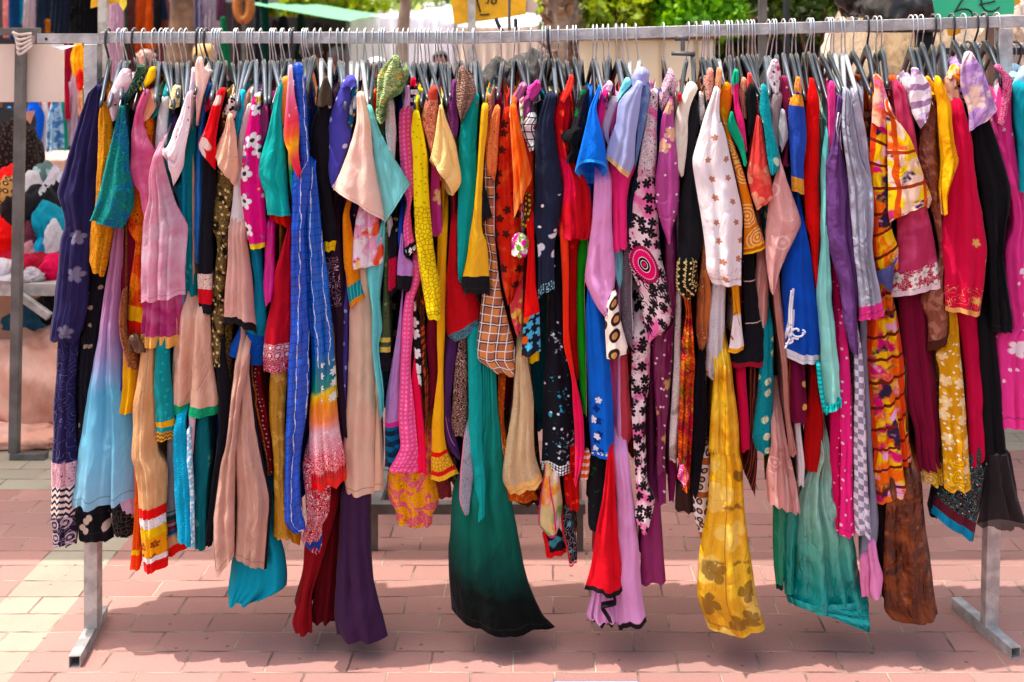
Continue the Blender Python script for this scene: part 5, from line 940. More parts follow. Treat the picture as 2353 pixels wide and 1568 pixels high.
g(3, 'batik_dress', 'dress', 'orange, purple and yellow batik dress with brown grid lines and a broad short sleeve',
  P('sleeve', 11, BATIKL, '805a700 830a900 842a1200 850a1480 862a1545', '862a780 982a950 1042a1100 1102a1250 1156a1382 1128a1440', D=.14, folds=1.8, amp=.009, lip=.016, hw=.002),
  P('shoulder', 10, F('eacbb2', ('blotch', 'e0582a', .06, .5, {'soft': .08}), ('blotch', 'd870a8', .06, .56, {'w': 4.0})), '742a525 735a700 722a850', '792a560 862a780 850a900', D=.12, sp=False),
  P('body', 9, BATIK, '732a780 712a1100 726a1568 722b100 752b310 830b318', '842a850 838a1200 860a1568 912b150 905b272', D=.16, sp=False, folds=2.0, hw=.004),
  P('skirt', 6, BATIK, '742b460 702b640 702b1000 722b1400 742b1568 738c200 752c370', '872b460 902b600 942b900 962b1200 1002b1500 1020c60 1078c200', D=.2, folds=2.6, hw=.0044),
  P('tie', 10, F('4a4c7a'), '750b310 752b330 762b372', '905b215 880b290 862b452', D=.02, sp=False, cap=False))
g(3, 'rose_tunic', 'tunic', 'rose red tunic with a white flower border on the wide sleeve hem',
  P('sleeve', 8, F('b03a5c', ('blotch', 'c8547a', .06, .58, {'soft': .1})), '880a645 892a850 902a1100 906a1480 912b100 880b345 860b485', '905a560 952a600 1002a800 1042a1100 1102a1400 1152b0 1202b280 1232b408', D=.14, folds=1.6, amp=.008, hw=.002, bands=[(.885, .985, F('a82c4c', ('flower', 'ece2d8', .036, .44, 5, '7ab0b0', {'rnd': .3}), ('scroll', 'e6d8cc', .016, .3))), (.985, 1.01, F('e6cfd4'))]))
g(3, 'wine_gown', 'gown', 'dark wine gown with straight soft pleats below the rose sleeve',
  P('skirt', 5, F('6e1430', bump=.12), '910b480 932b800 962b1200 1012b1400 1042c112', '1112b490 1142b850 1182b1200 1186b1568 1202c100', D=.2, folds=3.2, amp=.012))
g(3, 'white_mauve_blouse', 'blouse', 'white and mauve brush print short blouse pointing downward at the right',
  P('sleeve', 10, F('e9e2e8', ('stripe', '9a7a9a', .05, .2, 'v', {'warp': .04}), ('blotch', 'c8b0cc', .03, .6)), '1012a478 986a620 1002a780 1050a888', '1042a484 1132a590 1143a680 1108a800', D=.11, hw=.001, sp=True))
g(3, 'brown_velvet_dress', 'dress', 'crushed brown velvet dress with a fringed cuff beside the yellow blouse',
  P('sleeve', 7, F('7e4636', ('blotch', 'a06a56', .025, .55, {'soft': .06}), satin=True, bump=.5), '1135a700 1062a900 1046a1100 1112a1400 1165b0 1192b200 1062b495 1110b640 1106b862', '1166a756 1172a1000 1192a1250 1202a1568 1222b250 1242b420 1250b600 1252b785', D=.12, folds=1.8, bands=[(.962, 1.01, F('4a2418', crinkle=.6))]))
g(3, 'yellow_blouse', 'blouse', 'bright golden yellow blouse with a ruched gathered sleeve',
  P('sleeve', 10, F('ecae0e', bump=.35), '1165a535 1152a620 1172a720 1182a900 1192a1100 1182a1300 1200a1485', '1202a555 1272a720 1272a850 1292a980 1332a1100 1302a1180 1242a1300 1222a1452', D=.12, folds=2.0, amp=.012),
  P('neckband', 8, F('e2a30c'), '1085a538 1115a600 1150a650', '1130a555 1165a590 1185a640', D=.05, sp=False))
LACEG = F('c8941c', ('blotch', 'e0b45a', .03, .58), ('flower', 'ead2a0', .05, .34, 5, {'rnd': .8, 'r': (.25, .9)}), ('dots', 'f4e6c8', .02, .16, {'rnd': 1, 'r': (.15, 1)}), ('rings', 'e8c04a', .045, 34.0, .5, {'rnd': .1, 'r': (.82, 1)}))
g(3, 'gold_lace_gown', 'gown', 'mustard gold lace gown with raised beaded flowers and scalloped lace hem',
  P('skirt', 7, LACEG, '1242b570 1242b750 1162b880 1192b1000 1196b1300 1212c0 1222c252', '1302b590 1332b800 1362b1100 1382b1300 1396c100 1405c262', D=.14, hw=.0044, folds=2.2),
  P('lace_hem', 5, F('c89c3c', ('rings', 'e8cc7a', .045, 34.0, .5, {'rnd': .1}), sheer=.25), '1065c90 1070c200', '1215c90 1222c215', D=.08, hw=.0033, sp=False))
FLW = F('e8dccb', ('flower', 'f0dcc0', .5, .3, 5))
g(3, 'crimson_embroidered_gown', 'gown', 'crimson pink gown with gold thread scrolls along the wide sleeve hem',
  P('sleeve', 9, F('c00f42', ('flower', 'dcae6a', .12, .10, 5, {'rnd': .8, 'r': (.55, 1)}), ('scroll', 'e0b878', .045, .10, {'r': (.87, .975), 'dis': 1.2}), bump=.18), '1272a695 1272a900 1262a1200 1242a1400 1216b0 1222b200 1236b470 1240b572', '1342a705 1402a900 1452a1200 1502a1500 1532b150 1512b350 1476b612', D=.15, folds=1.8, amp=.009, hw=.002, bands=[(.975, 1.01, F('d8a068'))]),
  P('neckline', 8, F('d9b9a0', ('blotch', '8a4a34', .02, .58)), '1245a520 1220a560 1250a700', '1290a530 1320a620 1342a712', D=.08, sp=False),
  P('skirt', 5, F('b80f44', bump=.15), '1312b590 1352b850 1382b1200 1396c0 1402c105', '1462b600 1482b900 1492b1300 1506c0 1502c35', D=.18))
g(3, 'orange_print_blouse', 'top', 'orange and white tie-dyed top with a black swirl print panel near the right end',
  P('shoulder', 7, F('eac08a', ('blotch', 'e0861c', .04, .5)), '1255a480 1240a530 1290a560', '1325a470 1330a540 1325a575', D=.08, sp=True),
  P('sleeve', 6, F('e6e2e6', ('stripe', '2a2430', .02, .25, 'v', {'warp': .03}), ('side', 'c81f3c', -.1, .2)), '1300a590 1312a640 1335a700', '1345a580 1352a650 1362a705', D=.06, sp=False))
g(3, 'lilac_batik_blouse', 'blouse', 'lilac blouse with pale cream blotches, short sleeve sticking out at the right',
  P('sleeve', 11, F('9a78ae', ('blotch', 'e9d2c4', .05, .54, {'soft': .06}), ('blotch', 'b89ac8', .03, .58, {'w': 4.0}), bump=.3), '1392a358 1342a450 1340a600 1390a750 1396a912', '1416a380 1482a480 1542a620 1594a752', D=.12, folds=1.6, hw=.001))
g(3, 'black_chiffon_dress', 'dress', 'black chiffon dress with a wide sleeve and a see-through bordered hem at the right',
  P('sleeve', 8, F('111114', bump=.12), '1412a920 1432a1100 1482a1300 1512b0 1526b150 1535b450 1545b715', '1532a800 1602a1000 1682a1250 1692a1350 1632b200 1692b600 1696b722', D=.14, hw=.001),
  P('skirt', 6, F('121114', bump=.12), '1455b620 1462b800 1482b1000 1495b1300 1500c0', '1560b700 1602b1000 1642b1400 1660b1568 1680c0', D=.16),
  P('sheer_hem', 6, F('0e0c10', ('band', '060508', .9, 1.0), ('side', '060508', .86, 1.1), sheer=.2, tl=.05), '1495b1560 1480c300 1460c505', '1682b1560 1735c260 1812c520', D=.06, cap=False, sp=False, hw=.004))
g(3, 'magenta_flower_kameez', 'kameez', 'magenta pink kameez with white flower appliques and silver neckline at the right end',
  P('sleeve', 9, F('c03a70', ('scroll', 'd8c4cc', .014, .4)), '1562a465 1612a520 1618a640 1590a850', '1612a465 1682a540 1680a640 1620a880', D=.06, sp=False),
  P('body', 6, F('d8468c', ('flower', 'efe4ea', .118, .22, 5, {'rnd': .35}), ('dots', 'f0d0e0', .06, .08, {'rnd': 1}), bump=.18), '1602a620 1572a900 1642a1200 1692a1400 1692b0 1642b150 1652b400 1692b700 1592b750 1618b1385', '1682a560 1702a900 1742a1200 1772a1400 1800b200 1812b700 1820b1380', D=.2, folds=2.6, hw=.003))
g(3, 'teal_edge_dress', 'dress', 'teal dress at the far right end of the rail, cut by the frame',
  P('sleeve', 8, F('0f8f9c'), '1695a595 1702a750 1732a1000 1742a1320', '1812a610 1822a900 1815a1350', D=.14))
g(3, 'pale_blue_shirt', 'shirt', 'pale blue shirt shoulder above the teal dress at the far right edge',
  P('shoulder', 6, F('a8c4d4'), '1762a480 1700a560 1690a630', '1810a470 1820a560 1815a625', sp=True))
g(3, 'black_embroidered_skirt', 'skirt', 'black skirt with teal and orange embroidery and a turquoise slanted hem at the lower right',
  P('body', 5, F('17121a', ('scroll', '3a9aa8', .022, .24, {'dis': 1.6}), ('scroll', 'c8822c', .03, .13, {'dis': 1.6, 'k': 31}), ('dots', 'e8e0e0', .025, .06, {'rnd': 1})), '1402b1480 1250c150 1165c330 1142c430', '1520b1500 1532c100 1502c330 1470c480 1440c632', D=.2, bands=[(.80, .905, F('5a1f2c')), (.905, 1.01, F('0f86a8', crinkle=.2))], folds=2.0, hw=.002),
  P('side_flare', 3, F('141217', ('dots', 'cfc8cc', .04, .1, {'rnd': 1})), '1135c190 1115c340 1112c430', '1260c180 1210c350 1165c432', sp=False, D=.1))
g(3, 'brown_satin_gown', 'gown', 'glossy brown marbled satin gown hanging almost to the paving at the right',
  P('skirt', 7, F('4e2212', ('blotch', '743a1e', .05, .52, {'soft': .08}), ('blotch', '9a6248', .035, .66, {'soft': .08}), ('blotch', '3a180c', .05, .60, {'w': 3.0, 'soft': .08}), satin=True, bump=.5), '852c165 822c500 806c800 812c1100 872c1178', '1075c170 1122c600 1152c900 1190c1142', D=.2, folds=2.0, amp=.012, hw=.003),
  P('lining', 4, F('1c1014'), '745c340 752c700 790c985', '835c340 830c700 832c1000', sp=False))
g(3, 'mint_satin_gown', 'gown', 'mint green shiny satin gown with a turquoise lining rolled at its hem',
  P('skirt', 4, F([(0, '9db8a6'), (.35, '8fbfae'), (.6, '5fa894'), (.85, '2c9088'), (1, '15a09c')], satin=True, bump=.45), '330b1550 285c100 212c400 202c800 162c1080', '440b1550 472c300 602c560 642c800 732c1075', D=.24, folds=3.0, amp=.016, wr=2.2, hw=.004, round_=.3),
  P('rolled_hem', 5, F('10a6a2', satin=True, bump=.5), '165c1040 180c1092 400c1125 520c1170 690c1206', '732c1030 725c1080 720c1130 712c1160 700c1200', D=.1, amp=.012, wr=2.5, cap=False, sp=False),
  P('inner_skirt', 2, F('4f8a6e', satin=True), '245c200 212c500 200c800', '300c200 240c500 215c800', sp=False))
g(3, 'emerald_trousers', 'trousers', 'emerald green trouser leg with dark ribbed hem left of the mint gown',
  P('leg', 4, F('0c7a5e', satin=True, bump=.3), '45c330 40c700 62c935', '140c330 125c700 108c935', D=.18, bands=[(.955, 1.01, F('0a3030'))], hw=.001),
  P('leg', 3, F('0d8a7c', satin=True), '130c360 112c700 122c975', '205c400 192c700 182c962', D=.16, sp=False, hw=.002))
# raised white braid scroll on the blue kaftan
def braid(c, root_name, strokes, Y, r, mat, part):
    root = bpy.data.objects[root_name]; m = MB()
    for s_ in strokes:
        m.tube(smooth_path([B(x, y, Y) for x, y in pts(s_, c)], 40), r, 6)
    o = m.build(part, mat, root, True); o.matrix_parent_inverse = Matrix.Translation(-Vector(root.location))
WHITEB = simple('white_braid', 'dfe2ea', .7)
sp_ = ' '.join(f'{int(200+(58-t*7)*math.cos(t*.9))}b{int(712+(48-t*6)*math.sin(t*.9))}' for t in range(8))
braid(3, 'blue_braided_kaftan', ['162b430 150b540 148b640 165b700 150b760 118b830', '170b470 162b560 160b650 140b720 170b780 122b800', sp_, '238b700 252b715 236b730', '130b690 150b750 210b765'], 3.03, .0028, WHITEB, 'braid_scroll')
# ------------------------------------------------------------------ more clothes further back on the same rail, glimpsed between the front ones
BACKS = [('rust brown', 'dress', '8a3a1e'), ('bottle green', 'dress', '0f4a3a'), ('black', 'coat', '131217'), ('wine red', 'gown', '6a1228'), ('teal', 'tunic', '0f6f78'), ('charcoal', 'skirt', '25252b'), ('plum', 'dress', '45203f'), ('cobalt blue', 'tunic', '12479a'), ('olive', 'shirt', '5a5a24'), ('magenta', 'dress', 'b01f6a'), ('dark brown', 'coat', '33201a'), ('orange', 'tunic', 'c8561a'), ('navy', 'dress', '1c2144'), ('mustard', 'skirt', 'b8861c')]
bx_ = random.Random(77); used_b = set(); taken = []
for k in range(46):
    px = 195+k*45.5+bx_.uniform(-12, 12)
    near = min((q for q in GARMENTS if q[2] not in used_b), key=lambda q: abs(q[0]-px)); used_b.add(near[2])
    cn, kd, hx_ = BACKS[(k*5+bx_.randrange(3)) % len(BACKS)]
    short = ' '.join(near[2].split(',')[0].split()[:8])
    while short.split()[-1] in ('a', 'the', 'and', 'with', 'of', 'its', 'in', 'on', 'under', 'by', 'to', 'at', 'beside', 'short', 'long', 'wide', 'small', 'one', 'right', 'left', 'tiny'): short = ' '.join(short.split()[:-1])
    yb = bx_.choice((930, 990, 1040, 1080, 1110)); wd = bx_.uniform(24, 34)
    if 2200 < px: yb = min(yb, 1000)
    Yb_ = 3.235+bx_.uniform(0, .05); tp_ = 205+bx_.uniform(-8, 14)
    if px > 1700: tp_ -= (px-1700)*.05
    mt = F(hx_) if k % 3 else F(hx_, ('flower', 'd8c0a8', .05, .25, 5, {'rnd': .8, 'a': .7}))
    V, fr, rows, um, un = drape([(px-wd*.5, tp_), (px-wd*.9, 420), (px-wd*1.1, yb-6)], [(px+wd*.5, tp_+3), (px+wd*.9, 420), (px+wd*1.15, yb+8)], Yb_, .19, seed=900+k, hw=.006)
    o = mesh_obj(kd if kd != 'shirt' else 'shirt', V, fr, mt, None, True, um, un)
    tag(o, f'{cn} {kd} mostly hidden behind the {short}', kd, 'half hidden clothes further back on the rail')
# ------------------------------------------------------------------ hangers
PL = dict(l=simple('light_grey_plastic', '545e68', .3, col2='485058'), d=simple('slate_grey_plastic', '2b333b', .28, col2='232a32'), k=simple('black_plastic', '15161a', .28, col2='1d1e22'), w=simple('white_plastic', '9a9e9e', .35, col2='969a9a'))
WIRE = simple('bright_wire', 'd4d6d8', .3, .75, 'c2c4c8'); KHOOK = simple('black_hook', '26272c', .3, col2='34353a')
PNAME = dict(l='light grey', d='slate grey', k='black', w='white')
def arm_mesh(th):
    prof = [(-.17, -.088, .012, .6), (-.155, -.080, .022, .85), (-.12, -.058, .026, .95), (-.075, -.028, .03, 1), (-.04, -.004, .031, 1), (-.015, .008, .032, 1.15), (0, .014, .034, 1.1)]
    prof = prof+[(-a, z, h, s) for a, z, h, s in prof[-2::-1]]
    V = []; Fs = []; sg = 8
    for a, z, h, s in prof:
        for k in range(sg):
            an = 2*math.pi*(k+.5)/sg; cx = math.copysign(abs(math.cos(an))**.6, math.cos(an)); cz = math.copysign(abs(math.sin(an))**.6, math.sin(an))
            V.append((cx*th*s*.5, a, z-.012+cz*h*.5))
    n = len(prof)
    for i in range(n-1):
        for k in range(sg):
            a = i*sg+k; b_ = i*sg+(k+1) % sg; Fs.append((a, b_, b_+sg, a+sg))
    Fs.append(tuple(range(sg))[::-1]); Fs.append(tuple(range((n-1)*sg, n*sg)))
    me = bpy.data.meshes.new('arms'); me.from_pydata(V, [], Fs); me.polygons.foreach_set('use_smooth', [True]*len(Fs)); return me
ARM = {}
for k_, th in (('l', .0125), ('d', .012), ('k', .009), ('w', .013)): ARM[k_] = arm_mesh(th); ARM[k_].materials.append(PL[k_])
def bar_mesh():
    m = MB().tube([(0, -.15, -.10), (0, .15, -.10)], .003, 6); me = bpy.data.meshes.new('trouser_bar'); me.from_pydata([tuple(v) for v in m.v], [], m.f); me.materials.append(PL['k']); return me
# hook x on the rail, x of the neck, y of the neck, colour of arms, colour of hook  (photo, per column)
HK = {0: "745 752 440dk 820 825 460lw 852 858 458lw 866 885 462dw 925 935 432kk 990 1010 432kw 1062 1065 445dw 1110 1095 462lw 1140 1135 465lw 1156 1172 470dw 1192 1212 468dw 1246 1258 470dw 1282 1292 460lw 1365 1348 415kk 1388 1402 430kw 1418 1435 430dk 1470 1478 455dw 1490 1492 460lw 1508 1520 462dw 1522 1548 462dw 1620 1604 470dw 1634 1645 468dw 1708 1700 455lw 1724 1732 455lw 1742 1758 450lw",
      1: "35 52 450lw 105 96 455dw 120 122 455lw 135 146 460dw 178 180 448kw 190 206 450dw 236 236 448lw 256 262 450kk 325 330 440dw 342 350 440dw 356 382 430dw 405 400 422dw 445 455 440ww 515 512 440ww 563 572 462lw 600 600 465lw 645 655 460ww 700 700 462ww 750 735 455ww 757 768 460dw 808 808 470dw 852 850 465dw 868 878 470lw 886 905 470dw 950 948 440lw 978 992 460lw 1016 1010 470lw 1050 1045 470lw 1100 1085 470dw 1120 1112 472dw 1135 1145 470dw 1165 1172 472dw 1190 1198 470dw 1240 1236 468lw 1256 1264 470dw 1276 1302 470dw 1322 1332 470dw 1356 1388 465kw 1386 1412 462dw 1426 1452 460dw 1492 1506 460lw 1500 1536 462dw 1686 1694 462dw",
      2: "20 10 450dw 50 45 452dw 130 100 452dw 210 192 445kw 232 226 440dw 248 275 432kk 262 292 450lw 318 325 445dw 380 380 452dw 420 432 430dw 440 476 455dw 558 552 452kw 584 576 452lw 626 636 452dw 662 668 432dw 714 726 448lw 756 768 450dw 784 810 455ww 850 874 450ww 1042 1042 430kw 1215 1194 450dw 1266 1244 415dw 1312 1300 440kw 1326 1316 440dw 1338 1346 440kw 1350 1358 445dw 1390 1394 432dw 1420 1428 445ww 1474 1472 445kw 1488 1494 420dw 1510 1524 440dw 1550 1558 430kw 1580 1590 418dw 1620 1624 415dw 1644 1655 410kw 1662 1682 415dw",
      3: "5 -20 425lw 36 10 430lw 52 58 420lw 108 112 405lw 162 162 412dw 180 198 412dw 280 245 408kw 290 288 400dw 306 320 412dw 410 376 410dw 426 426 398dw 442 456 400ww 494 508 405ww 516 538 405ww 578 588 385dw 680 682 345dk 738 742 395kw 770 784 366dw 985 978 365dw 1015 1020 370dw 1056 1062 335dw 1140 1130 345dk 1172 1196 330lw 1266 1282 312dk 1346 1346 330dw 1428 1416 320dk 1492 1502 315dk 1576 1562 342kw"}
glist = sorted(GARMENTS, key=lambda q: q[0]); used = set(); hangers = []
for c, s_ in HK.items():
    for hx, nx, ny, col, hc in re.findall(r'(-?\d+) (-?\d+) (\d+)([ldkw])([wk])', s_):
        hangers.append(((c*1761+int(hx))*ZK, (c*1761+int(nx))*ZK, int(ny)*ZK, col, hc))
rs_ = random.Random(5)
labelset = {}
for hx, nx, ny, col, hc in hangers:
    best = min((q for q in glist if q[2] not in used), key=lambda q: abs(q[0]-nx)+.25*max(0, q[1]-215), default=None)
    nk = B(nx, ny, RY); tipx = nx+.5*(nx-VX)*(RY/(RY-.2)-1)+rs_.uniform(-5, 5)
    pn = PNAME[col]; hk = 'black hook' if hc == 'k' else 'wire hook'
    if best and abs(best[0]-nx) < 60:
        used.add(best[2]); short = best[2].split(',')[0]; short = ' '.join(short.split()[:9]); lab = f'{pn} plastic hanger with a {hk}, the one carrying the {short}'
        tipx = .5*tipx+.5*min(max(best[0], nx-30), nx+30)
    else:
        near = min(glist, key=lambda q: abs(q[0]-nx)); side = 'left' if nx < near[0] else 'right'
        lab = f'spare {pn} hanger with a {hk}, close on the {side} of the {" ".join(near[2].split(",")[0].split()[:7])}'
    lab = ' '.join(lab.split()[:16])
    while lab.split()[-1] in ('a', 'the', 'and', 'with', 'of', 'its', 'in', 'on', 'under', 'by', 'long'): lab = ' '.join(lab.split()[:-1])
    k = labelset.get(lab, 0); labelset[lab] = k+1
    root = empty('clothes_hanger', nk)
    Yt = RY-.19; Xt = (tipx-VX)*Yt/FPX; yaw = math.atan2(Xt-nk.x, .19)
    a = bpy.data.objects.new('arms', ARM[col]); COL.objects.link(a); a.parent = root; a.rotation_euler = (rs_.uniform(-.09, .09), rs_.uniform(-.2, .2), yaw+rs_.uniform(-.08, .08)); a.scale = (1, 1, rs_.uniform(.9, 1.1))
    X0 = (hx-VX)*RY/FPX-nk.x; zc = railz(hx)-nk.z; h = .0165
    if hx < 255: X0 += .0
    path = [(X0-.004, h+.010, zc-.012), (X0-.003, h+.009, zc+.004), (X0-.002, h, zc+h+.005), (X0, 0, zc+h+.010), (X0, -h, zc+h+.003), (X0, -h-.006, zc), (X0*.95, -h-.004, zc-h-.004), (X0*.7, -.010, zc-h-.022), (X0*.2, -.001, .012), (0, 0, -.002)]
    r_ = .0033 if hc == 'k' else .0019
    MB().tube(smooth_path(path, 36), r_, 6).build('hook', KHOOK if hc == 'k' else WIRE, root, True)
    if col == 'k' or rs_.random() < .15:
        b_ = MB().tube([(0, -.15, -.10), (0, .15, -.10)], .003, 6).build('trouser_bar', PL['k'], root, True); b_.rotation_euler = (0, 0, yaw)
    tag(root, lab, 'hanger', 'hangers on the front rail')
# ------------------------------------------------------------------ what stands around and behind the rail
# shade awning over the lane behind the rail: its posts rise behind the rail, its cloth is just above the frame
aw = empty('market_awning', (0, 5.0, 0)); tag(aw, 'market awning on tall steel posts rising just behind the clothes rail', 'awning')
for px, dpx, mt in ((237.5, 19, GALV), (1084, 18, GALV), (1752, 18, DARKSTEEL)):
    p = B(px, 0, 5.0); wd = dpx*5.0/FPX
    kid(MB().bar((p.x, 5.0, 0), (p.x, 5.0, 2.40), wd, wd), 'post', mt, aw)
m = MB()
N = 24
for i in range(N):
    for j in range(10):
        x0, x1 = -3.1+5.0*i/N, -3.1+5.0*(i+1)/N; y0, y1 = 3.57+2.3*j/10, 3.57+2.3*(j+1)/10
        zf = lambda x, y: 2.42-.05*math.sin(math.pi*(y-3.57)/2.3)+.012*math.sin(x*5)
        m.add([(x0, y0, zf(x0, y0)), (x1, y0, zf(x1, y0)), (x1, y1, zf(x1, y1)), (x0, y1, zf(x0, y1))], [(0, 1, 2, 3)])
kid(m, 'canopy', F('f0e6da', tl=.75, bump=.05, var=.03), aw, True)
m = MB()
for x in (-3.1, 1.9): m.bar((x, 3.57, 2.41), (x, 5.85, 2.41), .02, .02)
m.bar((-3.08, 5.0, 2.412), (1.88, 5.0, 2.412), .02, .02); m.bar((-3.08, 5.83, 2.41), (1.88, 5.83, 2.41), .02, .02)
for x in (-3.1, 1.9): m.bar((x, 5.87, 0), (x, 5.87, 2.40), .02, .02)
kid(m, 'frame', GALV, aw)
# low steel stand on the paving behind
ls = empty('low_stand', (B(1100, 0, 3.79).x, 3.85, 0)); tag(ls, 'low grey steel stand on the paving behind the scroll print dress and green gown', 'stand')
x0, x1 = B(848, 0, 3.79).x, B(1345, 0, 3.79).x
kid(MB().bar((x0, 3.79, .142), (x1, 3.79, .142), .035, .035).bar((x0, 4.1, .142), (x1, 4.1, .142), .035, .035).bar((x0+.02, 3.79, .142), (x0+.02, 4.1, .142), .03, .03), 'top_frame', DARKSTEEL, ls)
for x in (x0+.018, x1-.018):
    for y in (3.79, 4.1): kid(MB().bar((x, y, 0), (x, y, .124), .022, .022), 'leg', DARKSTEEL, ls)
# signs
def strokes(name, root, items, Y, r, mat):
    m = MB()
    for s_ in items: m.tube(smooth_path([B(x, y, Y) for x, y in s_], 20), r, 6)
    o = m.build(name, mat, root, True); o.matrix_parent_inverse = Matrix.Translation(-Vector(root.location))
INK = simple('black_marker_ink', '1c1c1c', .6)
def card_sign(name, label, poly, Y, mat, group=None, th=.003, wav=0.0):
    root = empty(name, B(sum(p[0] for p in poly)/len(poly), sum(p[1] for p in poly)/len(poly), Y)); tag(root, label, 'sign', group)
    a = [B(x, y, Y) for x, y in poly]; n = len(a); m = MB()
    bk = [v+Vector((0, th, 0)) for v in a]
    m.add(a+bk, [tuple(range(n))[::-1], tuple(range(n, 2*n))]+[(i, (i+1) % n, (i+1) % n+n, i+n) for i in range(n)])
    o = m.build('board', mat, root); o.matrix_parent_inverse = Matrix.Translation(-Vector(root.location)); return root
YC = simple('yellow_card', 'e0aa08', .7); GC = simple('green_card', '2fbf86', .7, col2='45c892', scale=5)
sg = card_sign('price_sign', 'big yellow price card on the middle post with handwritten black figures', [(1028, -62), (1211, -70), (1208, 33), (1128, 46), (1044, 57)], 5.03, YC)
z4 = lambda x, y: ((990+x/5.229)*.9191, y/5.229*.9191)
strokes('handwriting', sg, [[z4(1040, -90), z4(1062, 0), z4(1085, 80), z4(1104, 158)], [z4(1168, 42), z4(1178, 38)], [z4(1222, -30), z4(1205, 20), z4(1196, 48)], [z4(1262, -10), z4(1250, 25), z4(1262, 45), z4(1290, 45), z4(1312, 22), z4(1306, -5), z4(1290, -12)], [z4(1098, 195), z4(1160, 192), z4(1222, 184)]], 5.026, .0034, INK)
hd = empty('sign_holder', B(1170, 87, 3.27)); tag(hd, 'forked dark metal sign holder clamped on the rail right of the middle post', 'sign holder')
m = MB(); m.tube(smooth_path([B(*z4(1485, 430), 3.27), B(*z4(1480, 200), 3.27), B(*z4(1482, -150), 3.27)], 10), .0042, 8)
o = m.build('rod', simple('rusty_rod', '6a5a4c', .6, .2), hd, True); o.matrix_parent_inverse = Matrix.Translation(-hd.location)
m = MB(); m.tube(smooth_path([B(*z4(1302, 232), 3.27), B(*z4(1345, 340), 3.27), B(*z4(1410, 425), 3.27), B(*z4(1480, 432), 3.27), B(*z4(1550, 410), 3.27), B(*z4(1565, 320), 3.27), B(*z4(1562, 240), 3.27)], 30), [.002]+[.0052]*28+[.004, .002], 8)
o = m.build('fork', INK, hd, True); o.matrix_parent_inverse = Matrix.Translation(-hd.location)
z6 = lambda x, y: ((2000+x/4.2)*.9191, y/4.2*.9191)
gs = card_sign('price_sign', 'bright green price card with handwriting above the right end of the rail', [z6(1370, -140), z6(2270, -150), z6(2245, 150), z6(1850, 168), z6(1640, 190), z6(1440, 205), z6(1415, 120)], 3.7, GC)
o = MB().bar((B(2276, 0, 3.72).x, 3.72, 0), (B(2276, 0, 3.72).x, 3.72, B(0, -20, 3.72).z), .028, .02).build('stake', simple('brown_stake', '7a5a48', .8), gs); o.matrix_parent_inverse = Matrix.Translation(-Vector(gs.location))
strokes('handwriting', gs, [[z6(1755, -90), z6(1705, 0), z6(1625, 128)], [z6(1625, 128), z6(1690, 100), z6(1760, 100), z6(1800, 125), z6(1810, 158)], [z6(1930, -60), z6(1905, -20), z6(1912, 60), z6(1960, 115), z6(2040, 115), z6(2095, 75)], [z6(1882, 52), z6(1925, 40), z6(2000, 28), z6(2050, 10)]], 3.697, .0024, INK)
card_sign('small_card', 'small orange card behind the right edge of the green price card', [z6(2225, -60), z6(2305, -60), z6(2318, 28), z6(2250, 70)], 3.9, simple('orange_card', 'eda010', .7))
card_sign('small_card', 'small orange card hanging below the rail under the green price card', [z6(1545, 300), z6(1690, 300), z6(1685, 350), z6(1605, 385), z6(1555, 370)], 3.8, simple('orange_card', 'eda010', .7))
z1 = lambda x, y: (x/7.127*.9191, y/7.127*.9191)
card_sign('small_card', 'yellow paper scrap left of the tall left post at the top of the frame', [z1(1640, -200), z1(1752, -200), z1(1750, 115), z1(1612, 150)], 5.03, YC)
card_sign('small_card', 'yellow paper strip right of the tall left post at the top of the frame', [z1(1898, -200), z1(2270, -200), z1(2150, 32), z1(1900, 90)], 5.03, YC)
card_sign('small_card', 'pale yellow pointed paper tag beside the yellow strip at the top left', [z1(2150, -60), z1(2250, -40), z1(2255, 90), z1(2195, 200), z1(2120, 70)], 5.0, simple('pale_yellow_card', 'e6d23a', .7))
# ---------------------------------------------------------------- left neighbour stall
sp2 = empty('stall_post', (B(30, 0, 4.63).x, 4.63, 0)); tag(sp2, 'dark steel stall post with a short flat foot at the left edge', 'post')
zt = B(50, 82, 4.63).z
kid(MB().bar((B(33, 0, 4.63).x, 4.63, .028), (B(49, 0, 4.63).x, 4.63, zt), .036, .036), 'post', DARKSTEEL, sp2)
kid(MB().bar((B(26, 0, 4.63).x, 4.63, .014), (B(108, 0, 4.63).x, 4.63, .014), .04, .026), 'foot', DARKSTEEL, sp2)
kid(MB().bar((-3.4, 4.63, zt+.016), (B(92, 0, 4.63).x, 4.63, zt+.016), .03, .03), 'cross_bar', DARKSTEEL, sp2)
m = MB(); q = B(50, 92, 4.6)
for k in range(5): m.tube(smooth_path([q+Vector((-.035+.006*k, 0, .03-.01*k)), q+Vector((0, -.025, -.02*k+.02)), q+Vector((.04, 0, .025-.012*k))], 8), .006, 6)
kid(m, 'tied_rag', simple('pale_rag', 'cbbcb8', .9), sp2, True)
bd = empty('cream_board', (B(70, 170, 4.66).x, 4.66, B(70, 170, 4.66).z)); tag(bd, 'blank cream cardboard sheet tied to the stall post at the left', 'board')
a, b2 = B(-160, 235, 4.655), B(146, 102, 4.655)
kid(MB().box((a.x, 4.655, a.z), (b2.x, 4.665, b2.z), bev=.002), 'sheet', simple('cream_cardboard', 'd8c8bb', .8, col2='cfbdb2', scale=3), bd)
TX0, TX1, TZ = -3.6, B(128, 0, 4.72).x, B(60, 654, 4.72).z
tb = empty('stall_table', ((TX0+TX1)/2, 5.2, 0)); tag(tb, 'long metal edged stall table heaped with clothes at the left edge', 'table')
kid(MB().box((TX0, 4.75, TZ-.03), (TX1, 5.9, TZ), bev=.002), 'table_top', simple('table_board', 'a89f98', .7), tb)
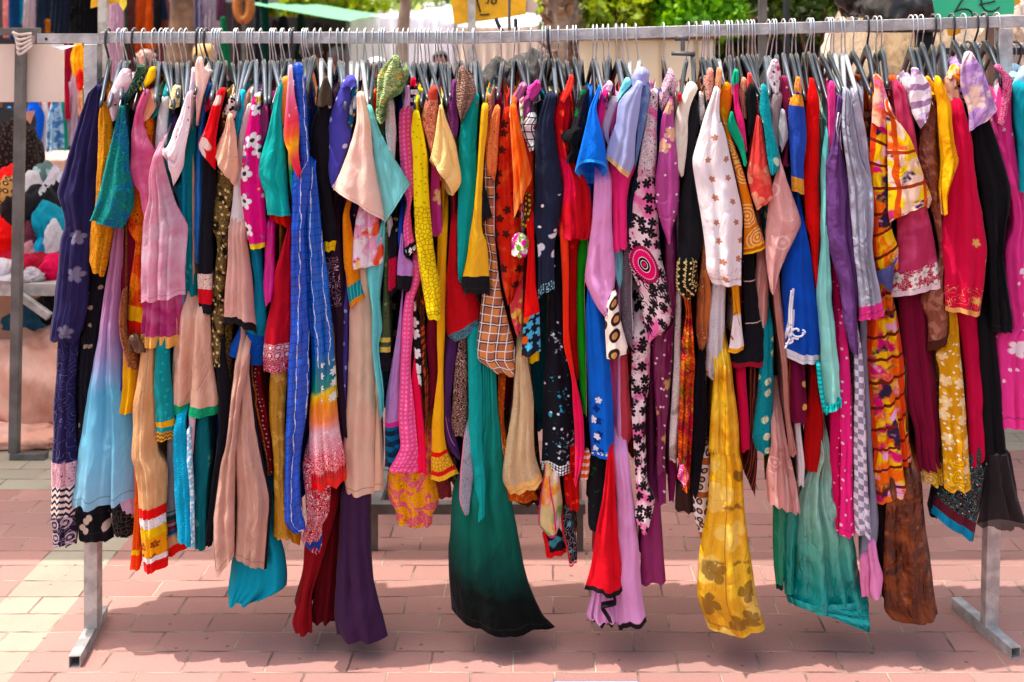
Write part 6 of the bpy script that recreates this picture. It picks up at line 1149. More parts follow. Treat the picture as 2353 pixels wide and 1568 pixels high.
kid(MB().box((TX0, 4.72, TZ-.048), (TX1+.02, 4.748, TZ+.004), bev=.002), 'metal_edge', GALV, tb)
p, q = B(42, 676, 4.70), B(114, 728, 4.70); kid(MB().bar(p, q, .03, .03), 'brace', GALV, tb)
for x, y in ((TX0+.1, 4.8), (TX0+.1, 5.8), (TX1-.03, 5.8)): kid(MB().bar((x, y, 0), (x, y, TZ-.031), .03, .03), 'leg', GALV, tb)
def heap(name, cat, label, loc, size, mat, seed, group=None, amp=.28, flat=.0, fold=.045):
    """crumpled cloth lying in a heap"""
    bm = bmesh.new(); bmesh.ops.create_icosphere(bm, subdivisions=5, radius=1)
    sv = Vector((seed*3.1, seed*1.7, seed*.9))
    for v in bm.verts:
        p = v.co.copy(); n_ = noise.fractal(p*1.2+sv, 1.0, 2.0, 2); r_ = 1-abs(noise.noise(p*2.6+sv*2))*1.3
        fw = math.sin(p.x*7+p.y*4+p.z*3*math.sin(seed)+5*noise.noise(p*1.5+sv)); k = 1+amp*n_+amp*.3*(r_-.6)+.85*fold*(1-abs(fw))*2*(.5+noise.noise(p*1.1+sv))+.03*noise.noise(p*9+sv)
        v.co = Vector((p.x*k*size[0], p.y*k*size[1], max(p.z*k, -.5+flat)*size[2]))
    zmin = min(v.co.z for v in bm.verts)
    me = bpy.data.meshes.new(name); bm.to_mesh(me); bm.free()
    li = np.empty(len(me.loops), dtype=np.int32); me.loops.foreach_get('vertex_index', li)
    co = np.array([v.co for v in me.vertices])
    for nm in ('m', 'n'):
        l = me.uv_layers.new(name=nm); l.data.foreach_set('uv', np.c_[co[:, 0]+co[:, 1]*.4, co[:, 2]+co[:, 1]*.5].astype(np.float32)[li].ravel())
    me.polygons.foreach_set('use_smooth', [True]*len(me.polygons)); me.materials.append(mat)
    o = bpy.data.objects.new(name, me); COL.objects.link(o); o.location = Vector(loc)+Vector((0, 0, -zmin if flat is not None else 0))
    return tag(o, label, cat, group)
def hp(px, pytop, Y, base, wpx, label, mat, seed, cat='clothes', dep=.16, name='folded_garment', grp='garments heaped on the stall table'):
    t = B(px, pytop, Y); h = max(t.z-base, .04)
    return heap(name, cat, label, (t.x, Y, base), (wpx*Y/FPX/2, dep, h/1.35), mat, seed, grp, amp=.16, fold=.055)
RED = F('d8201a'); MAR = F('8a1028'); WHT = F('bdb8be'); TQ = F('1688a0'); BK = F('15141a')
hp(20, 628, 4.86, TZ, 190, 'white garment with maroon trim lying at the front edge of the stall table', WHT, 1)
hp(95, 578, 4.95, TZ, 130, 'maroon cloth draped at the front right of the stall table', MAR, 2)
hp(20, 570, 5.0, TZ, 150, 'dark red cloth folded beside the post on the stall table', F('9c1530'), 3)
hp(12, 500, 5.06, TZ, 110, 'scarlet red garment left of the stall post', RED, 4)
hp(118, 478, 5.10, TZ, 80, 'turquoise cloth lying on the black one on the stall table', TQ, 5)
hp(85, 440, 5.2, TZ, 150, 'black cloth in the middle of the heap on the stall table', BK, 6)
hp(75, 415, 5.3, TZ, 90, 'white cap shaped garment on the black cloth of the heap', WHT, 7)
hp(15, 440, 5.18, TZ, 100, 'leopard print cloth left of the stall post', F('b98a5a', ('leopard', '1a1210', .035, 'd0a878')), 8)
hp(20, 405, 5.3, TZ, 110, 'bright red garment with a black edge at the back left of the heap', F('d01c1a'), 9)
hp(110, 400, 5.42, TZ, 110, 'grey green patterned cloth at the back of the heap', F('5a7070', ('blotch', '98b0b0', .05, .55)), 10)
hp(128, 410, 5.36, TZ, 60, 'pale lilac grey cloth at the right back of the heap', F('b6b0bc'), 11)
hp(30, 300, 5.55, TZ, 150, 'black sequinned tops piled high at the back of the stall table', F('1a1416', ('dots', '5a4034', .02, .2, {'rnd': 1}), bump=.6), 12)
for px, pt, Y, w_, cl, lab, sd in ((5, 600, 4.80, 60, 'c9c4cc', 'small pale grey cloth at the front left corner of the heap', 61), (60, 590, 4.83, 50, 'a01838', 'small crimson cloth in front of the post on the stall table', 62), (70, 520, 4.98, 44, '5a2a3a', 'small aubergine cloth between the turquoise and the scarlet ones', 63), (100, 545, 4.98, 40, '3a9ac0', 'small sky blue cloth under the turquoise one', 64), (70, 560, 4.93, 40, 'a87a82', 'small dusty pink cloth beside the post in the heap', 65),
        (125, 520, 5.0, 36, 'c4c0c8', 'small white cloth on the turquoise one', 66), (40, 470, 5.1, 46, '16141a', 'small black cloth between leopard print and post', 67), (100, 455, 5.15, 50, 'c8c6cc', 'small silver grey cloth in the middle of the heap', 68), (20, 480, 5.05, 70, '1c1216', 'small black lace cloth on the scarlet garment', 69), (120, 590, 4.86, 60, 'c81e50', 'small cherry pink cloth at the right front of the heap', 70),
        (60, 425, 5.25, 40, '7aa0a8', 'small pale teal cloth at the back of the heap', 71), (130, 440, 5.25, 40, '131318', 'small black cloth at the right end of the heap', 72), (60, 615, 4.80, 90, 'b4aeb6', 'white cloth hanging over the front of the heap', 73)):
    hp(px, pt, Y, TZ, w_, lab, F(cl, bump=.4), sd, dep=.08)
BUN = F('cf9e8c', ('blotch', 'dcb2a2', .15, .55, {'soft': .1}), bump=.16, tl=.05)
heap('cloth_bundle', 'bundle', 'big pinkish tan cloth bundle on the ground under the stall table', (B(75, 0, 4.9).x-.02, 5.0, 0), (.27, .22, .28), BUN, 21, 'bundles under the stall table', amp=.25, fold=.13)
heap('cloth_bundle', 'bundle', 'second tan cloth bundle further left under the stall table', (-2.50, 4.98, 0), (.24, .2, .25), BUN, 22, 'bundles under the stall table', amp=.25, fold=.13)
heap('cloth_bundle', 'bundle', 'tan sack behind, touching the underside of the stall table', (-2.35, 5.55, 0), (.6, .2, .42), F('d0a28e', bump=.16, tl=.05), 23, 'bundles under the stall table', amp=.2, fold=.10)
heap('cloth_bundle', 'bundle', 'small flat tan cloth spread on the ground in front of the bundles', (-2.28, 4.80, 0), (.26, .1, .06), BUN, 29, 'bundles under the stall table', amp=.25, fold=.13)
heap('folded_garment', 'clothes', 'steel blue cloth lying on the tan bundles under the stall table', (B(90, 0, 5.1).x, 5.22, .38), (.22, .1, .09), F('3a6478'), 24)
heap('folded_garment', 'clothes', 'black heap added for the shade on the bundles below the table brace', (B(120, 0, 5.1).x+.05, 5.2, .36), (.16, .12, .16), F('17161a'), 25)  # no bag: added black heap stands in for shade under the table
def hang(px, pyt, pyb, wpx, Y, mat, label, name='hanging_garment', cat='garment', grp='garments hanging in the stalls behind', D=.06, flare=1.15):
    """a garment on show further back, hung from its own hook"""
    r1, r2, r3 = [math.sin(px*k+pyb) for k in (1.7, 3.1, 5.3)]
    V, fr, rows, um, un = drape([(px-wpx*.3, pyt), (px-wpx*(.55+.15*r1), pyt*.6+pyb*.4), (px-wpx*(.5+.2*r2)*flare, pyb)], [(px+wpx*.3, pyt), (px+wpx*(.55+.15*r3), pyt*.65+pyb*.35), (px+wpx*(.5-.2*r1)*flare, pyb+wpx*.35*r3)], Y, D, seed=int(px*7+pyt), hw=.01)
    o = mesh_obj(name, V, fr, mat, None, True, um, un)
    return tag(o, label, cat, grp)
# garments under and beside the cream board
for px, t_, b_, w_, cl, lab in ((20, 250, 345, 16, '1c8fe0', 'azure blue garment hanging low behind the stall post on its left'), (38, 235, 338, 18, '1565c8', 'royal blue garment hanging directly left of the stall post'),
        (75, 232, 345, 34, '0f62d0', 'bright blue dress hanging below the cream board right of the post'), (88, 230, 312, 12, 'c8762c', 'narrow ochre garment below the cream board'),
        (100, 232, 345, 18, 'e8e2e6', 'white garment hanging below the cream board'), (112, 232, 262, 14, 'b8432c', 'short rust garment below the cream board'),
        (143, 232, 345, 16, '2f8f7c', 'green garment behind the pale blue print dress'), (152, 180, 275, 12, 'a3163a', 'burgundy garment just right of the cream board'),
        (162, 130, 330, 26, 'cbb4c4', 'pale mauve garment behind the burgundy one'), (188, 180, 270, 26, 'd9976f', 'salmon garment hanging beside the left rail post')):
    hang(px, t_, b_, w_, 6.6-.02*(px % 7), F(cl), lab)
hang(127, 232, 350, 34, 6.4, F('a9c6de', ('blotch', '4a78a8', .05, .54)), 'pale blue and navy print dress hanging below the cream board')
hang(178, 105, 175, 34, 6.2, F('e3a414'), 'mustard yellow garment bunched up beside the left rail post')
hang(183, 165, 210, 24, 6.15, F('c32a1c'), 'red garment under the mustard one beside the left rail post')
hang(155, 105, 185, 16, 6.3, F('8f1630'), 'dark red garment behind the edge of the cream board')
BX = simple('counter_wood', 'c9a08e', .7)
ct = MB().box((B(-60, 0, 6.9).x, 6.9, 0), (B(150, 0, 6.9).x, 7.5, B(0, 366, 6.9).z), bev=.01).build('counter', BX); tag(ct, 'pinkish counter in the stall behind the heaped table', 'counter')
# top left: goods hung in the dark stall
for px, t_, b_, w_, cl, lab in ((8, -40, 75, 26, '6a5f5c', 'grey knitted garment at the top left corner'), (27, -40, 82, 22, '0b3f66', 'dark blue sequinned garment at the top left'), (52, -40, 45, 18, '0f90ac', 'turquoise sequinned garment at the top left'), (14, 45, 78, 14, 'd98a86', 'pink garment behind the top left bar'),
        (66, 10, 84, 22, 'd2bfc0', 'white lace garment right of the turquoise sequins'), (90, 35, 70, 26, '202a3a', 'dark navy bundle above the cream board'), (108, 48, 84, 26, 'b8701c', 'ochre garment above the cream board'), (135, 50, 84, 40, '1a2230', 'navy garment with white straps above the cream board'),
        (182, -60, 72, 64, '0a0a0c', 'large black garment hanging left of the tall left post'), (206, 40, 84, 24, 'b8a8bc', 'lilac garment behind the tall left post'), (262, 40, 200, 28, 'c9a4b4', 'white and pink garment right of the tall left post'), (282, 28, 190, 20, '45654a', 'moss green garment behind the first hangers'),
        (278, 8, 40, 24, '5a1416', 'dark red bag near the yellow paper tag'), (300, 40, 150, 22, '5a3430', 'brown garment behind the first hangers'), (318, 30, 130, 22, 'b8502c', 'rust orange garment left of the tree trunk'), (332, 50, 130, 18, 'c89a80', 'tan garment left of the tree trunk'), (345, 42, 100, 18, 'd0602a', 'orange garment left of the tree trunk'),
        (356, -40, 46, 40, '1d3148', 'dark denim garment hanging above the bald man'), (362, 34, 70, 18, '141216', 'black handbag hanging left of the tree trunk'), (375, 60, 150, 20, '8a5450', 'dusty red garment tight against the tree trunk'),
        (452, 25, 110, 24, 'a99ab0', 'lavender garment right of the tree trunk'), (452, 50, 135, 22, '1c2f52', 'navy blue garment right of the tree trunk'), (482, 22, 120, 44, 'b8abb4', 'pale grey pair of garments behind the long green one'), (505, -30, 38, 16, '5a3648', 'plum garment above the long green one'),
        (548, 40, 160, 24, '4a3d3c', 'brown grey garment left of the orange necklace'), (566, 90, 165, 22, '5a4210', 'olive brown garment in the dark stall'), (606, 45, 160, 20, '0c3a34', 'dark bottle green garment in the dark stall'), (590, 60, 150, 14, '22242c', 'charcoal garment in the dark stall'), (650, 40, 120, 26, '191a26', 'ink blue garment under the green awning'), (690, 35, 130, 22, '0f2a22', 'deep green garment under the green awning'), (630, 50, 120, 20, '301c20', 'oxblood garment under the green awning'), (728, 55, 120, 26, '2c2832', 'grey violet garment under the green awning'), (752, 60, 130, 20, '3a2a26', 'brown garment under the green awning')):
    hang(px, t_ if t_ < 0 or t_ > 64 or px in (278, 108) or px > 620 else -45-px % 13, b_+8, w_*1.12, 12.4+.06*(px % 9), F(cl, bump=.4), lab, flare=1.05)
hang(512, 42, 158, 20, 12.0, F('087048'), 'long emerald green garment clipped up left of the orange necklace', flare=1.3)
m = MB(); q0 = [B(560+15*math.sin(a), 15+31*math.cos(a), 12) for a in [2*math.pi*k/24 for k in range(25)]]
m.tube(q0, .05, 10, caps=False); o = m.build('bead_necklace', simple('amber_beads', 'b0661c', .4, bump=.6, bscale=40), None, True); tag(o, 'amber orange bead necklace loop hanging at the top of the dark stall', 'necklace')
# tarpaulin walls of the dark stall
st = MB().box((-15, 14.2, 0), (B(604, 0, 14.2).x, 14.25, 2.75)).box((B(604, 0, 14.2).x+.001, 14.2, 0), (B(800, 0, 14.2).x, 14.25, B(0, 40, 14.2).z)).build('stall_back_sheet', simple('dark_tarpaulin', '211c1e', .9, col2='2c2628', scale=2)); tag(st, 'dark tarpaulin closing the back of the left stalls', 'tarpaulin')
rf = MB().bar((-15, 13.6, 2.26), (B(640, 0, 13.6).x, 13.6, 2.26), .10, .10).build('stall_beam', simple('grey_beam', '8f8a88', .6)); tag(rf, 'grey horizontal stall beam along the top of the dark stall', 'beam')
# green awning
ga = empty('green_awning', (B(740, 30, 15).x, 16, 0)); tag(ga, 'green market awning sloping down behind the blue scarf', 'awning')
def quadgrid(pA, pB, pC, pD, n=14, sag=.06, seed=1):
    m = MB(); g_ = []
    for i in range(n+1):
        for j in range(n+1):
            u, v = i/n, j/n; p = (pA*(1-u)+pB*u)*(1-v)+(pD*(1-u)+pC*u)*v
            p = p+Vector((0, 0, -sag*math.sin(math.pi*u)*math.sin(math.pi*v)+.03*noise.noise(p*1.3+Vector((seed, 0, 0))))); g_.append(p)
    m.add(g_, [(i*(n+1)+j, (i+1)*(n+1)+j, (i+1)*(n+1)+j+1, i*(n+1)+j+1) for i in range(n) for j in range(n)]); return m
GRN = F('6fb082', ('blotch', '8cc49a', .6, .5, {'soft': .2}), bump=.1, tl=.3)
kid(quadgrid(B(560, 8, 12.0), B(800, 47, 12.0), B(875, 34, 16), B(735, 12, 16)), 'cloth', GRN, ga, True)
kid(MB().bar((B(800, 0, 12.1).x, 12.1, 0), (B(800, 0, 12.1).x, 12.1, B(0, 50, 12.1).z), .04, .04), 'pole', DARKSTEEL, ga)
kid(MB().bar((B(560, 0, 12.1).x, 12.1, 0), (B(560, 0, 12.1).x, 12.1, B(0, 14, 12.1).z), .04, .04), 'pole', DARKSTEEL, ga)
# white tent
tt = empty('white_tent', (B(950, 50, 15).x, 11, 0)); tag(tt, 'white market tent with a hanging side cloth behind the middle of the rail', 'tent')
WC = F('ebebf0', bump=.2, tl=.4, var=.04); CC = F('d8cabb', bump=.2, tl=.25)
kid(quadgrid(B(783, 42, 15), B(1046, 52, 15), B(1046, -14, 19), B(900, 20, 19), sag=.05), 'roof', WC, tt, True)
def curtain(x0, x1, yt, yb, Y, n, amp):
    m = MB(); nn = n*8; g_ = []
    for i in range(nn+1):
        for j in range(9):
            p = B(x0+(x1-x0)*i/nn, yt+(yb-yt)*j/8, Y); p.y += amp*math.sin(i/8*2*math.pi)*(.3+.7*j/8); g_.append(p)
    m.add(g_, [(i*9+j, (i+1)*9+j, (i+1)*9+j+1, i*9+j+1) for i in range(nn) for j in range(8)]); return m
kid(curtain(783, 1015, 41, 168, 14.97, 7, .05), 'side_cloth', WC, tt, True)
kid(curtain(1000, 1060, 52, 330, 15.05, 3, .05), 'side_cloth', WC, tt, True)
for px in (783, 1046): kid(MB().bar((B(px, 0, 15.05).x, 15.05, 0), (B(px, 0, 15.05).x, 15.05, B(0, 45, 15.05).z), .035, .035), 'pole', GALV, tt)
t2 = empty('white_tent', (B(1180, 60, 13).x, 9.5, 0)); tag(t2, 'second tent with a white roof edge and cream pleated side cloth behind the yellow card', 'tent')
kid(quadgrid(B(1050, 62, 13), B(1275, 60, 13), B(1275, 36, 16), B(1120, 20, 16), sag=.03), 'roof', F('e9e8ec', tl=.4), t2, True)
kid(curtain(1050, 1262, 62, 380, 13.03, 9, .05), 'side_cloth', CC, t2, True)
# cream van side / stall wall on the right
vn = empty('cream_stall', (B(1500, 100, 8).x, 8.3, 0)); tag(vn, 'cream panelled market stall below the green bushes', 'stall')
xa, xb = B(1338, 0, 8).x, B(1640, 0, 8).x
kid(MB().box((xa, 8, 0), (xb, 8.9, B(0, 88, 8).z), bev=.02), 'panel_wall', simple('cream_panel', 'e4d6ba', .7, col2='d8c6a4', scale=1.2), vn)
kid(MB().box((xa-.06, 7.93, B(0, 88, 8).z+.002), (xb+.06, 8.97, B(0, 84, 8).z+.02), bev=.008), 'top_ledge', simple('brown_ledge', '8a6440', .7), vn)
for px in (1420, 1520, 1600):
    x = B(px, 0, 7.99).x; kid(MB().box((x-.015, 7.985, .05), (x+.015, 7.999, B(0, 92, 8).z)), 'batten', simple('cream_batten', 'c0a880', .7), vn)
# brown wall at the back right
bw = MB(); bw.box((B(1640, 0, 12).x, 12, 0), (B(2150, 0, 12).x, 12.3, 1.98))
bw = bw.build('garden_wall', simple('brown_wall', '6a4a38', .9, col2='8f7460', scale=4, bump=.4, bscale=8)); tag(bw, 'rough brown wall behind the dark post on the right', 'wall')
pl = MB().tube([B(1807, 220, 9), B(1807, -60, 9)], .026, 10).build('thin_pole', INK); tag(pl, 'thin black pole standing right of the dark awning post', 'pole')
sb = MB().box((B(1762, 0, 11.5).x, 11.5, 0), (B(1930, 0, 11.5).x, 11.9, B(0, 90, 11.5).z)).build('dark_interior', simple('dark_interior', '1c1513', .9)); tag(sb, 'tall dark block added for the shaded interior before the rough wall', 'dark block')  # no crate: dark box added where the interior lies in shade
# ---------------------------------------------------------------- trees
def leafy(m, c, rad, n, size, rs, hollow=.35):
    for _ in range(n):
        d = Vector((rs.gauss(0, 1), rs.gauss(0, 1), rs.gauss(0, 1))).normalized(); r_ = (hollow+(1-hollow)*rs.random()**.5)
        p = c+Vector((d.x*rad[0], d.y*rad[1], d.z*rad[2]))*r_
        if noise.noise(p*2.2) < -.28: continue
        a = Vector((rs.gauss(0, 1), rs.gauss(0, 1), rs.gauss(0, 1)-.4)).normalized(); b_ = a.cross(Vector((rs.gauss(0, 1), rs.gauss(0, 1), rs.gauss(0, 1)))).normalized(); s_ = size*rs.uniform(.6, 1.3)
        m.add([p-a*s_, p+b_*s_*.5, p+a*s_, p-b_*s_*.5], [(0, 1, 2, 3)])
def leafmat(c1, c2, c3):
    b = NB('foliage'); tc = b.n('TexCoord'); ns = b.n('TexNoise', {'Vector': tc.outputs['Object'], 'Scale': 3.0, 'Detail': 4.0}); n2 = b.n('TexNoise', {'Vector': tc.outputs['Object'], 'Scale': 25.0})
    c = b.ramp(b.ma('ADD', b.ma('MULTIPLY', ns.outputs[0], .7), b.ma('MULTIPLY', n2.outputs[0], .3)), [(.35, c1), (.5, c2), (.65, c3)])
    return b.out(b.n('MixShader', {0: .4, 1: b.n('BsdfPrincipled', {'Base Color': c, 'Roughness': .45}).outputs[0], 2: b.n('BsdfTranslucent', {'Color': c}).outputs[0]}).outputs[0])
LIME = leafmat('46600e', '93a81a', 'cdd23c'); DKGR = leafmat('26350f', '41541a', '6d7d20')
BARK = simple('bark', '8c6b50', .9, col2='5e4432', scale=9, bump=.8, bscale=18); BARK2 = simple('pale_bark', 'a8907c', .85, col2='86705e', scale=6, bump=.5, bscale=20)
def tree(name, label, base, top, r0, r1, crowns, lmat, bark, leaf=.06, seed=1, limbs=3):
    rs = random.Random(seed); root = empty(name, base); tag(root, label, 'tree')
    base = Vector(base); top = Vector(top); m = MB(); P_ = []; Rr = []
    for i in range(14):
        t = i/13; p = base.lerp(top, t)+Vector((noise.noise(Vector((t*3, seed, 0)))*.06, 0, 0)); P_.append(p); Rr.append((r0*(1-t)+r1*t)*(1+.12*noise.noise(Vector((t*9, seed, 4)))+(.35*(1-t)**6)))
    m.tube(P_, Rr, 14)
    for c, rad, n in crowns[:limbs]: m.tube(smooth_path([top-Vector((0, 0, .15)), (top+Vector(c))/2+Vector((0, 0, .1)), Vector(c)], 8), [r1*.6*(1-.07*k) for k in range(9)], 8)
    kid(m, 'trunk', bark, root, True)
    m = MB()
    for c, rad, n in crowns: leafy(m, Vector(c), rad, n, leaf, rs)
    kid(m, 'crown', lmat, root); return root
tx = B(412, 0, 7).x
tree('street_tree', 'thick mottled brown tree trunk behind the first hangers on the left', (tx, 7, 0), (tx+.02, 7, 2.7), .082, .07, [((tx-.5, 7.2, 3.3), (.7, .7, .5), 500), ((tx+.5, 7, 3.5), (.8, .7, .5), 500), ((tx, 6.8, 3.8), (.7, .6, .5), 400)], LIME, BARK, seed=3)
t0, t1 = B(903, 180, 8.2), B(934, 0, 8.2)
tree('street_tree', 'thin pale leaning tree trunk in front of the white tent', (t0.x-.12, 8.2, 0), (t1.x+.05, 8.2, 2.3), .055, .042, [((t1.x+.1, 8.2, 2.75), (.6, .5, .4), 500), ((t1.x-.4, 8.3, 3.0), (.5, .5, .4), 400), ((t1.x+.03, 8.15, 2.12), (.12, .1, .13), 60)], LIME, BARK2, seed=5)
px_ = B(1292, 0, 9.2).x
pt = tree('palm_tree', 'rough palm trunk behind the middle of the rail, left of the green bushes', (px_, 9.2, 0), (px_, 9.2, 2.9), .12, .13, [((px_, 9.2, 3.2), (1.0, 1.0, .4), 300)], LIME, BARK2, seed=8, limbs=0, leaf=.12)
m = MB(); rs = random.Random(2)
for k in range(260):
    z = rs.uniform(.3, 2.9); a = rs.uniform(0, 6.28); c = Vector((px_+.12*math.cos(a), 9.2+.12*math.sin(a), z)); d = Vector((math.cos(a), math.sin(a), .9)); e = Vector((-math.sin(a), math.cos(a), 0))
    m.add([c-e*.05, c+e*.05, c+d*.09+e*.02, c+d*.09-e*.02, c+Vector((0, 0, .09))-e*.03, c+Vector((0, 0, .09))+e*.03], [(0, 1, 2, 3), (3, 2, 5, 4)])
kid(m, 'frond_stubs', simple('palm_stub', 'b49a80', .9, col2='7a5840', scale=7), pt)
def bush(label, px, py, Y, rad, n, mat, seed, leaf=.055):
    c = B(px, py, Y); root = empty('bush', (c.x, Y, 0)); tag(root, label, 'bush', 'bushes behind the cream stall'); rs = random.Random(seed)
    m = MB(); m.tube([(c.x, Y, 0), (c.x+.03, Y, c.z*.6), (c.x, Y, c.z)], [.06, .05, .03], 8)
    for k in range(5):
        a = rs.uniform(0, 6.28); m.tube([(c.x, Y, c.z*.5), (c.x+math.cos(a)*rad[0]*.6, Y+math.sin(a)*rad[1]*.6, c.z+rs.uniform(-.1, .3)*rad[2])], [.03, .012], 6)
    kid(m, 'trunk', BARK, root, True)
    m = MB()
    for k in range(7):
        d = Vector((rs.uniform(-.75, .75)*rad[0], rs.uniform(-.6, .6)*rad[1], rs.uniform(-.7, .7)*rad[2])); leafy(m, c+d, (rad[0]*.5, rad[1]*.5, rad[2]*.5), n//7, leaf, rs, .15)
    leafy(m, c, rad, n//3, leaf, rs)
    kid(m, 'crown', mat, root)
bush('sunlit yellow green bush right of the palm trunk', 1370, 15, 10.5, (.55, .5, .42), 2600, LIME, 1)
bush('bright lime bush in the middle above the cream stall', 1470, 5, 10.9, (.5, .5, .45), 2200, LIME, 2)
bush('fresh green bush nearest the dark post on the right', 1590, 20, 10.6, (.5, .45, .40), 2200, leafmat('34600e', '72a81c', 'a8d038'), 3)
bush('dark olive bush behind the dark post', 1720, -25, 11.3, (.7, .4, .42), 1800, DKGR, 4)
bush('dark green bush above the tan clothes heap', 1890, 0, 11.2, (.85, .4, .46), 2400, DKGR, 5)
bush('dim bush filling the gap behind the lime bushes', 1530, 40, 11.8, (1.4, .4, .7), 2600, DKGR, 6, leaf=.07)
bush('light green bush above the green awning', 690, -8, 17, (1.4, .8, .55), 2200, LIME, 7, leaf=.1)
bush('pale green bush far behind the white tent', 1000, 12, 18, (1.0, .8, .5), 1500, leafmat('6a7a3a', '93a35a', 'b4bf7a'), 8, leaf=.1)
# pale buildings closing the view
bl = empty('pale_building', (0, 34, 0)); tag(bl, 'pale beige building far behind the tents', 'building')
kid(MB().box((-26, 34, 0), (22, 40, 7)), 'wall', simple('beige_render', 'd2bfae', .9, col2='c4ae9c', scale=.6), bl)
for k in range(9): 
    x = -22+k*5; kid(MB().box((x, 33.94, 2.2), (x+1.4, 33.99, 3.8)), 'window', simple('window_glass', '3a4048', .2), bl)
kid(MB().box((-26.2, 33.7, 7.001), (22.2, 40.2, 7.3)), 'roof', simple('roof_edge', 'b8a494', .8), bl)
# ---------------------------------------------------------------- right: tan clothes pile, bags, second rack
tb2 = empty('trestle_table', (2.6, 5.4, 0)); tag(tb2, 'trestle table carrying the tan clothes heap behind the right half of the rail', 'table')
kid(MB().box((1.15, 5.0, .95), (4.2, 6.1, .98), bev=.004), 'table_top', simple('grey_board', '8a8078', .8), tb2)
for x in (1.25, 2.6, 4.1):
    for y in (5.06, 6.04): kid(MB().bar((x, y, 0), (x, y, .949), .03, .03), 'leg', GALV, tb2)
TAN = F('bfa98f', ('blotch', 'a08a72', .12, .56, {'soft': .1}), bump=.5, tl=.05); TAN2 = F('cbb9a4', bump=.5, tl=.05)
def tp(px, pyt, wpx, Y, lab, mat, seed, base=.98, dep=.28):
    t = B(px, pyt, Y); heap('folded_garment', 'clothes', lab, (t.x, Y, base), (wpx*Y/FPX/2, dep, max(t.z-base, .05)/1.4), mat, seed, 'tan garments heaped on the trestle table', amp=.3, fold=.12)
tp(1990, 60, 160, 5.9, 'light khaki trousers on top of the tan heap beside the dark green bush', TAN2, 31)
tp(2060, 95, 200, 5.6, 'creased khaki trousers in the middle of the tan heap', TAN, 32)
tp(1985, 110, 150, 5.3, 'pale stone trousers at the left front of the tan heap', TAN2, 33)
tp(2080, 130, 160, 5.2, 'sand coloured trousers at the front of the tan heap', TAN, 34)
tp(2210, 62, 220, 5.8, 'beige trousers behind the green price card', TAN2, 35)
tp(2320, 30, 200, 6.0, 'stone grey cloth at the back right of the tan heap', F('a89a90', bump=.5, tl=.05), 36)
tp(2300, 92, 220, 5.4, 'taupe cloth at the right front of the tan heap', F('a08c7c', bump=.5, tl=.05), 37)
tp(2180, 120, 160, 5.25, 'light sand cloth under the green price card', TAN2, 38)
tp(1965, 40, 60, 5.95, 'small steel blue garment on the tan heap', F('3a5a70'), 39)
BLKP = simple('black_plastic_bag', '17120f', .3, col2='241d1a', scale=8, bump=.6, bscale=14)
bgp = heap('bin_bag', 'bag', 'shiny black plastic bag hanging left of the green price card', (B(2075, 20, 4.5).x, 4.5, B(0, 75, 4.5).z), (.15, .12, .15), BLKP, 41, amp=.22)
bgp2 = heap('bin_bag', 'bag', 'black plastic bag heaped behind the black bag at the right', (B(2020, -10, 4.7).x, 4.75, B(0, 40, 4.7).z), (.16, .12, .12), BLKP, 42, amp=.22)
pb = MB().bar((B(2123, 0, 4.55).x, 4.55, 0), (B(2123, 0, 4.55).x, 4.55, 2.1), .06, .05).build('black_post', simple('black_post', '1b1614', .6)); tag(pb, 'black post under the black plastic bags at the right', 'post')
# black bundles on the second rack behind the middle
r2 = empty('rear_rack', (B(1180, 0, 4.1).x, 4.1, 0)); tag(r2, 'second clothes rack carrying black bundles behind the right of the middle post', 'clothes rack')
xa, xb = B(1105, 0, 4.1).x, B(1340, 0, 4.1).x
kid(MB().bar((xa, 4.1, 1.44), (xb, 4.1, 1.44), .03, .03), 'top_rail', GALV, r2)
for x in (xa+.02, xb-.02): kid(MB().bar((x, 4.1, 0), (x, 4.1, 1.424), .03, .03), 'post', GALV, r2)
BLS = simple('black_leather', '1b1b1d', .35, col2='2c2c2e', scale=10, bump=.7, bscale=22)
for px, t_, w_, sd, lab in ((1150, 150, 90, 51, 'rolled black quilted jacket behind the dark grey hangers right of the middle post'), (1205, 128, 120, 52, 'black leather jacket folded on top of the second rack'), (1270, 145, 110, 53, 'black padded coat on the second rack, furthest right')):
    t = B(px, t_, 4.1); heap('folded_jacket', 'jacket', lab, (t.x, 4.1, 1.457), (w_*4.1/FPX/2, .13, max(t.z-1.457, .06)/1.4), BLS, sd, 'black jackets on the second rack', amp=.3)
# rack of empty hangers at the right edge
r3 = empty('side_rack', (2.0, 4.2, 0)); tag(r3, 'clothes rack of bunched hangers at the right edge behind the rail', 'clothes rack')
zr = B(2330, 112, 4.2).z; kid(MB().bar((B(2160, 0, 4.2).x, 4.2, zr-.01), (2.6, 4.2, zr-.01), .026, .026), 'top_rail', simple('black_rail', '222226', .5), r3)
for x in (B(2166, 0, 4.2).x, 2.58): kid(MB().bar((x, 4.2, 0), (x, 4.2, zr-.024), .03, .03), 'post', DARKSTEEL, r3)
hk = MB().tube(smooth_path([(0, .014, -.02), (0, .017, .004), (0, 0, .02), (0, -.017, .004), (.002, -.016, -.03), (.006, 0, -.075), (.006, 0, -.09)], 26), .0022, 6)
me_w = bpy.data.meshes.new('hook'); me_w.from_pydata([tuple(v) for v in hk.v], [], hk.f); me_w.materials.append(WIRE)
hk = MB().tube(smooth_path([(0, .014, -.02), (0, .022, .004), (0, 0, .026), (0, -.022, .004), (.002, -.018, -.03), (.006, 0, -.075), (.006, 0, -.09)], 26), .0042, 6)
me_k = bpy.data.meshes.new('hook'); me_k.from_pydata([tuple(v) for v in hk.v], [], hk.f); me_k.materials.append(KHOOK)
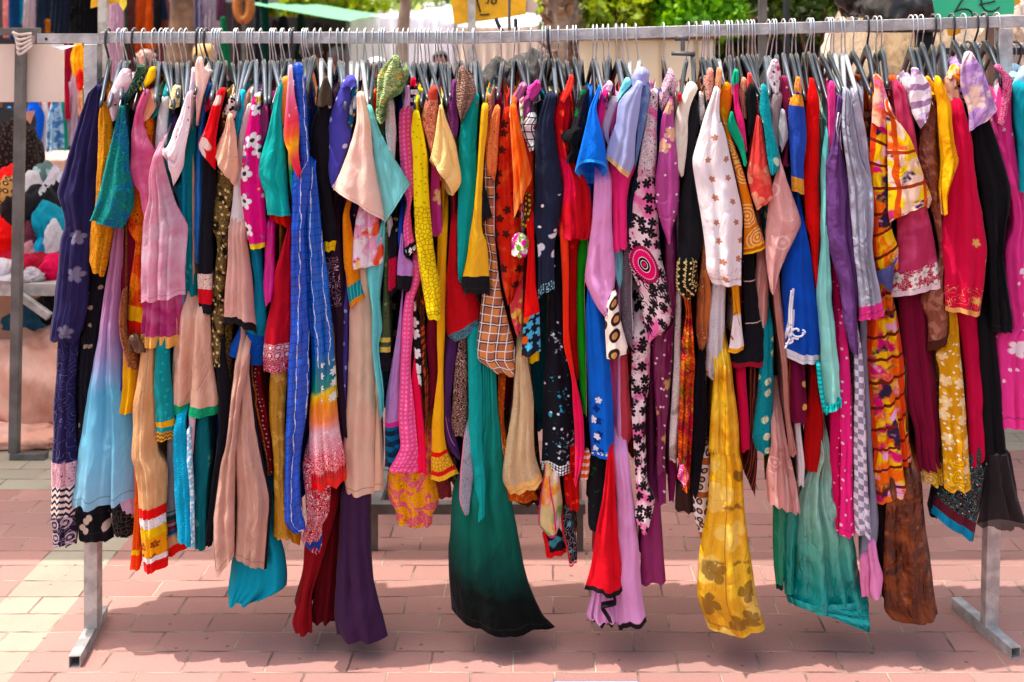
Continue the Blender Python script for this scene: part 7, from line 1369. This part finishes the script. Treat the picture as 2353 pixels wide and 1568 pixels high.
for k in range(17):
    px = 2205+k*9.2; q = B(px, 0, 4.2); q.z = zr; root = empty('clothes_hanger', q); blk = k in (2, 6, 9, 14)
    o = bpy.data.objects.new('hook', me_k if blk else me_w); COL.objects.link(o); o.parent = root; o.rotation_euler = (0, 0, rs_.uniform(.5, .9))
    a = bpy.data.objects.new('arms', ARM['k']); COL.objects.link(a); a.parent = root; a.location = (.006, 0, -.10); a.rotation_euler = (0, 0, rs_.uniform(-.1, .2))
    tag(root, 'black hanger with a thick black hook on the side rack at the right edge' if blk else 'black hanger with a thin wire hook bunched on the side rack at the right edge', 'hanger', 'black hooked hangers on the side rack' if blk else 'wire hooked hangers on the side rack')
for k, (px, cl, lab) in enumerate(((2230, '15161a', 'black garment on the side rack below the bunched hangers'), (2275, '1a1a22', 'dark navy garment on the side rack at the right'), (2335, 'a9c6d8', 'pale blue garment on the side rack at the right edge'))):
    hang(px, 165 if k < 2 else 158, 420, 46, 4.1-.01*k, F(cl), lab, D=.2)
# ---------------------------------------------------------------- people in the market behind
def person(label, hx, hy, Y, skin, shirt, hair=None, face=-1, scale=1.0, arm=None, hat=None):
    """hx, hy: middle of the head in the photo. face=-1: towards us, 1: away"""
    h = B(hx, hy, Y); S = scale; root = empty('person', (h.x, Y, 0)); tag(root, label, 'person', 'market people behind')
    SK = simple('skin', skin, .55); H = h.z
    zs = lambda f: f*H/1.62
    J = {}; vs = []; es = []; rad = []
    def jn(n, p, r, par=None):
        J[n] = len(vs); vs.append(Vector(p)+Vector((h.x, Y, 0))); rad.append(r)
        if par: es.append((J[par], J[n]))
    jn('pelvis', (0, 0, zs(.95)), .13); jn('waist', (0, 0, zs(1.1)), .12, 'pelvis'); jn('chest', (0, 0, zs(1.32)), .14, 'waist'); jn('neck0', (0, 0, zs(1.43)), .06, 'chest'); jn('neck', (0, 0, zs(1.50)), .05, 'neck0')
    jn('jaw', (0, .012*face, zs(1.56)), .066, 'neck'); jn('head', (0, 0, zs(1.62)), .082, 'jaw'); jn('crown', (0, -.012*face, zs(1.685)), .07, 'head')
    for s in (-1, 1):
        k = 'l' if s < 0 else 'r'
        jn('sh'+k, (.17*s, 0, zs(1.40)), .06, 'chest')
        if arm and arm[0] == s: e, w_ = arm[1], arm[2]
        else: e, w_ = (.23*s, .02, zs(1.12)), (.22*s, .06*face, zs(.88))
        jn('el'+k, e, .042, 'sh'+k); jn('wr'+k, w_, .03, 'el'+k); jn('ha'+k, Vector(w_)+Vector((0, .03*face, -.07)), .034, 'wr'+k)
        jn('hip'+k, (.09*s, 0, zs(.88)), .095, 'pelvis'); jn('kn'+k, (.1*s, .02*face, zs(.48)), .06, 'hip'+k); jn('an'+k, (.1*s, 0, .08), .04, 'kn'+k); jn('to'+k, (.11*s, .14*face, .03), .035, 'an'+k)
    me = bpy.data.meshes.new('body'); me.from_pydata([tuple(v-Vector((h.x, Y, 0))) for v in vs], es, []); me.materials.append(SK)
    o = bpy.data.objects.new('body', me); COL.objects.link(o); o.parent = root
    md = o.modifiers.new('skin', 'SKIN'); sv = me.skin_vertices[0].data
    for i, r_ in enumerate(rad): sv[i].radius = (r_, r_*(.8 if i < 3 else 1))
    sv[0].use_root = True; o.modifiers.new('sub', 'SUBSURF').render_levels = 2
    # facial features, joined to the look of the head by their own small forms
    if face < 0:
        m = MB()
        m.tube([(0, -.085, zs(1.63)), (0, -.106, zs(1.60))], [.009, .015], 8); m.build('nose', SK, o, True)
        m = MB()
        for s in (-1, 1): m.tube([(.03*s, -.079, zs(1.635)), (.03*s, -.084, zs(1.635))], .009, 8)
        m.build('eyes', INK, o, True)
    m = MB()
    for s in (-1, 1): m.tube([(.078*s, 0, zs(1.60)), (.09*s, .01, zs(1.635))], [.012, .018], 8)
    m.build('ears', SK, o, True)
    me2 = me.copy(); me2.materials.clear(); me2.materials.append(simple('shirt_cloth', shirt, .9))
    bm = bmesh.new(); bm.from_mesh(me2); keep = {J[k] for k in ('pelvis', 'waist', 'chest', 'neck0', 'shl', 'shr', 'ell', 'elr')}; bm.verts.ensure_lookup_table()
    bmesh.ops.delete(bm, geom=[v for v in bm.verts if v.index not in keep], context='VERTS'); bm.to_mesh(me2); bm.free()
    s2 = bpy.data.objects.new('shirt', me2); COL.objects.link(s2); s2.parent = root; s2.modifiers.new('skin', 'SKIN'); s2.modifiers.new('sub', 'SUBSURF').render_levels = 2
    order = [i for i in range(len(rad)) if i in keep]
    for d, i in zip(me2.skin_vertices[0].data, order): d.radius = (rad[i]*1.16+.006, rad[i]*(.8 if i < 3 else 1)*1.16+.006)
    me2.skin_vertices[0].data[0].use_root = True
    if hair:
        bm = bmesh.new(); bmesh.ops.create_icosphere(bm, subdivisions=4, radius=1)
        for v in bm.verts:
            v.co = Vector((v.co.x*.098, v.co.y*.108, v.co.z*.105))*(1+.05*noise.noise(v.co*6))
        bmesh.ops.delete(bm, geom=[v for v in bm.verts if v.co.z < -.03*(1 if True else 0) and v.co.y*face > -.02 or (v.co.y*face > .055 and v.co.z < .05)], context='VERTS')
        me3 = bpy.data.meshes.new('hair'); bm.to_mesh(me3); bm.free(); me3.polygons.foreach_set('use_smooth', [True]*len(me3.polygons)); me3.materials.append(simple('hair', hair, .6))
        hh = bpy.data.objects.new('hair', me3); COL.objects.link(hh); hh.parent = root; hh.location = (0, -.005*face, zs(1.645))
    if hat:
        m = MB(); m.tube([(0, 0, zs(1.66)), (0, 0, zs(1.70)), (0, 0, zs(1.735)), (0, 0, zs(1.75))], [.104, .098, .07, .02], 16); m.build('hat', simple('hat_cloth', hat, .8), root, True)
    return root
person('bald man in a lilac shirt behind the first hangers left of the tree trunk', 335, 128, 11.2, 'd0a090', 'b8b0c8')
person('man with cropped grey hair in a salmon shirt seen from behind', 774, 135, 12.2, 'a86a52', 'e07a68', hair='5a4a46', face=1)
person('person in a white hat and coral top left of the white tent cloth', 866, 157, 11.8, 'a4624a', 'e08878', hat='e6e2dc', face=1, arm=(1, (.32, .02, 1.28), (.42, -.1, 1.47)))
person('brown haired woman in an orange top deep in the dark stall', 715, 122, 10, 'b06a4a', 'c8602c', hair='2c1612', face=1)
person('woman with dark hair partly hidden behind the right half of the rail', 1915, 138, 7.6, 'c08a70', '2a1c1c', hair='1a0f0d', face=1)
person('person in a dark top far back between the white tent cloths', 1012, 140, 14.2, 'a86a54', '4a4650', hair='2a2422', face=-1)
person('seller in black bending an arm behind the cream board at the left', -20, 190, 5.9, '8a5140', '17141a', hair='1a1210', face=1, arm=(1, (.17, -.15, 1.16), (.02, -.2, 1.36)))
person('shopper with a peach coloured head scarf behind the hangers right of the tree trunk', 470, 132, 9.5, 'c89068', '3a3440', hair='d8a868', face=1)
